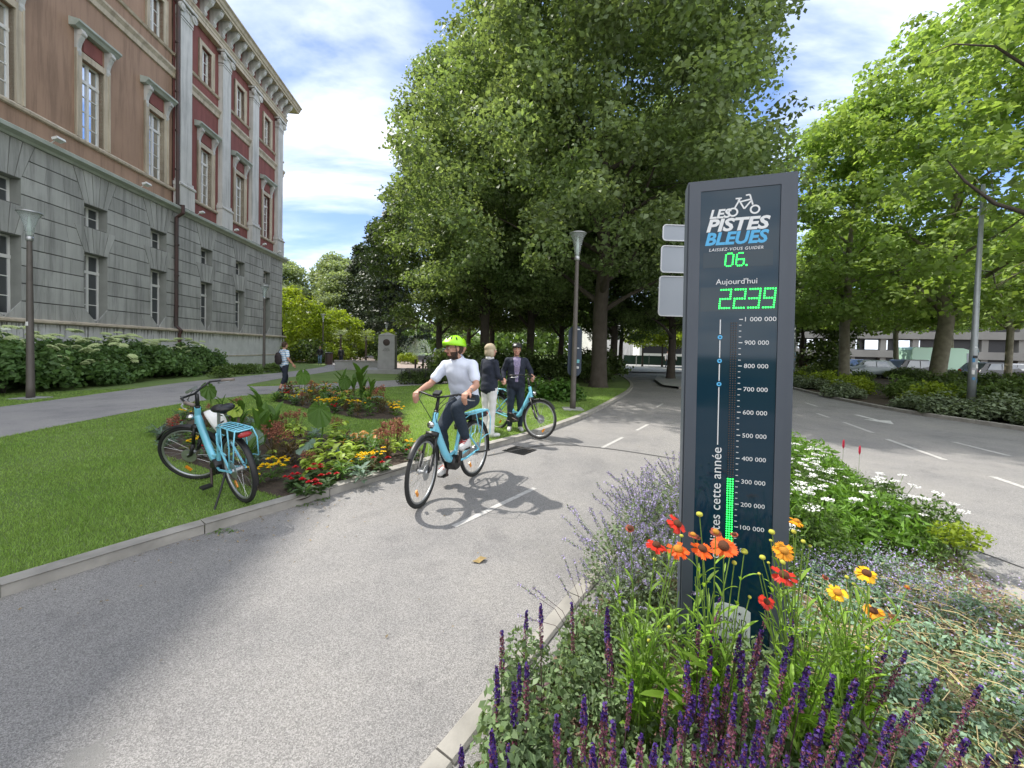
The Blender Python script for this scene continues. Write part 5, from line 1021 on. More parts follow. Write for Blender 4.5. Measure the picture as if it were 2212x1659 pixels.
# ================= PEOPLE =================
def remesh(prims, voxel, name, mats, parent, fn=None, sm=3, noise=0.0, seed=0):
    mb = MB()
    for p in prims:
        if p[0] == 'c':
            a, r0, b, r1 = Vector(p[1]), p[2], Vector(p[3]), p[4]; d = b - a; L_ = d.length; dn = d / L_ if L_ > 1e-6 else Vector((0, 0, 1)); rr, pp = [], []
            for i in range(4): th = i / 4 * math.pi / 2; pp.append(a - dn * r0 * math.cos(th)); rr.append(max(.0005, r0 * math.sin(th)))
            pp += [a, b]; rr += [r0, r1]
            for i in range(3, -1, -1): th = i / 4 * math.pi / 2; pp.append(b + dn * r1 * math.cos(th)); rr.append(max(.0005, r1 * math.sin(th)))
            mb.tube(pp, rr, 14)
        else: mb.ell(p[1], p[2], p[3] if len(p) > 3 else None, 18, 12)
    me = mb.mesh('tmp', mats); ob = bpy.data.objects.new('tmp', me); col.objects.link(ob)
    rm = ob.modifiers.new('r', 'REMESH'); rm.mode = 'VOXEL'; rm.voxel_size = voxel; s_ = ob.modifiers.new('s', 'SMOOTH'); s_.factor = .5; s_.iterations = sm
    me2 = bpy.data.meshes.new_from_object(ob.evaluated_get(bpy.context.evaluated_depsgraph_get())); bpy.data.objects.remove(ob); me2.name = name
    me2.materials.clear(); [me2.materials.append(x) for x in (mats if isinstance(mats, (list, tuple)) else [mats])]
    if noise:
        n = len(me2.vertices); co = np.empty(n * 3); me2.vertices.foreach_get('co', co); co = co.reshape(-1, 3); no_ = np.empty(n * 3); me2.vertices.foreach_get('normal', no_); no_ = no_.reshape(-1, 3)
        w_ = np.sin(co[:, 2] * 46 + np.sin(co[:, 0] * 23 + seed) * 2.0 + co[:, 1] * 15) * .6 + np.sin(co[:, 0] * 61 + co[:, 2] * 31 + seed) * .4 * np.sin(co[:, 1] * 43); co += no_ * (w_ * noise)[:, None]; me2.vertices.foreach_set('co', co.ravel())
    nf = len(me2.polygons); me2.polygons.foreach_set('use_smooth', np.ones(nf, bool))
    if fn is not None:
        c = np.empty(nf * 3); me2.polygons.foreach_get('center', c); me2.polygons.foreach_set('material_index', fn(c.reshape(-1, 3)).astype(np.int32))
    me2.update(); return link(name, me2, parent)
M_skin = mat('skin', (0.48, 0.27, 0.19), .55, noise=(12, (0.42, 0.20, 0.14), .6)); M_skin.node_tree.nodes['Principled BSDF'].inputs['Subsurface Weight'].default_value = .06
M_beard = mat('dark_brown_hair', (0.035, 0.018, 0.010), .8, noise=(60, (0.07, 0.04, 0.025), .9), bump=(200, .8, .003)); M_lip = mat('lips', (0.36, 0.13, 0.11), .5); M_eye = mat('eye_dark', (0.012, 0.01, 0.01), .2); M_eyew = mat('eye_white', (0.6, 0.58, 0.55), .3)
def hand(wr, dr, palm_n, side, curl=1.0, bar=None, s=1.0):
    """capsules of a hand; dr = direction of the fingers, palm_n = direction the palm faces, side=+1 left"""
    d = Vector(dr).normalized(); n = Vector(palm_n); n = (n - d * n.dot(d)).normalized(); u = d.cross(n) * side       # towards the thumb
    w_ = Vector(wr); out = [('c', w_, .024 * s, w_ + d * .04 * s, .026 * s)]
    for k in range(4):
        b_ = w_ + d * .085 * s + u * (.030 - .020 * k) * s; out.append(('c', w_ + d * .03 * s + u * (.018 - .012 * k) * s, .017 * s, b_, .0125 * s)); L_ = (.040, .044, .041, .032)[k] * s; p = b_; q = d
        for j, (l, c_) in enumerate(((1.0, .75), (.65, .95), (.5, .7))):
            q = (q * math.cos(c_ * curl) + n * math.sin(c_ * curl)); n2 = None; e = p + q * L_ * l; out.append(('c', p, (.0105 - .001 * j) * s, e, (.0095 - .001 * j) * s)); p = e
            nn2 = (n - q * n.dot(q)); n_k = nn2.normalized() if nn2.length > 1e-3 else n; 
    th0 = w_ + d * .025 * s + u * .022 * s; th1 = th0 + (d * .6 + u * .7 + n * .3).normalized() * .042 * s; th2 = th1 + (d * .8 + n * (.5 * curl + .1) + u * .1).normalized() * .032 * s; out += [('c', th0, .014 * s, th1, .012 * s), ('c', th1, .0115 * s, th2, .0095 * s)]
    return out
def headprims(c, Mx, s=1.0):
    f = lambda x, y, z: Vector(c) + Mx @ (Vector((x, y, z)) * s); q = Mx.to_quaternion()
    E_ = lambda p, r: ('e', f(*p), tuple(v * s for v in r), q)
    return [E_((-.008, 0, .025), (.100, .078, .102)), E_((.028, 0, -.045), (.066, .060, .078)), E_((.050, 0, -.093), (.034, .034, .028)), E_((.062, 0, .030), (.034, .052, .030)),
        ('c', f(.092, 0, .018), .010 * s, f(.113, 0, -.022), .0135 * s), E_((.104, .011, -.027), (.011, .010, .009)), E_((.104, -.011, -.027), (.011, .010, .009)), E_((.086, 0, -.056), (.014, .024, .008)), E_((.083, 0, -.068), (.013, .021, .008)),
        E_((-.005, .079, -.012), (.020, .010, .032)), E_((-.005, -.079, -.012), (.020, .010, .032)), E_((.070, .034, -.018), (.020, .022, .022)), E_((.070, -.034, -.018), (.020, .022, .022))]
def faceidx(c, Mx, beard, s=1.0):
    Mi = np.array(Mx.inverted())
    def fn(P_):
        q = (P_ - np.array(c)) @ Mi.T / s; x, y, z = q.T; inh = (np.abs(z) < .16) & (np.hypot(x, y) < .14); r = np.zeros(len(P_))
        lip = inh & (x > .082) & (np.abs(y) < .024) & (z < -.050) & (z > -.074); brow = inh & (x > .075) & (np.abs(np.abs(y) - .033) < .018) & (np.abs(z - .036) < .006)
        if beard: r[inh & (x > -.015) & (z < -.040 - .18 * np.maximum(0, .0 + (.055 - np.abs(y))) * 0) & (z > -.135) & ((np.abs(y) > .040) | (z < -.078) | ((z > -.052) & (z < -.041) & (np.abs(y) < .03) & (x > .08)))] = 1
        r[brow] = 1; r[lip] = 2; return r
    return fn
def figure(name_label, loc, rz, J, shirt, trousers, shoe, hair=None, beard=False, sleeves='short', s=1.0, hands=None, headrot=(0, 0, 0), female=False, cat='person', shirt_noise=.004, group=None, voxel=.0085, shoes_tall=False, simple=False):
    t = thing('person', name_label, 'person', loc, rz, group); t.scale = (s, s, s); J = {k: (v if callable(v) else Vector(v)) for k, v in J.items()}
    Mx = (Matrix.Rotation(headrot[2], 3, 'Z') @ Matrix.Rotation(headrot[1], 3, 'Y') @ Matrix.Rotation(headrot[0], 3, 'X')); H_ = J['head']; k = .92 if female else 1.0
    pel, che, nek = J['pelvis'], J['chest'], J['neck']; up = (che - pel).normalized(); lat = (J['shL'] - J['shR']).normalized(); fw = lat.cross(up).normalized(); hl = (J['hipL'] - J['hipR']).normalized()
    def rotq(a, b): M_ = Matrix((b.cross(a).normalized(), a, b)).transposed(); return M_.to_quaternion()
    qt = rotq(lat, up); qp = rotq(hl, up)
    torso = lambda e: [('e', che, (.115 + e, .158 * k + e, .175 + e), qt), ('e', che + up * .09, (.088 + e, .165 * k + e, .085 + e), qt), ('e', (pel * .6 + che * .4), (.108 + e, .142 * k + e, .17 + e), qt), ('e', pel, (.118 + e, .158 + e, .12 + e), qp)]
    bp = headprims(H_, Mx); bp += torso(0) + [('c', che + up * .14, .062, nek, .053), ('c', nek, .053, H_ - Mx @ Vector((.01, 0, .05)), .052)]
    for S_ in 'LR':
        sh, el, wr, hi, kn, an = (J[a + S_] for a in ('sh', 'el', 'wr', 'hip', 'kn', 'an'))
        bp += [('c', sh, .056 * k, (sh + el) / 2, .047 * k), ('c', (sh + el) / 2, .047 * k, el, .038 * k), ('c', el, .039 * k, el * .6 + wr * .4, .040 * k), ('c', el * .6 + wr * .4, .040 * k, wr, .026 * k), ('c', che + up * .10, .07, sh, .052 * k), ('c', nek - up * .05, .05, sh, .046 * k)]
        hd = (hands or {}).get(S_); d = (wr - el).normalized()
        bp += hand(wr + d * .01, hd[0] if hd else d, hd[1] if hd else (-fw * .3 - lat * (1 if S_ == 'L' else -1)), 1 if S_ == 'L' else -1, hd[2] if hd else .35)
        bp += [('c', hi, .088, kn, .058), ('c', kn, .057, kn * .65 + an * .35, .056), ('c', kn * .65 + an * .35, .056, an, .036)]; tw = J.get('toe' + S_, an + fw * .17 + Vector((0, 0, -.07))); bp += [('c', an + Vector((0, 0, -.03)), .036, tw, .026)]
    remesh(bp, voxel, 'body', [M_skin, M_beard, M_lip], t, faceidx(H_, Mx, beard), 2)
    # shirt / jacket
    e = .016 if sleeves == 'short' else .024; sp = torso(e) + [('c', che + up * .10, .085, nek - up * .03, .066)]
    for sg in (-1, 1): sp.append(('c', che + lat * sg * .085 + up * .02, .092, pel + hl * sg * .078 - up * (.02 if sleeves == 'short' else .07), .106 if sleeves == 'short' else .112))
    for S_ in 'LR':
        sh, el, wr = J['sh' + S_], J['el' + S_], J['wr' + S_]; sp += [('c', che + up * .10, .088, sh, .064 * k), ('c', nek - up * .06, .066, sh, .058 * k)]
        if sleeves == 'short': sp += [('c', sh, .067 * k, sh * .33 + el * .67, .063 * k)]
        else: sp += [('c', sh, .070 * k, el, .055 * k), ('c', el, .056 * k, wr - (wr - el).normalized() * .02, .042 * k)]
    if sleeves == 'long': sp += [('e', pel - up * .05, (.140, .180, .13), qp)]
    remesh(sp, .012, 'jacket' if sleeves == 'long' else 'shirt', shirt if isinstance(shirt, list) else [shirt], t, J.get('shirtfn'), 4, shirt_noise, 1)
    tp = [('e', pel - up * .01, (.128, .170, .10), qp)]
    for S_ in 'LR':
        hi, kn, an = J['hip' + S_], J['kn' + S_], J['an' + S_]; lo = an + (kn - an) * (J.get('cuff', Vector((0.08, 0, 0))).x)
        tp += [('c', hi, .102, kn, .072), ('c', kn, .071, kn * .6 + lo * .4, .068), ('c', kn * .6 + lo * .4, .068, lo, .053 if not J.get('wide') else .075), ('c', pel, .11, hi, .10)]
    remesh(tp, .012, 'trousers', [trousers], t, None, 4, .004, 2)
    for S_ in 'LR':
        an = J['an' + S_]; tw = J.get('toe' + S_, an + fw * .17 + Vector((0, 0, -.07))); f_ = (tw - an); f_.z = 0; f_.normalize(); zb = tw.z - .034; hl_ = an - f_ * .035; hl_.z = zb + .045 + (an.z - .09 - tw.z + .02) * .0
        slope = (tw.z - (an.z - .07))
        a_ = Vector((an.x, an.y, an.z - .05)) - f_ * .02; b_ = Vector((tw.x, tw.y, tw.z))
        sh_ = remesh([('c', a_, .046, b_ * .6 + a_ * .4, .044), ('c', b_ * .6 + a_ * .4, .044, b_, .038), ('c', an + Vector((0, 0, -.01)), .046, a_, .046)], .009, 'shoe', [shoe[0] if not isinstance(shoe, dict) else shoe[S_]], t, None, 2)
    for sg in (-1, 1):
        o = MB().ell(H_ + Mx @ Vector((.083, sg * .033, .012)), (.010, .014, .009), n=8, k=6).build('eye', M_eyew, t, True); MB().ell(H_ + Mx @ Vector((.0925, sg * .033, .012)), (.003, .006, .006), n=8, k=5).build('iris', M_eye, o)
    if hair:
        hp = []; f3 = lambda x, y, z: H_ + Mx @ Vector((x, y, z)); q = Mx.to_quaternion(); E_ = lambda p, r: ('e', f3(*p), r, q)
        if hair[0] == 'short': hp = [E_((-.022, 0, .045), (.100, .083, .090)), E_((-.045, 0, .0), (.068, .080, .085))]
        elif hair[0] == 'bob': hp = [E_((-.020, 0, .045), (.110, .096, .092)), E_((-.055, 0, -.03), (.070, .096, .11)), E_((-.02, .075, -.05), (.055, .035, .09)), E_((-.02, -.075, -.05), (.055, .035, .09))]
        elif hair[0] == 'sides': hp = [E_((-.05, 0, -.005), (.066, .082, .060))]
        remesh(hp, .009, 'hair', [hair[1]], t, None, 2, .003)
    t['_H'] = 0; del t['_H']
    return t, H_, Mx
M_shirt = mat('pale_blue_shirt', (0.66, 0.71, 0.84), .85, noise=(220, (0.72, 0.76, 0.88), .8, 2)); M_jean = mat('dark_jeans', (0.012, 0.022, 0.038), .85, noise=(50, (0.022, 0.035, 0.055), .8)); M_shoew = mat('white_trainer', (0.60, 0.60, 0.60), .6); M_navyj = mat('navy_wool', (0.012, 0.016, 0.030), .9, noise=(40, (0.02, 0.026, 0.045), .8)); M_whitet = mat('white_cotton', (0.66, 0.65, 0.66), .9)
# --- rider (coordinates in the bicycle's frame: x forward, y left) ---
rz1 = b1.rotation_euler.z
def inbike(v): return v
Jr = dict(pelvis=(.19, 0, 1.03), chest=(.30, .0, 1.31), neck=(.355, 0, 1.475), head=(.395, -.01, 1.60), shL=(.32, .185, 1.40), shR=(.32, -.185, 1.40), elL=(.44, .30, 1.175), elR=(.45, -.31, 1.19), wrL=(.60, .305, 1.125), wrR=(.655, -.305, 1.135),
    hipL=(.20, .095, .99), hipR=(.20, -.095, .99), knL=(.60, .135, .93), knR=(.545, -.115, .68), anL=(.44, .155, .555), anR=(.40, -.15, .255), toeL=(.56, .16, .495), toeR=(.525, -.155, .165), cuff=(.12, 0, 0))
rd, Hh, Hm = figure('man in pale blue shirt, dark jeans and yellow green helmet riding the bicycle', b1.location, rz1, Jr, M_shirt, M_jean, {'L': M_shoew, 'R': M_shoew}, hair=('short', M_beard), beard=True, headrot=(0, R(6), R(-32)),
    hands={'L': ((.95, -.1, -.35), (-.3, 0, -1), 1.15), 'R': ((.95, .1, -.35), (-.3, 0, -1), 1.15)}, voxel=.0075)
rd.rotation_euler = (R(3), 0, rz1)
M_hel = mat('yellow_green_helmet', (0.36, 0.80, 0.01), .4, coat=.3)
hq = Hm.to_quaternion() @ Quaternion((0, 1, 0), -.05)
helmet_mesh('helmet', M_hel, Hh + Hm @ Vector((-.01, 0, .045)), hq, rd, 1.0)
mb = MB()
for sg in (-1, 1): mb.tube([Hh + Hm @ Vector(p) for p in ((.02, sg * .085, .04), (.01, sg * .083, -.04), (.03, sg * .055, -.105), (.045, 0, -.128))], .005, 5)
mb.build('helmet_strap', M_black, rd)
def glasses(t, H_, M_, m):
    mb = MB(); f3 = lambda x, y, z: H_ + M_ @ Vector((x, y, z))
    for sg in (-1, 1):
        mb.tube([f3(.106 + .0, sg * .034 + .024 * math.cos(a), .010 + .019 * math.sin(a)) for a in [i * 6.2832 / 14 for i in range(14)]], .0022, 4, closed=True); mb.tube([f3(.104, sg * .058, .018), f3(.06, sg * .082, .018), f3(-.005, sg * .086, .012)], .002, 4)
    mb.tube([f3(.107, -.010, .014), f3(.110, 0, .018), f3(.107, .010, .014)], .002, 4); mb.build('glasses', m, t)
glasses(rd, Hh, Hm, M_black)
# shirt details: collar, placket, pocket
mb = MB(); up_ = Vector((.28, 0, .96)); mb.tube([(.345 + .075 * math.cos(a), .070 * math.sin(a), 1.475 - .03 * math.cos(a)) for a in [R(15 + i * 330 / 12) for i in range(13)]], [(.022, .006)] * 13, 8); mb.build('collar', M_shirt, rd, True)
MB().tube([(Jr['wrL'][0] - .025, .305, 1.13), (Jr['wrL'][0] - .01, .305, 1.128)], .031, 14).build('wristwatch', M_alu, rd)
mb = MB()
for sg, zz_, x_ in ((1, .50, .50), (-1, .17, .46)):
    for i in range(3): mb.tube([(x_ - .02 + i * .028, sg * .155 - .035, zz_ + .062 - i * .012), (x_ - .02 + i * .028, sg * .155 + .035, zz_ + .062 - i * .012)], .005, 5)
mb.build('shoe_laces', mat('red_laces', (0.5, 0.02, 0.03), .7), rd)
# --- man with the third bike, facing the camera ---
q = G(1112, 930, .05)
Js = lambda **k: {**dict(pelvis=(0, 0, .98), chest=(.01, 0, 1.30), neck=(.0, 0, 1.50), head=(.025, 0, 1.645), shL=(0, .172, 1.425), shR=(0, -.172, 1.425), elL=(-.03, .25, 1.16), elR=(-.03, -.25, 1.16), wrL=(.04, .27, .90), wrR=(.04, -.27, .90), hipL=(0, .09, .93), hipR=(0, -.09, .93), knL=(.02, .10, .50), knR=(.02, -.10, .50), anL=(-.02, .11, .09), anR=(-.02, -.11, .09), toeL=(.15, .13, .036), toeR=(.15, -.13, .036), cuff=(.02, 0, 0)), **k}
M_pshirt = mat('patterned_shirt', (0.10, 0.10, 0.22), .8, noise=(60, (0.40, 0.32, 0.42), .9, 2))
def jackfn(P_): x, y, z = P_.T; return ((x > .05) & (np.abs(y) < .058 + (z - 1.3) * .10) & (z > 1.0)).astype(float)
J2 = Js(elL=(-.02, .30, 1.20), wrL=(.13, .30, 1.15), elR=(-.06, -.26, 1.20), wrR=(.08, -.25, 1.06), shirtfn=jackfn)
m2, H2, M2 = figure('man in navy jacket and black helmet standing behind the bicycle he holds', (q.x, q.y, .055), R(-90) + R(4), J2, [M_navyj, M_pshirt], M_jean, {'L': M_shoew, 'R': M_shoew}, hair=('short', M_beard), sleeves='long', s=.94, headrot=(0, 0, R(-8)), hands={'L': ((.9, 0, -.3), (0, 0, -1), 1.0), 'R': ((.8, 0, -.3), (0, 0, -1), .5)}, voxel=.009)
helmet_mesh('helmet', mat('black_helmet', (0.02, 0.02, 0.022), .35), H2 + M2 @ Vector((-.01, 0, .045)), M2.to_quaternion(), m2, .98)
mb = MB(); [mb.tube([H2 + M2 @ Vector(p) for p in ((.02, sg * .085, .04), (.01, sg * .083, -.04), (.03, sg * .055, -.105), (.045, 0, -.128))], .005, 5) for sg in (-1, 1)]; mb.build('helmet_strap', M_black, m2)
# --- woman seen from behind ---
q = G(1054, 944, .05)
J3 = Js(shL=(0, .150, 1.42), shR=(0, -.150, 1.42), elL=(.02, .215, 1.17), elR=(.02, -.215, 1.17), wrL=(.20, .17, 1.12), wrR=(.20, -.14, 1.10), cuff=(-.01, 0, 0), knL=(.01, .08, .5), knR=(.01, -.08, .5), wide=(1, 0, 0), anL=(-.01, .075, .09), anR=(-.01, -.075, .09))
M_blond = mat('blond_grey_hair', (0.48, 0.40, 0.28), .7, noise=(50, (0.34, 0.27, 0.17), .9))
m3, H3, M3 = figure('woman with blond bob, navy jacket and white trousers standing with her back turned', (q.x, q.y, .055), R(48), J3, M_navyj, M_whitet, {'L': M_shoew, 'R': M_shoew}, hair=('bob', M_blond), sleeves='long', s=.925, headrot=(0, 0, R(-20)), female=True, voxel=.009)
mb = MB(); mb.tube([(.0 + .075 * math.cos(a), .072 * math.sin(a), 1.50) for a in [R(20 + i * 320 / 12) for i in range(13)]], [(.028, .006)] * 13, 8); mb.build('shirt_collar', M_whitet, m3, True)
# --- older man mostly hidden behind the rider ---
M_denim = mat('denim_vest', (0.10, 0.17, 0.27), .85, noise=(40, (0.14, 0.22, 0.33), .8)); 
m4, H4, M4 = figure('older man in blue vest standing half hidden behind the rider', (-1.0, 7.35, .055), R(10), Js(wrL=(.20, .16, 1.10), wrR=(.18, -.14, 1.08), elL=(.02, .24, 1.16), elR=(.02, -.24, 1.16)), M_denim, M_jean, {'L': M_black, 'R': M_black}, hair=('sides', M_blond), s=.95, headrot=(0, R(5), R(30)), voxel=.010)
# --- walker with backpack ---
q = G(613, 847, .06)
M_strp = mat('striped_tee', (0.30, 0.47, 0.68), .85); t_ = M_strp.node_tree; tcn = N(t_, 'ShaderNodeTexCoord'); wv = N(t_, 'ShaderNodeTexWave', bands_direction='Z'); L(t_, tcn.outputs['Object'], wv.inputs['Vector']); wv.inputs['Scale'].default_value = 4.5; rp_ = ramp(t_, wv.outputs['Fac'], [(.55, (0.36, 0.52, 0.70)), (.62, (0.72, 0.75, 0.78))]); L(t_, rp_.outputs[0], t_.nodes['Principled BSDF'].inputs['Base Color'])
J5 = Js(elL=(-.04, .27, 1.18), wrL=(.10, .31, 1.0), elR=(-.02, -.26, 1.18), wrR=(.12, -.30, 1.0), knL=(.14, .09, .52), anL=(.10, .10, .10), toeL=(.27, .10, .045), knR=(-.03, -.09, .50), anR=(-.20, -.10, .13), toeR=(-.06, -.11, .04), cuff=(.45, 0, 0))
m5, H5, M5 = figure('man in striped light blue shirt and dark shorts walking away with a black backpack', (q.x, q.y, .07), R(62), J5, M_strp, M_navyj, {'L': M_bark, 'R': M_bark}, hair=('short', M_beard), s=.90, headrot=(0, 0, R(10)), voxel=.010)
t = thing('backpack', 'black drawstring backpack on the back of the walking man', 'bag', m5.location, m5.rotation_euler.z); t.scale = (.9,) * 3
remesh([('e', (-.215, .0, 1.20), (.085, .15, .20)), ('e', (-.20, .0, 1.10), (.09, .16, .14))], .012, 'pouch', [mat('black_canvas', (0.022, 0.016, 0.018), .8)], t, None, 3, .005)
mb = MB(); [mb.tube([(-.17, sg * .09, 1.38), (-.05, sg * .13, 1.525), (.08, sg * .14, 1.46), (.14, sg * .15, 1.30), (.02, sg * .185, 1.12), (-.17, sg * .12, 1.06)], [(.006, .014)] * 6, 6) for sg in (-1, 1)]; mb.build('straps', M_black, t)
# --- tiny people far away ---
def small(x, y, rz, lab, sh, tr, z=.1, s=1.0, hair=M_beard): figure(lab, (x, y, z), rz, Js(knL=(.12, .09, .5), anL=(.06, .1, .09), toeL=(.22, .11, .036), anR=(-.18, -.1, .11), toeR=(-.03, -.11, .036)), sh, tr, {'L': M_black, 'R': M_black}, hair=('short', hair), s=s, voxel=.02, sleeves='long')
small(16.2, 40, R(-80), 'far walker in white, left of the pair on the sunny pavement', M_whitet, M_jean); small(16.9, 40.2, R(-95), 'far walker in white, right of the pair on the sunny pavement', M_whitet, M_black); small(20.2, 37.5, R(95), 'far walker in a dark red top on the sunny pavement', mat('dark_red_cloth', (0.16, 0.015, 0.025), .9), M_black)
small(6.6, 31, R(-60), 'figure in pale blue in the shade at the end of the path', M_denim, M_black, .06); small(7.1, 31.4, R(120), 'dark dressed figure in the shade at the end of the path', M_black, M_black, .06)
small(-13.0, 29.2, R(100), 'small dark dressed person standing by the plaza bin', M_black, M_navyj, .07, .8); small(-14.9, 29.8, R(-70), 'small person in black top walking on the plaza', M_black, M_denim, .07, .8)
small(-3.3, 38, R(60), 'far person in dark red standing near the cars beyond the bench', bpy.data.materials['dark_red_cloth'], M_black, .06)
# ================= FLOWER BEDS AND FOREGROUND PLANTING =================
def strip_leaf(mb, base, d, L_, w_, droop=.5, n=4, fold=.25, nrm=None, taper=1.0):
    """long curved leaf"""
    d = Vector(d).normalized(); p = Vector(base); sd = d.cross(Vector((0, 0, 1)))
    if sd.length < .05: sd = Vector((1, 0, 0))
    sd.normalize(); vs = []
    for i in range(n + 1):
        t = i / n; ww = w_ * (math.sin(math.pi * min(.98, t * .86 + .10)) ** .8) * .5 * (1 if t < 1 else .02); up_ = sd.cross(d)
        vs += [p - sd * ww + up_ * ww * fold, p, p + sd * ww + up_ * ww * fold]; p = p + d * (L_ / n); d = (d + Vector((0, 0, -droop / n))).normalized()
    mb.add(vs, [(i * 3 + k, i * 3 + k + 1, i * 3 + k + 4, i * 3 + k + 3) for i in range(n) for k in (0, 1)])
def fleafs(mb, rg, z0, z1, r0, r1, n, L_, w_, droop=.8, el=(.1, .9)):
    for i in range(n):
        a = rg.uniform(0, 6.28); z = rg.uniform(z0, z1); rr = rg.uniform(r0, r1); e = rg.uniform(*el); strip_leaf(mb, (rr * math.cos(a), rr * math.sin(a), z), (math.cos(a) * math.cos(e), math.sin(a) * math.cos(e), math.sin(e)), L_ * rg.uniform(.7, 1.2), w_ * rg.uniform(.8, 1.2), droop * rg.uniform(.6, 1.3), 3)
LF = lambda n, a, b, tr=.35: leafmat(n, a, b, tr, rnd=.35)
m_dk = LF('bed_dark_leaf', (0.05, 0.10, 0.03), (0.09, 0.15, 0.05)); m_md = LF('bed_green_leaf', (0.08, 0.17, 0.03), (0.12, 0.22, 0.04)); m_lm = LF('bed_lime_leaf', (0.30, 0.42, 0.05), (0.42, 0.50, 0.12), .4)
m_bz = LF('bed_bronze_leaf', (0.16, 0.09, 0.05), (0.11, 0.12, 0.045)); m_rg = LF('bed_greyblue_leaf', (0.13, 0.20, 0.15), (0.18, 0.25, 0.20)); m_or = LF('bed_salmon_leaf', (0.45, 0.16, 0.06), (0.40, 0.28, 0.05))
m_yel = mat('marigold_yellow', (0.88, 0.62, 0.01), .7, rnd=.2); m_rd = mat('deep_red_petal', (0.42, 0.01, 0.015), .6, rnd=.3); m_rust = mat('rust_red_plume', (0.28, 0.10, 0.06), .8, rnd=.4); m_org = mat('orange_petal', (0.75, 0.16, 0.02), .6, rnd=.3)
def proto(name, fol, fm, blooms=None):
    return (name, fol.mesh('foliage', fm), blooms)
def blob(seed, r, m, nm='blossom', k=14):
    random.seed(seed); mb = MB()
    for i in range(k): a = i * 2.4; q = math.sqrt(i / k); e = Vector((math.cos(a) * q, math.sin(a) * q, .9 - q * .6)); s_ = e.cross(Vector((0, 0, 1))).normalized() if q > .01 else Vector((1, 0, 0)); mb.add([Vector((0, 0, 0)), e * r * .7 + s_ * r * .35, e * r + Vector((0, 0, -r * .1)), e * r * .7 - s_ * r * .35], [(0, 1, 2, 3)])
    return mb.mesh(nm, m)
def plume(seed, m, h=.22):
    rg = np.random.default_rng(seed); n = 46; a = rg.uniform(0, 6.28, n); z = h * (.62 + .38 * rg.uniform(0, 1, n)); r = .045 * rg.uniform(.1, 1, n); v, f = leaves(np.stack([r * np.cos(a), r * np.sin(a), z], 1), .028, np.array([[0, 0, -.5]]), wr=.5, rg=rg)
    me = npmesh('plume', v, f, m, rg.uniform(0, 1, n)); return me
def mkproto(kind, seed):
    rg = random.Random(seed); mb = MB(); bl = []
    if kind == 'marigold':
        fleafs(mb, rg, .02, .14, 0, .06, 60, .07, .018); bl = [(bmar, (rg.uniform(-.11, .11), rg.uniform(-.11, .11), rg.uniform(.14, .21)), 1) for _ in range(9)]; return mb.mesh('foliage', m_md), bl
    if kind == 'red':
        fleafs(mb, rg, .01, .10, 0, .05, 34, .10, .045); bl = [(bred, (rg.uniform(-.09, .09), rg.uniform(-.09, .09), rg.uniform(.13, .19)), 1) for _ in range(4)]; return mb.mesh('foliage', m_dk), bl
    if kind == 'coleus':
        fleafs(mb, rg, .05, .26, 0, .05, 30, .11, .055, 1.3, (-.2, .6)); return mb.mesh('foliage', m_lm), bl
    if kind == 'green':
        fleafs(mb, rg, .01, .22, 0, .07, 46, .13, .038, .9); return mb.mesh('foliage', m_md), bl
    if kind == 'grey':
        fleafs(mb, rg, .01, .14, 0, .08, 46, .11, .035, .9); return mb.mesh('foliage', m_rg), bl
    if kind == 'salmon':
        fleafs(mb, rg, .05, .36, 0, .10, 34, .15, .045, 1.5, (-.1, .8)); bl = []; me = mb.mesh('foliage', [m_md, m_or]); me.polygons.foreach_set('material_index', [1 if (me.polygons[i].center.z > .30 and rg.random() < .75) else 0 for i in range(len(me.polygons))]); return me, bl
    if kind == 'paw':
        for i in range(26): a = rg.uniform(0, 6.28); strip_leaf(mb, (0, 0, 0), (math.cos(a) * .5, math.sin(a) * .5, 1), rg.uniform(.15, .3), .012, .8, 3)
        tips = []
        for i in range(8): a = rg.uniform(0, 6.28); q = rg.uniform(.03, .16); h = rg.uniform(.24, .42); mb.tube([(0, 0, 0), (q * .4 * math.cos(a), q * .4 * math.sin(a), h * .5), (q * math.cos(a), q * math.sin(a), h)], .0035, 3); tips.append((plm, (q * math.cos(a), q * math.sin(a), h - .16), rg.uniform(.8, 1.2)))
        return mb.mesh('foliage', m_bz), tips
    if kind == 'bronze':
        fleafs(mb, rg, .02, .28, 0, .08, 50, .10, .03, .8, (.1, 1.2)); return mb.mesh('foliage', m_bz), bl
    if kind == 'canna':
        for i in range(7): a = rg.uniform(0, 6.28); e = rg.uniform(.9, 1.4); strip_leaf(mb, (0, 0, .05 + .07 * i), (math.cos(a) * math.cos(e), math.sin(a) * math.cos(e), math.sin(e)), rg.uniform(.28, .42), .11, .6, 6, .35)
        mb.tube([(0, 0, 0), (0, 0, .5)], .012, 6); return mb.mesh('foliage', m_md), bl
def earleaf(mb, c, d, sz, seed):
    """big ribbed heart shaped leaf hanging from a stalk"""
    rg = random.Random(seed); c = Vector(c); d = Vector(d).normalized(); sd = d.cross(Vector((0, 0, 1))).normalized(); up_ = sd.cross(d); n = 22; vs = [c]
    for i in range(n + 1):
        a = -math.pi * .93 + 2 * math.pi * .93 * i / n; rr = sz * (.52 + .26 * math.cos(a) + .05 * math.cos(2 * a)) * (1.0); z_ = .05 * sz * (1 if i % 2 else -1) - .10 * sz * abs(math.sin(a)) ** 2 + (-.15 * sz * max(0, math.cos(a)))
        vs.append(c + d * (rr * math.cos(a)) + sd * (rr * math.sin(a) * .82) + up_ * z_)
    mb.add(vs, [(0, i + 1, i + 2) for i in range(n)])
bmar = blob(1, .033, m_yel); bred = blob(2, .04, m_rd); plm = plume(3, m_rust); borg = blob(4, .03, m_org)
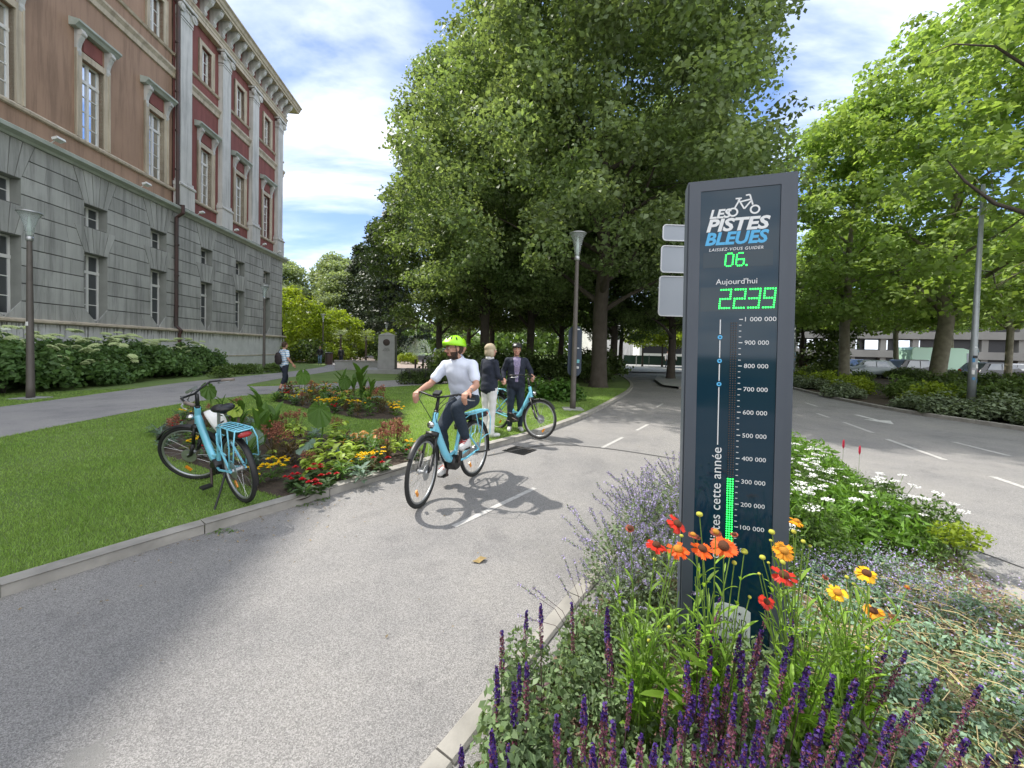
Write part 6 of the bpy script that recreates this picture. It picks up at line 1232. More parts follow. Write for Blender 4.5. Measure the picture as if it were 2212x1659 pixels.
PRO = {k: [mkproto(k, s) for s in (1, 2)] for k in ('marigold', 'red', 'coleus', 'green', 'grey', 'salmon', 'paw', 'bronze', 'canna')}
NM = dict(marigold=('marigold_clump', 'marigold', 'clump of bright yellow marigolds'), red=('red_flower_clump', 'flowers', 'low clump with deep red flowers'), coleus=('lime_foliage_plant', 'plant', 'lime yellow drooping plant'), green=('leafy_bedding_plant', 'plant', 'leafy mid green bedding plant'), grey=('grey_leaved_plant', 'plant', 'low grey green leaved plant'),
    salmon=('salmon_leaved_plant', 'plant', 'tall salmon topped plant'), paw=('rusty_plume_plant', 'plant', 'plant with rusty red plumes'), bronze=('bronze_leaved_plant', 'plant', 'bushy bronze leaved plant'), canna=('canna_plant', 'plant', 'upright canna with broad green leaves'))
def bedplant(kind, x, y, s, rz, bed, i=0):
    me, bl = PRO[kind][i % 2]; n_, c_, l_ = NM[kind]; t = thing(n_, l_ + ' in the ' + bed, c_, (x, y, .06), rz, {'marigold': 'yellow marigolds', 'red': 'red flowers', 'coleus': 'lime plants', 'green': 'leafy green plants', 'grey': 'grey green plants', 'salmon': 'salmon topped plants', 'paw': 'rusty plume plants', 'bronze': 'bronze plants', 'canna': 'cannas'}[kind] + ' of the ' + bed)
    s *= .82 if kind in ('canna', 'paw', 'green', 'bronze') else .92; t.scale = (s, s, s); link('foliage', me, t)
    for (bm, p, sc_) in bl: o = link('blossom' if bm is not plm else 'plume', bm, t); o.location = p; o.scale = (sc_,) * 3
    return t
BED1 = [tuple(G(x, y, .055)[:2]) for x, y in ((335, 930), (352, 985), (440, 1010), (560, 1062), (640, 1082), (700, 1063), (900, 1003), (915, 975), (800, 958), (700, 938), (620, 922), (560, 900), (500, 892), (400, 890))]
BED2 = [tuple(G(x, y, .055)[:2]) for x, y in ((592, 868), (700, 890), (780, 906), (862, 907), (870, 893), (820, 868), (700, 846), (610, 848))]
sheet('flower_bed_soil', smoothline(BED1 + [BED1[0]], 4)[:-1], .060, M_earth); sheet('flower_bed_soil', smoothline(BED2 + [BED2[0]], 4)[:-1], .060, M_earth)
b1n, b2n = 'near flower bed behind the parked bicycle', 'farther oval flower bed'
# seen positions: (kind, px, py of the foot, scale)
L1 = [('marigold', 588, 1040, 1.1), ('marigold', 610, 1020, .9), ('marigold', 560, 1050, 1), ('marigold', 795, 1012, 1.1), ('marigold', 818, 1000, 1), ('marigold', 775, 1018, .9), ('marigold', 893, 982, 1), ('marigold', 400, 905, 1), ('marigold', 432, 965, 1), ('marigold', 415, 975, .9),
    ('red', 655, 1050, 1.1), ('red', 690, 1043, 1.1), ('red', 660, 1076, 1.1), ('red', 685, 1068, .8), ('red', 385, 930, 1), ('red', 372, 945, .9), ('red', 885, 992, .9), ('red', 632, 1058, .9), ('red', 725, 1035, .8),
    ('coleus', 672, 1000, 1.2), ('coleus', 700, 1008, 1.2), ('coleus', 668, 1030, 1), ('coleus', 702, 1030, 1), ('coleus', 735, 1010, 1.2), ('coleus', 742, 1022, 1), ('coleus', 720, 975, 1.2), ('coleus', 735, 955, 1.3), ('coleus', 645, 960, 1.1), ('coleus', 850, 985, 1), ('coleus', 610, 965, 1),
    ('salmon', 770, 985, 1.0), ('salmon', 790, 982, 1.05), ('salmon', 758, 992, .9), ('salmon', 810, 985, .9), ('paw', 835, 972, 1.15), ('paw', 855, 968, 1.1), ('paw', 875, 968, 1.0), ('paw', 605, 1000, 1.1), ('paw', 590, 985, 1.2), ('paw', 620, 940, 1.1), ('paw', 645, 935, 1), ('bronze', 625, 1000, 1.1), ('bronze', 655, 975, 1), ('bronze', 690, 1010, 1), ('bronze', 745, 965, 1),
    ('canna', 570, 960, 1.1), ('canna', 590, 955, .95), ('canna', 555, 980, 1.1), ('canna', 520, 930, 1.0), ('canna', 480, 905, .9), ('canna', 540, 1020, .75), ('canna', 500, 940, .9), ('canna', 560, 905, 1.0)]
for i, (k, x, y, s) in enumerate(L1): q = G(x, y, .06); bedplant(k, q.x, q.y, s * random.Random(i).uniform(.9, 1.15), i * 1.3, b1n, i)
def scatter(poly, n, seed, mind=.16):
    rg = np.random.default_rng(seed); P_ = np.array(poly); lo, hi = P_.min(0), P_.max(0); out = []
    while len(out) < n:
        c = rg.uniform(lo, hi); mind *= .9995
        if inpoly(c[None], poly)[0] and all(np.hypot(*(c - o)) > mind for o in out): out.append(c)
    return out
rr_ = random.Random(12)
for i, c in enumerate(scatter(BED1, 78, 5)): bedplant(rr_.choice(['green', 'green', 'green', 'grey', 'bronze', 'grey', 'coleus', 'red', 'paw']), c[0], c[1], rr_.uniform(.7, 1.15), i, b1n, i)
for i, c in enumerate(scatter(BED2, 74, 6, .2)): bedplant(rr_.choice(['green', 'green', 'grey', 'bronze', 'bronze', 'coleus', 'red', 'paw', 'marigold', 'salmon']), c[0], c[1], rr_.uniform(.9, 1.5), i, b2n, i)
for i, (x, y) in enumerate(((690, 885), (705, 889), (760, 888), (775, 890), (850, 893), (640, 876), (855, 903))): q = G(x, y, .06); bedplant('marigold', q.x, q.y, 1.4, i, b2n, i)
for i, (x, y, s) in enumerate(((780, 868, 1.9), (740, 865, 1.5), (765, 855, 1.4), (800, 872, 1.2))): q = G(x, y, .06); bedplant('canna', q.x, q.y, s, i, b2n, i)
# elephant ears
def ear(px, py, pz_y, d, sz, lab, m=m_md):
    q = G(px, py, .06); t = thing('elephant_ear_plant', lab, 'plant', (q.x, q.y, .06), 0, 'elephant ear plants'); top = P(px + 0, pz_y, q.y) - t.location
    mb = MB(); mb.tube([(0, 0, 0), (.03, .02, top.z * .6), tuple(top)], [.014, .010, .007], 6); st = mb.build('stalk', m_md, t); mb = MB(); earleaf(mb, top, d, sz * .8, px); mb.build('leaf_blade', m, t)
ear(690, 992, 880, (.25, -.30, -.55), .42, 'big ribbed elephant ear leaf standing up in the middle of the near bed'); ear(450, 925, 835, (.35, -.2, -.75), .36, 'elephant ear leaf rising behind the parked bicycle saddle'); ear(545, 1010, 935, (.3, -.5, -.4), .36, 'pale elephant ear leaf behind the bicycle rack', m_rg)
ear(655, 868, 806, (.2, -.3, -.8), .48, 'elephant ear leaf at the left of the oval bed'); ear(745, 870, 818, (.2, -.3, -.8), .45, 'elephant ear leaf in the middle of the oval bed'); ear(505, 940, 878, (.4, -.3, -.4), .32, 'yellow green elephant ear leaf right of the saddle', m_lm); ear(668, 1005, 955, (-.3, -.5, -.3), .30, 'blue green elephant ear leaf low in the near bed', m_rg); ear(815, 890, 855, (.2, -.6, .1), .4, 'pale elephant ear leaf at the right of the oval bed', m_rg)
# ---- lawn grass ----
M_gr = leafmat('lawn_blade', (0.22, 0.35, 0.085), (0.29, 0.41, 0.12), .4, rnd=.4, scale=1.5)
def grass(name, label, poly, holes, n, ymax, seed, hgt=(.018, .045), wd=.0035, m=M_gr, z=.055, power=1.6, lean=.45):
    rg = np.random.default_rng(seed); P_ = np.array(poly); out = np.empty((0, 2))
    while len(out) < n:
        k = n; r = 1.9 + (ymax - 1.9) * rg.uniform(0, 1, k) ** power; a = rg.uniform(-1.05, .35, k); p = np.stack([r * np.sin(a), r * np.cos(a)], 1); ok = inpoly(p, poly)
        for h in holes: ok &= ~inpoly(p, h)
        if ok.sum() == 0: break
        out = np.concatenate([out, p[ok]])
    p = out[:n]; n = len(p); dist = np.hypot(p[:, 0], p[:, 1]); h = rg.uniform(*hgt, n) * (1 + .3 * np.sin(p[:, 0] * 3) * np.sin(p[:, 1] * 2.3)); w_ = wd * (1 + dist * .22); a = rg.uniform(0, 6.28, n); la = rg.uniform(0, 6.28, n); le = rg.uniform(0, lean, n) * h * 2
    b = np.stack([p[:, 0], p[:, 1], np.full(n, z - .004)], 1); dx = np.stack([np.cos(a) * w_ / 2, np.sin(a) * w_ / 2, np.zeros(n)], 1); tip = b + np.stack([np.cos(la) * le, np.sin(la) * le, h], 1)
    v = np.stack([b - dx, b + dx, tip], 1).reshape(-1, 3); return tag(link(name, npmesh(name, v, np.arange(n * 3).reshape(n, 3), m, rg.uniform(0, 1, n))), label, 'grass', kind='stuff')
LKin = offs(LK, .115); lawnpoly = LKin[:-1] + [(9, 60), (-60, 60), (-60, -8)]
grass('lawn_grass', 'short mown green grass covering the park lawns', lawnpoly, [fp, BED1, BED2], 260000, 17, 1)
# kerb-side weeds
mw = MB(); rg_ = random.Random(4)
for (px, py) in ((655, 1092), (690, 1080), (480, 1150), (930, 1003)):
    q = G(px, py); t = thing('kerb_weed', {655: 'longer weed tuft growing at the foot of the kerb by the near bed', 690: 'weed tuft at the kerb foot, right of the longer one', 480: 'leftmost weed tuft in the kerb joint', 930: 'weed tuft at the kerb foot beside the ridden bicycle'}[px], 'weed', (q.x, q.y, 0)); mb = MB()
    for i in range(16): a = rg_.uniform(0, 6.28); strip_leaf(mb, (rg_.uniform(-.09, .09), rg_.uniform(-.03, .05), 0), (math.cos(a), math.sin(a), .5), .05, .014, 1, 2)
    mb.build('foliage', m_md, t)
# ---- foreground island ----
INS = np.array(isl_in)
m_sal = mat('violet_floret', (0.05, 0.016, 0.17), .6, rnd=.5, transl=.2); m_cal = mat('maroon_calyx', (0.13, 0.035, 0.06), .7, rnd=.5); m_stm = mat('purple_stem', (0.07, 0.035, 0.04), .6); m_slf = leafmat('salvia_leaf', (0.13, 0.20, 0.09), (0.18, 0.25, 0.12), .3)
def spike(seed, L_, fl, violet):
    """flower spike of length L_ (tip at z=0, pointing up): whorls of small florets"""
    rg = np.random.default_rng(seed); c, nr, s_, mi = [], [], [], []; z = 0.0
    while z > -fl:
        t = -z / fl; r = .0035 + .0062 * min(1, t * 3) * (1 - .25 * t); k = 8 if t > .05 else 4
        for j in range(k):
            a = rg.uniform(0, 6.28); rr = r * rg.uniform(.6, 1.25); c.append((rr * math.cos(a), rr * math.sin(a), z + rg.normal() * .002)); nr.append((math.cos(a), math.sin(a), .6)); s_.append(rg.uniform(.008, .014) * (1.15 if t < violet else .9)); mi.append(0 if rg.uniform() < (.85 if t < violet else .12) else 1)
        z -= .0058 if t < .5 else .0082 + .01 * max(0, t - .75)
    v, f = leaves(np.array(c), np.array(s_), np.array(nr) * .8, wr=.7, rg=rg); return npmesh('flower_spike', v, f, [m_sal, m_cal], rg.uniform(0, 1, len(c)), mi)
SPK = [spike(s, 0, fl, vi) for s, fl, vi in ((1, .20, .25), (2, .25, .4), (3, .19, .08), (4, .21, .65), (5, .14, .9), (6, .28, .15), (7, .21, .4))]
def leafcluster(seed, r, h, n, ls, m, wr=.55, up=1.2):
    rg = np.random.default_rng(seed); a = rg.uniform(0, 6.28, n); q = rg.uniform(0, 1, n) ** .6; z = h * rg.uniform(0, 1, n) * (1 - .55 * q * q); c = np.stack([r * q * np.cos(a), r * q * np.sin(a), z + .01], 1); v, f = leaves(c, ls, np.stack([np.cos(a) * .5, np.sin(a) * .5, np.full(n, up)], 1), wr=wr, droop=.2, rg=rg); return npmesh('foliage', v, f, m, rg.uniform(0, 1, n))
SLF = [leafcluster(s, .13, .26, 330, .036, m_slf) for s in (1, 2, 3)]
tips = [(996, 1614), (1062, 1579), (1084, 1363), (1073, 1440), (1138, 1318), (1168, 1306), (1235, 1303), (1312, 1314), (1315, 1372), (1110, 1476), (1122, 1434), (1138, 1434), (1097, 1608), (1202, 1547), (1262, 1505), (1307, 1521), (1325, 1560), (1365, 1471), (1386, 1589), (1451, 1576), (1485, 1430), (1510, 1350), (1557, 1290), (1540, 1379), (1556, 1376), (1599, 1369), (1604, 1405), (1646, 1363), (1519, 1463), (1527, 1547), (1585, 1550), (1620, 1456),
    (1669, 1283), (1714, 1306), (1713, 1373), (1641, 1373), (1658, 1439), (1801, 1459), (1914, 1409), (1959, 1409), (2024, 1466), (2118, 1483), (1851, 1466), (1664, 1519), (1698, 1529), (1748, 1583), (1831, 1526), (1931, 1543), (1961, 1539), (2001, 1606), (2088, 1600), (2138, 1633), (2204, 1623), (1774, 1636), (1701, 1636), (1821, 1626), (1918, 1639), (1500, 1500), (1550, 1480), (1590, 1500), (1640, 1560), (1560, 1600), (1610, 1610), (1500, 1610), (1470, 1540), (1680, 1590), (1720, 1480), (1745, 1440), (1700, 1400), (1575, 1440), (1535, 1420), (1490, 1470), (1440, 1490), (1415, 1610), (1350, 1620), (1280, 1610), (1230, 1620), (1870, 1590), (1780, 1540), (1650, 1640), (1590, 1645), (1540, 1650)]
rg_ = random.Random(77); plants = {}
for i, (tx, ty) in enumerate(tips):
    h = rg_.uniform(.48, .60) - (.10 if tx < 1150 else 0) - (.05 if ty > 1560 else 0); Y = (1.6 - h) * 830 / (ty - 762.0); tip = P(tx, ty, Y); ln = 0.06 + .0 if tx < 1500 else (.10 + .42 * min(1, max(0, (tx - 1620) / 450)))
    if tx < 1330: ln = -.04
    dirv = Vector((ln + rg_.uniform(-.06, .06), rg_.uniform(-.05, .08), 1)).normalized(); base = tip - dirv * (tip.z / dirv.z)
    key = (round(base.x / .17), round(base.y / .17)); plants.setdefault(key, []).append((tip, dirv, base, i))
for key, lst in plants.items():
    b_ = sum((l[2] for l in lst), Vector()) / len(lst); b_.z = .012; front = b_.y < 1.25
    lab = ('salvia with tall dark violet spikes at the left end of the front planting' if b_.x < .25 else ('salvia with violet and maroon spikes in the dense front row below the totem' if b_.x < 1.0 else 'salvia with spikes leaning right at the right end of the front planting'))
    t = thing('salvia_plant', lab, 'flower', b_, 0, 'left salvias' if b_.x < .25 else ('middle salvias' if b_.x < 1.0 else 'leaning right salvias')); o = link('foliage', SLF[len(lst) % 3], t); o.rotation_euler = (0, 0, rg_.uniform(0, 6)); o.scale = (rg_.uniform(.9, 1.2),) * 3
    for (tip, dirv, base, i) in lst:
        o = link('flower_spike', SPK[rg_.randrange(len(SPK))], t); o.location = tip - b_; o.rotation_mode = 'QUATERNION'; o.rotation_quaternion = Vector((0, 0, 1)).rotation_difference(dirv) @ Quaternion((0, 0, 1), rg_.uniform(0, 6)); sc_ = rg_.uniform(.75, 1.1); o.scale = (sc_, sc_, sc_)
        mb = MB(); mb.tube([base - b_ - Vector((0, 0, .01)), (base + tip) / 2 - b_ + Vector((rg_.uniform(-.008, .008), 0, 0)), tip - b_ - dirv * .004], [.0028, .0023, .0012], 4)
        for k in range(4): u = .1 + .10 * k; a = rg_.uniform(0, 6.28); [strip_leaf(mb, base + (tip - base) * u - b_, (math.cos(a + s_), math.sin(a + s_), .6), .04, .016, .8, 2) for s_ in (0, math.pi)]
        mb.build('stem', m_stm if i % 2 else m_slf, t)
# heleniums
m_hst = mat('helenium_stem', (0.16, 0.27, 0.04), .6, transl=.2); m_hlf = leafmat('helenium_leaf', (0.20, 0.36, 0.04), (0.28, 0.44, 0.07), .45)
m_p = dict(red=mat('scarlet_petal', (0.62, 0.03, 0.012), .55, rnd=.3, transl=.3), orange=mat('orange_red_petal', (0.78, 0.12, 0.01), .55, rnd=.35, transl=.3), amber=mat('amber_petal', (0.85, 0.36, 0.01), .55, rnd=.3, transl=.3), yellow=mat('golden_petal', (0.88, 0.52, 0.01), .55, rnd=.2, transl=.3), brown=mat('faded_petal', (0.28, 0.05, 0.02), .7, rnd=.4))
m_dsk = mat('brown_disk', (0.09, 0.03, 0.01), .9, bump=(300, 1, .003)); m_bud = mat('green_yellow_bud', (0.42, 0.42, 0.05), .8, bump=(300, 1, .002)); m_dsky = mat('amber_disk', (0.45, 0.20, 0.02), .9, bump=(300, 1, .003))
def helflower(kind, seed, r=.028):
    rg = random.Random(seed); mb = MB(); n = 14
    for i in range(n):
        a = 6.283 * i / n + rg.uniform(-.1, .1); L_ = r * rg.uniform(.85, 1.1); el = rg.uniform(-.75, .15); d = Vector((math.cos(a) * math.cos(el), math.sin(a) * math.cos(el), math.sin(el))); sd = Vector((-math.sin(a), math.cos(a), 0)); b_ = Vector((math.cos(a), math.sin(a), 0)) * .008; w_ = .0075
        e = b_ + d * L_; mb.add([b_ - sd * .003, b_ + sd * .003, b_ + d * L_ * .6 + sd * w_, e + sd * w_ * .95, e - d * .004 + sd * w_ * .3, e + d * .001, e - d * .004 - sd * w_ * .3, e - sd * w_ * .95, b_ + d * L_ * .6 - sd * w_], [(0, 1, 2, 8), (8, 2, 3, 4), (8, 4, 5), (8, 5, 6), (8, 6, 7)])
    return mb.mesh('petals', m_p[kind])
HEADS = [(1463, 1132, 'red', 1.1), (1546, 1149, 'brown', .8), (1586, 1154, 'brown', .6), (1418, 1178, 'red', 1.15), (1465, 1187, 'orange', 1.25), (1517, 1186, 'orange', 1.15), (1563, 1180, 'orange', 1.4), (1497, 1155, 'brown', .75), (1506, 1160, 'brown', .6), (1361, 1141, 'brown', .8), (1693, 1190, 'amber', 1.2), (1693, 1243, 'red', 1.2), (1872, 1239, 'yellow', 1.15), (1809, 1280, 'yellow', .95), (1887, 1320, 'amber', 1.05), (1930, 1333, 'brown', .75), (1721, 1126, 'amber', .8), (1656, 1300, 'red', .8), (1783, 1247, 'brown', .5), (1960, 1268, 'brown', .5),
    (1511, 1112, 'bud', 1.2), (1472, 1158, 'bud', .8), (1608, 1192, 'bud', 1.2), (1586, 1216, 'bud', .8), (1667, 1150, 'bud', 1.1), (1714, 1149, 'bud', .9), (1414, 1209, 'bud', .8), (1647, 1205, 'bud', 1.0), (1690, 1215, 'bud', .9), (1619, 1290, 'bud', .6), (1735, 1170, 'bud', .7), (1750, 1180, 'bud', .6), (1829, 1247, 'bud', .7), (1844, 1262, 'bud', .7), (1665, 1168, 'bud', .6), (1445, 1355, 'bud', .7), (1402, 1385, 'bud', .8), (1873, 1400, 'bud', .7), (1640, 1240, 'bud', .6), (1660, 1216, 'bud', .5)]
hbase = {'L': (.56, 1.50), 'M': (.78, 1.46), 'R': (1.13, 1.42), 'S': (1.36, 1.50)}
HT = {}
for k, lab in (('L', 'leftmost helenium clump with red and orange flowers, left of the totem edge'), ('M', 'helenium clump with orange red flowers right in front of the totem'), ('R', 'helenium clump with amber and scarlet flowers at the right edge of the totem'), ('S', 'helenium clump with golden yellow flowers right of the totem')): HT[k] = thing('helenium_plant', lab, 'flower', (*hbase[k], .012), 0, 'heleniums in front of the totem')
rg_ = random.Random(31)
def hstem(t, head, leafy=True, r=.0028, nl=8):
    mb = MB(); b_ = Vector((rg_.uniform(-.07, .07), rg_.uniform(-.06, .06), 0)); h = Vector(head); mid = b_ * .6 + h * .4 + Vector((rg_.uniform(-.02, .02), rg_.uniform(-.02, .02), .08)); pts = [b_, b_.lerp(mid, .55) + Vector((0, 0, .02)), mid, mid.lerp(h, .5) + Vector((0, 0, .01)), h]
    mb.tube(pts, [r * 1.3, r * 1.2, r, r * .8, r * .65], 5); mb.build('stem', m_hst, t); ml = MB()
    for i in range(nl):
        u = rg_.uniform(.08, .88) ; k_ = min(3, int(u * 4)); p = pts[k_].lerp(pts[k_ + 1], u * 4 - k_); a = rg_.uniform(0, 6.28); L_ = rg_.uniform(.07, .13) * (1.15 - .6 * u); strip_leaf(ml, p, (math.cos(a) * .7, math.sin(a) * .7, .95), L_, L_ * .17, .9, 4, .3)
    ml.build('stem_leaves', m_hlf, t)
for i, (x, y, kd, s) in enumerate(HEADS):
    k = 'L' if x < 1480 else ('M' if x < 1630 else ('R' if x < 1765 else 'S')); t = HT[k]; Y = hbase[k][1] + rg_.uniform(-.09, .09); p = P(x, y, Y) - t.location; hstem(t, p, nl=9 if kd != 'bud' else 6)
    f = (link('flower_head', MB().lathe([(.0, .012), (.006, .0115), (.0125, .008), (.014, .0), (.009, -.005), (0, -.006)], n=12).mesh('flower_head', m_bud if kd == 'bud' else (m_dsky if i % 3 == 1 else m_dsk), True), t)); f.location = p; f.rotation_euler = (rg_.uniform(.1, .6), rg_.uniform(-.3, .3), 0); f.scale = (s,) * 3 if kd != 'bud' else (s * .75,) * 3
    if kd != 'bud': link('petals', helflower(kd, i, .026 if kd != 'brown' else .016), f)
for k, n in (('L', 14), ('M', 26), ('R', 16), ('S', 20)):
    for i in range(n): hstem(HT[k], (rg_.uniform(-.15, .15), rg_.uniform(-.10, .12), rg_.uniform(.38, .72)), nl=11)
for k, x, y in (('M', 1440, 1480), ('M', 1490, 1400), ('L', 1400, 1450)):   # a few broad basal leaves
    mb = MB(); [strip_leaf(mb, P(x + 60, y + 60, 1.35) - HT[k].location, (-.6 + rg_.uniform(-.2, .3), rg_.uniform(-.4, .1), .5 + rg_.uniform(-.2, .4)), rg_.uniform(.12, .17), .035, .3, 5) for _ in range(4)]; mb.build('basal_leaves', m_hlf, HT[k])
# nepeta
m_nep = mat('lilac_floret', (0.42, 0.36, 0.66), .7, rnd=.3, transl=.3); m_nlf = leafmat('nepeta_leaf', (0.15, 0.21, 0.11), (0.20, 0.26, 0.15), .3)
def nspike(seed, L_):
    rg = np.random.default_rng(seed); c, mi = [], []; z = 0
    while z > -L_:
        for j in range(5): a = rg.uniform(0, 6.28); c.append((.008 * math.cos(a), .008 * math.sin(a), z + rg.normal() * .003)); mi.append(0 if rg.uniform() < .78 else 1)
        z -= .010 + .008 * rg.uniform()
    v, f = leaves(np.array(c), .0135, np.zeros((1, 3)), wr=.8, rg=rg); return npmesh('flower_spike', v, f, [m_nep, m_nlf], rg.uniform(0, 1, len(c)), mi)
NSP = [nspike(i, l) for i, l in ((1, .14), (2, .20), (3, .10), (4, .17))]; NLF = [leafcluster(s, .26, .40, 1500, .024, m_nlf, .7) for s in (1, 2)]
nep = [(.78, 2.60, 1.0), (1.05, 2.95, 1.1), (.95, 2.35, .9), (1.35, 3.35, 1.1), (1.30, 2.75, 1.0), (1.75, 3.9, 1.0), (.70, 2.30, .6)]
for i, (x, y, s) in enumerate(nep):
    t = thing('nepeta_plant', 'hazy mound of lilac catmint spikes growing over the kerb left of the totem', 'flower', (x, y, .012), i, 'catmint mounds left of the totem'); t.scale = (s,) * 3; link('foliage', NLF[i % 2], t); ms = MB()
    for k in range(46):
        a = rg_.uniform(0, 6.28); q = rg_.uniform(.05, 1) ** .7; h = rg_.uniform(.40, .66) * (1 - .35 * q); tp = Vector((.46 * q * math.cos(a), .46 * q * math.sin(a), h)); md = Vector((.16 * q * math.cos(a), .16 * q * math.sin(a), h * .55)); ms.tube([(0, 0, .02), md, tp], .0016, 3); o = link('flower_spike', NSP[k % 4], t); o.location = tp; o.rotation_mode = 'QUATERNION'; o.rotation_quaternion = Vector((0, 0, 1)).rotation_difference((tp - md).normalized())
    ms.build('stems', m_nlf, t)
# stray thin catmint stems at the left
t = thing('nepeta_plant', 'sparse catmint with a few long thin stems arching over the kerb and path', 'flower', (.42, 1.95, .012)); ms = MB()
for (x, y) in ((1120, 1262), (1150, 1268), (1204, 1242), (1216, 1200), (1120, 1330), (1240, 1210), (1262, 1240), (1290, 1290)):
    tp = P(x, y, 2.05) - t.location; ms.tube([(0, 0, 0), tp * .5 + Vector((0.02, 0, .06)), tp], .0015, 3); o = link('flower_spike', NSP[x % 4], t); o.location = tp; o.rotation_mode = 'QUATERNION'; o.rotation_quaternion = Vector((0, 0, 1)).rotation_difference((tp * .5 - Vector((.02, 0, .06))).normalized()); o.scale = (.7, .7, .9)
ms.build('stems', m_stm, t); link('foliage', SLF[0], t)
# yarrow and other plants behind the totem
m_yar = mat('white_yarrow', (0.74, 0.74, 0.72), .8, rnd=.12); m_ylf = leafmat('yarrow_leaf', (0.09, 0.16, 0.04), (0.14, 0.22, 0.06), .35)
def umbel(seed, r=.035):
    rg = np.random.default_rng(seed); n = 44; a = rg.uniform(0, 6.28, n); q = rg.uniform(0, 1, n) ** .5 * r; v, f = leaves(np.stack([q * np.cos(a), q * np.sin(a), rg.normal(size=n) * .002 - q * .1], 1), .013, np.array([[0, 0, 3.]]), wr=.95, rg=rg); return npmesh('flower_head', v, f, m_yar, rg.uniform(0, 1, n))
UM = [umbel(i, r) for i, r in ((1, .035), (2, .045), (3, .028))]; YLF = [leafcluster(s, .22, .42, 900, .05, m_ylf, .35, .3) for s in (1, 2)]
yar = [(2.05, 3.10), (2.35, 3.35), (2.7, 3.5), (2.2, 3.65), (2.6, 3.95), (3.0, 3.75), (3.2, 4.05), (2.9, 4.4), (3.3, 4.6), (3.5, 3.55), (3.55, 4.2), (3.75, 4.6), (3.1, 4.95), (3.6, 5.2), (3.9, 5.0), (2.5, 4.5), (4.0, 5.6), (3.6, 5.8), (2.95, 5.5), (1.95, 2.75), (2.4, 2.95), (3.25, 3.35), (3.62, 3.25)]
for i, (x, y) in enumerate(yar):
    s = rg_.uniform(.85, 1.15); t = thing('yarrow_plant', 'yarrow plant with flat white flower heads on thin stems, right behind the totem', 'flower', (x, y, .012), i, 'white yarrows behind the totem'); t.scale = (s,) * 3; link('foliage', YLF[i % 2], t); ms = MB()
    for k in range(9 if i % 3 else 14):
        a = rg_.uniform(0, 6.28); q = rg_.uniform(.02, .22); h = rg_.uniform(.36, .58) * (.8 if x > 3.2 else 1); tp = Vector((q * math.cos(a), q * math.sin(a), h)); ms.tube([(0, 0, 0), tp * .5, tp], .002, 3); o = link('flower_head', UM[k % 3], t); o.location = tp; o.rotation_euler = (rg_.uniform(-.2, .2), rg_.uniform(-.2, .2), 0)
    ms.build('stems', m_ylf, t)
GRN = [leafcluster(s, .24, .34, 700, .085, LF('strappy_leaf_%d' % s, (0.11, 0.23, 0.03), (0.17, 0.30, 0.05)), .22, .2) for s in (1, 2)]
for i, c in enumerate(scatter([(1.9, 3.0), (3.3, 3.1), (4.0, 4.4), (4.6, 6.6), (4.1, 6.7), (2.4, 4.7)], 34, 9, .3)): t = thing('leafy_perennial', 'lush green strap leaved perennial among the white yarrows', 'plant', (c[0], c[1], .012), i, 'green perennials behind the totem'); s = rg_.uniform(.9, 1.4); t.scale = (s,) * 3; link('foliage', GRN[i % 2], t)
for i, (px, py) in enumerate(((1822, 962), (1857, 975))):
    p = P(px, py, 4.6); t = thing('persicaria_flower', ('left', 'right')[i] + ' of the two slim crimson flower spikes above the yarrows', 'flower', (p.x, p.y, .012)); MB().tube([(0, 0, 0), (0, 0, p.z - .02)], .002, 4).build('stem', m_ylf, t); MB().tube([(0, 0, p.z - .05), (0, 0, p.z - .02), (0, 0, p.z + .04), (.003, 0, p.z + .06)], [.004, .012, .010, .002], 8).build('flower_spike', mat('crimson_spike', (0.40, 0.01, 0.04), .7), t)
# small lime bush on the right
q = G(2075, 1235); t = thing('small_lime_bush', 'small lime green bush with a bare forked stem by the right kerb of the island', 'shrub', (q.x - .05, q.y, .012)); mb = MB(); mb.tube([(0, 0, 0), (.02, 0, .08), (.01, 0, .16)], [.008, .006, .004], 5).tube([(.02, 0, .08), (.09, 0, .12), (.12, 0, .20)], .004, 4).tube([(.015, 0, .1), (-.04, .02, .22)], .004, 4); mb.build('stem', M_bark, t)
rgn = np.random.default_rng(8); d_ = unit(rgn.normal(size=(520, 3))) * rgn.uniform(0, 1, (520, 1)) ** .5 * np.array([.20, .16, .10]) + np.array([.03, 0, .27]); v, f = leaves(d_, .034, np.array([[0, 0, 1.]]), wr=.6, rg=rgn); link('foliage', npmesh('foliage', v, f, M_lime, rgn.uniform(0, 1, 520)), t)
# ground cover, straw and chips
def inisl(p): return inpoly(p, isl_in)
def cover(name, label, n, ls, m, xr, yr, zr, seed, wr=.5, up=1.0, clump=0, keep=.5, cat='ground cover', mi=None):
    rg = np.random.default_rng(seed); p = np.stack([rg.uniform(*xr, n), rg.uniform(*yr, n)], 1)
    if clump: cc_ = np.stack([rg.uniform(*xr, clump), rg.uniform(*yr, clump)], 1); p = cc_[rg.integers(0, clump, n)] + rg.normal(size=(n, 2)) * keep
    p = p[inisl(p)]; n = len(p); c = np.concatenate([p, (.012 + zr * rg.uniform(0, 1, n) ** 1.3)[:, None]], 1); v, f = leaves(c, ls, np.array([[0, 0, up]]), wr=wr, rg=rg); v[:, 2] = np.maximum(v[:, 2], .014 + rg.uniform(0, .004, len(v)))
    return tag(link(name, npmesh(name, v, f, m, rg.uniform(0, 1, n), None if mi is None else rg.choice(len(mi), n, p=mi))), label, cat, kind='stuff')
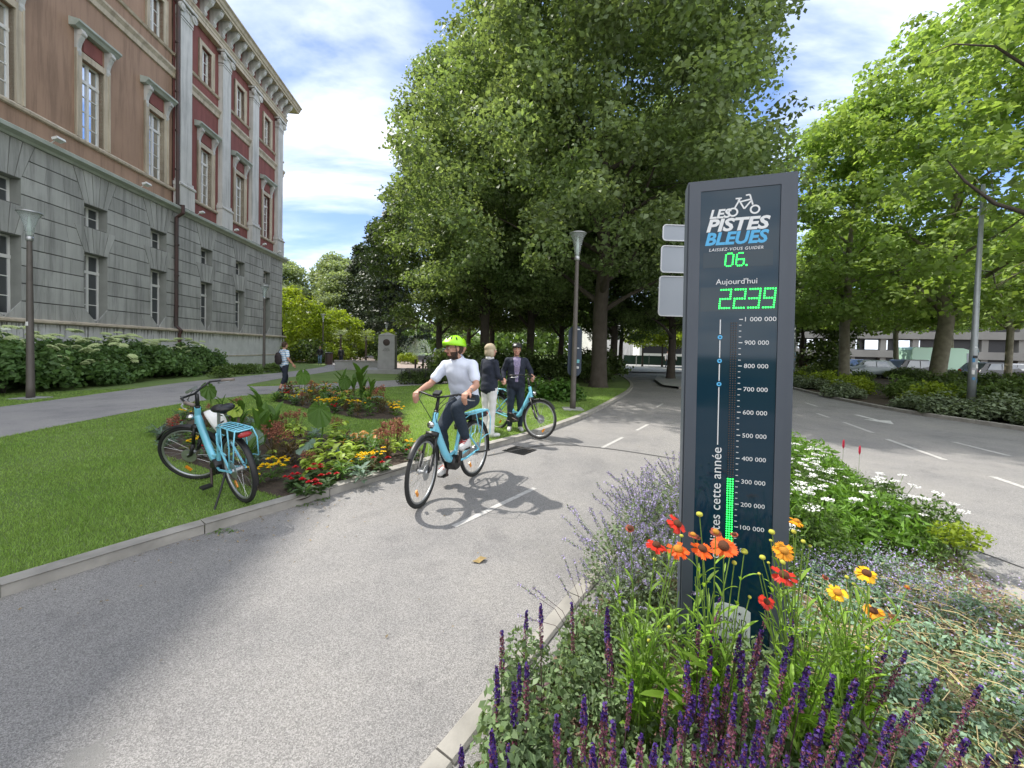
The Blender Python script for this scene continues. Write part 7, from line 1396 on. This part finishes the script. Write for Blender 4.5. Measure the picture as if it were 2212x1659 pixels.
m_sed = leafmat('blue_green_leaf', (0.19, 0.31, 0.21), (0.26, 0.36, 0.24), .2, rnd=.35); m_chip = mat('wood_chip', (0.26, 0.17, 0.11), .9, rnd=.6); m_straw = mat('dry_straw', (0.48, 0.38, 0.20), .8, rnd=.4); m_olv = leafmat('olive_leaf', (0.20, 0.25, 0.10), (0.26, 0.29, 0.13), .25)
cover('mulch_chips', 'reddish brown bark chips scattered over the island bed', 42000, .027, m_chip, (-.6, 4.6), (.8, 6.8), .02, 1, .45, 3)
cover('blue_green_cover', 'blue green succulent ground cover right of the totem', 12000, .030, m_sed, (1.4, 3.15), (1.2, 3.3), .13, 2, .45, .8, 60, .16)
cover('olive_cover', 'olive and straw coloured low tangled plants in the right of the bed', 10000, .030, m_olv, (1.2, 3.0), (.9, 2.8), .10, 3, .3, .4, 50, .18)
cover('lilac_cover', 'faded lilac flowers scattered through the ground cover', 7000, .012, m_nep, (1.3, 3.4), (1.5, 3.3), .22, 4, .8, .2, 26, .12)
cover('grey_green_cover', 'grey green leaves carpeting the bed between the salvias and the kerb', 15000, .030, m_slf, (-.2, 1.5), (.85, 2.2), .15, 5, .55, .8, 46, .13)
cover('dark_green_cover', 'deep green feathery foliage along the right kerb', 26000, .04, m_ylf, (2.6, 4.2), (2.8, 5.0), .26, 6, .25, .2, 40, .18)
rgn = np.random.default_rng(15); n = 1150; p = np.stack([rgn.uniform(1.1, 3.5, n), rgn.uniform(.9, 2.5, n)], 1); p = p[inisl(p)]; mb = MB()
for (x, y) in p:
    a = random.uniform(0, 6.28); z = random.uniform(.02, .14); L_ = random.uniform(.08, .24); b_ = a + random.uniform(-.9, .9); q0 = Vector((x, y, z)); q1 = q0 + Vector((math.cos(a) * L_ / 2, math.sin(a) * L_ / 2, random.uniform(-.01, .03))); q2 = q1 + Vector((math.cos(b_) * L_ / 2, math.sin(b_) * L_ / 2, random.uniform(-.03, .01))); q2.z = max(q2.z, .018); mb.tube([q0, q1, q2], random.uniform(.0012, .0022), 3)
tag(mb.build('dry_stems', m_straw), 'dry straw coloured stems lying tangled over the ground cover', 'dry stems', kind='stuff')

SED = [leafcluster(s_ + 20, .13, .13, 520, .030, m_sed, .6, .8) for s_ in (1, 2)]
for i, c in enumerate(scatter([(1.3, 1.25), (2.2, 1.0), (3.1, 1.6), (3.3, 2.6), (2.7, 3.2), (1.6, 2.9)], 34, 30, .2)):
    t = thing('sedum_clump', 'bushy blue green succulent clump in the strawy bed right of the totem', 'ground cover', (c[0], c[1], .012), i, 'blue green clumps in the strawy bed'); s_ = rg_.uniform(.5, 1.0); t.scale = (s_,) * 3; link('foliage', SED[i % 2], t)
# leaf litter and grit lying on the path
rgn = np.random.default_rng(21); n = 420; u = rgn.integers(8, 60, n); P_ = np.array(LK)[u] + rgn.normal(size=(n, 2)) * .12 + np.stack([rgn.exponential(.28, n) + .02, -rgn.exponential(.05, n)], 1); Q_ = np.stack([rgn.uniform(-3, 6, 160), rgn.uniform(1.5, 12, 160)], 1); P_ = np.concatenate([P_, Q_]); P_ = P_[inpoly(P_, road) & ~inpoly(P_, ISL)]
v, f = leaves(np.concatenate([P_, np.full((len(P_), 1), .010)], 1), .022, np.array([[0, 0, 4.]]), wr=.5, rg=rgn); v[:, 2] = np.clip(v[:, 2], .006, .02); tag(link('leaf_litter', npmesh('leaf_litter', v, f, mat('litter_brown', (0.20, 0.15, 0.08), .9, rnd=.6), rgn.uniform(0, 1, len(P_)))), 'scattered dry leaf bits and grit lying along the kerb and on the path', 'leaf litter', kind='stuff')
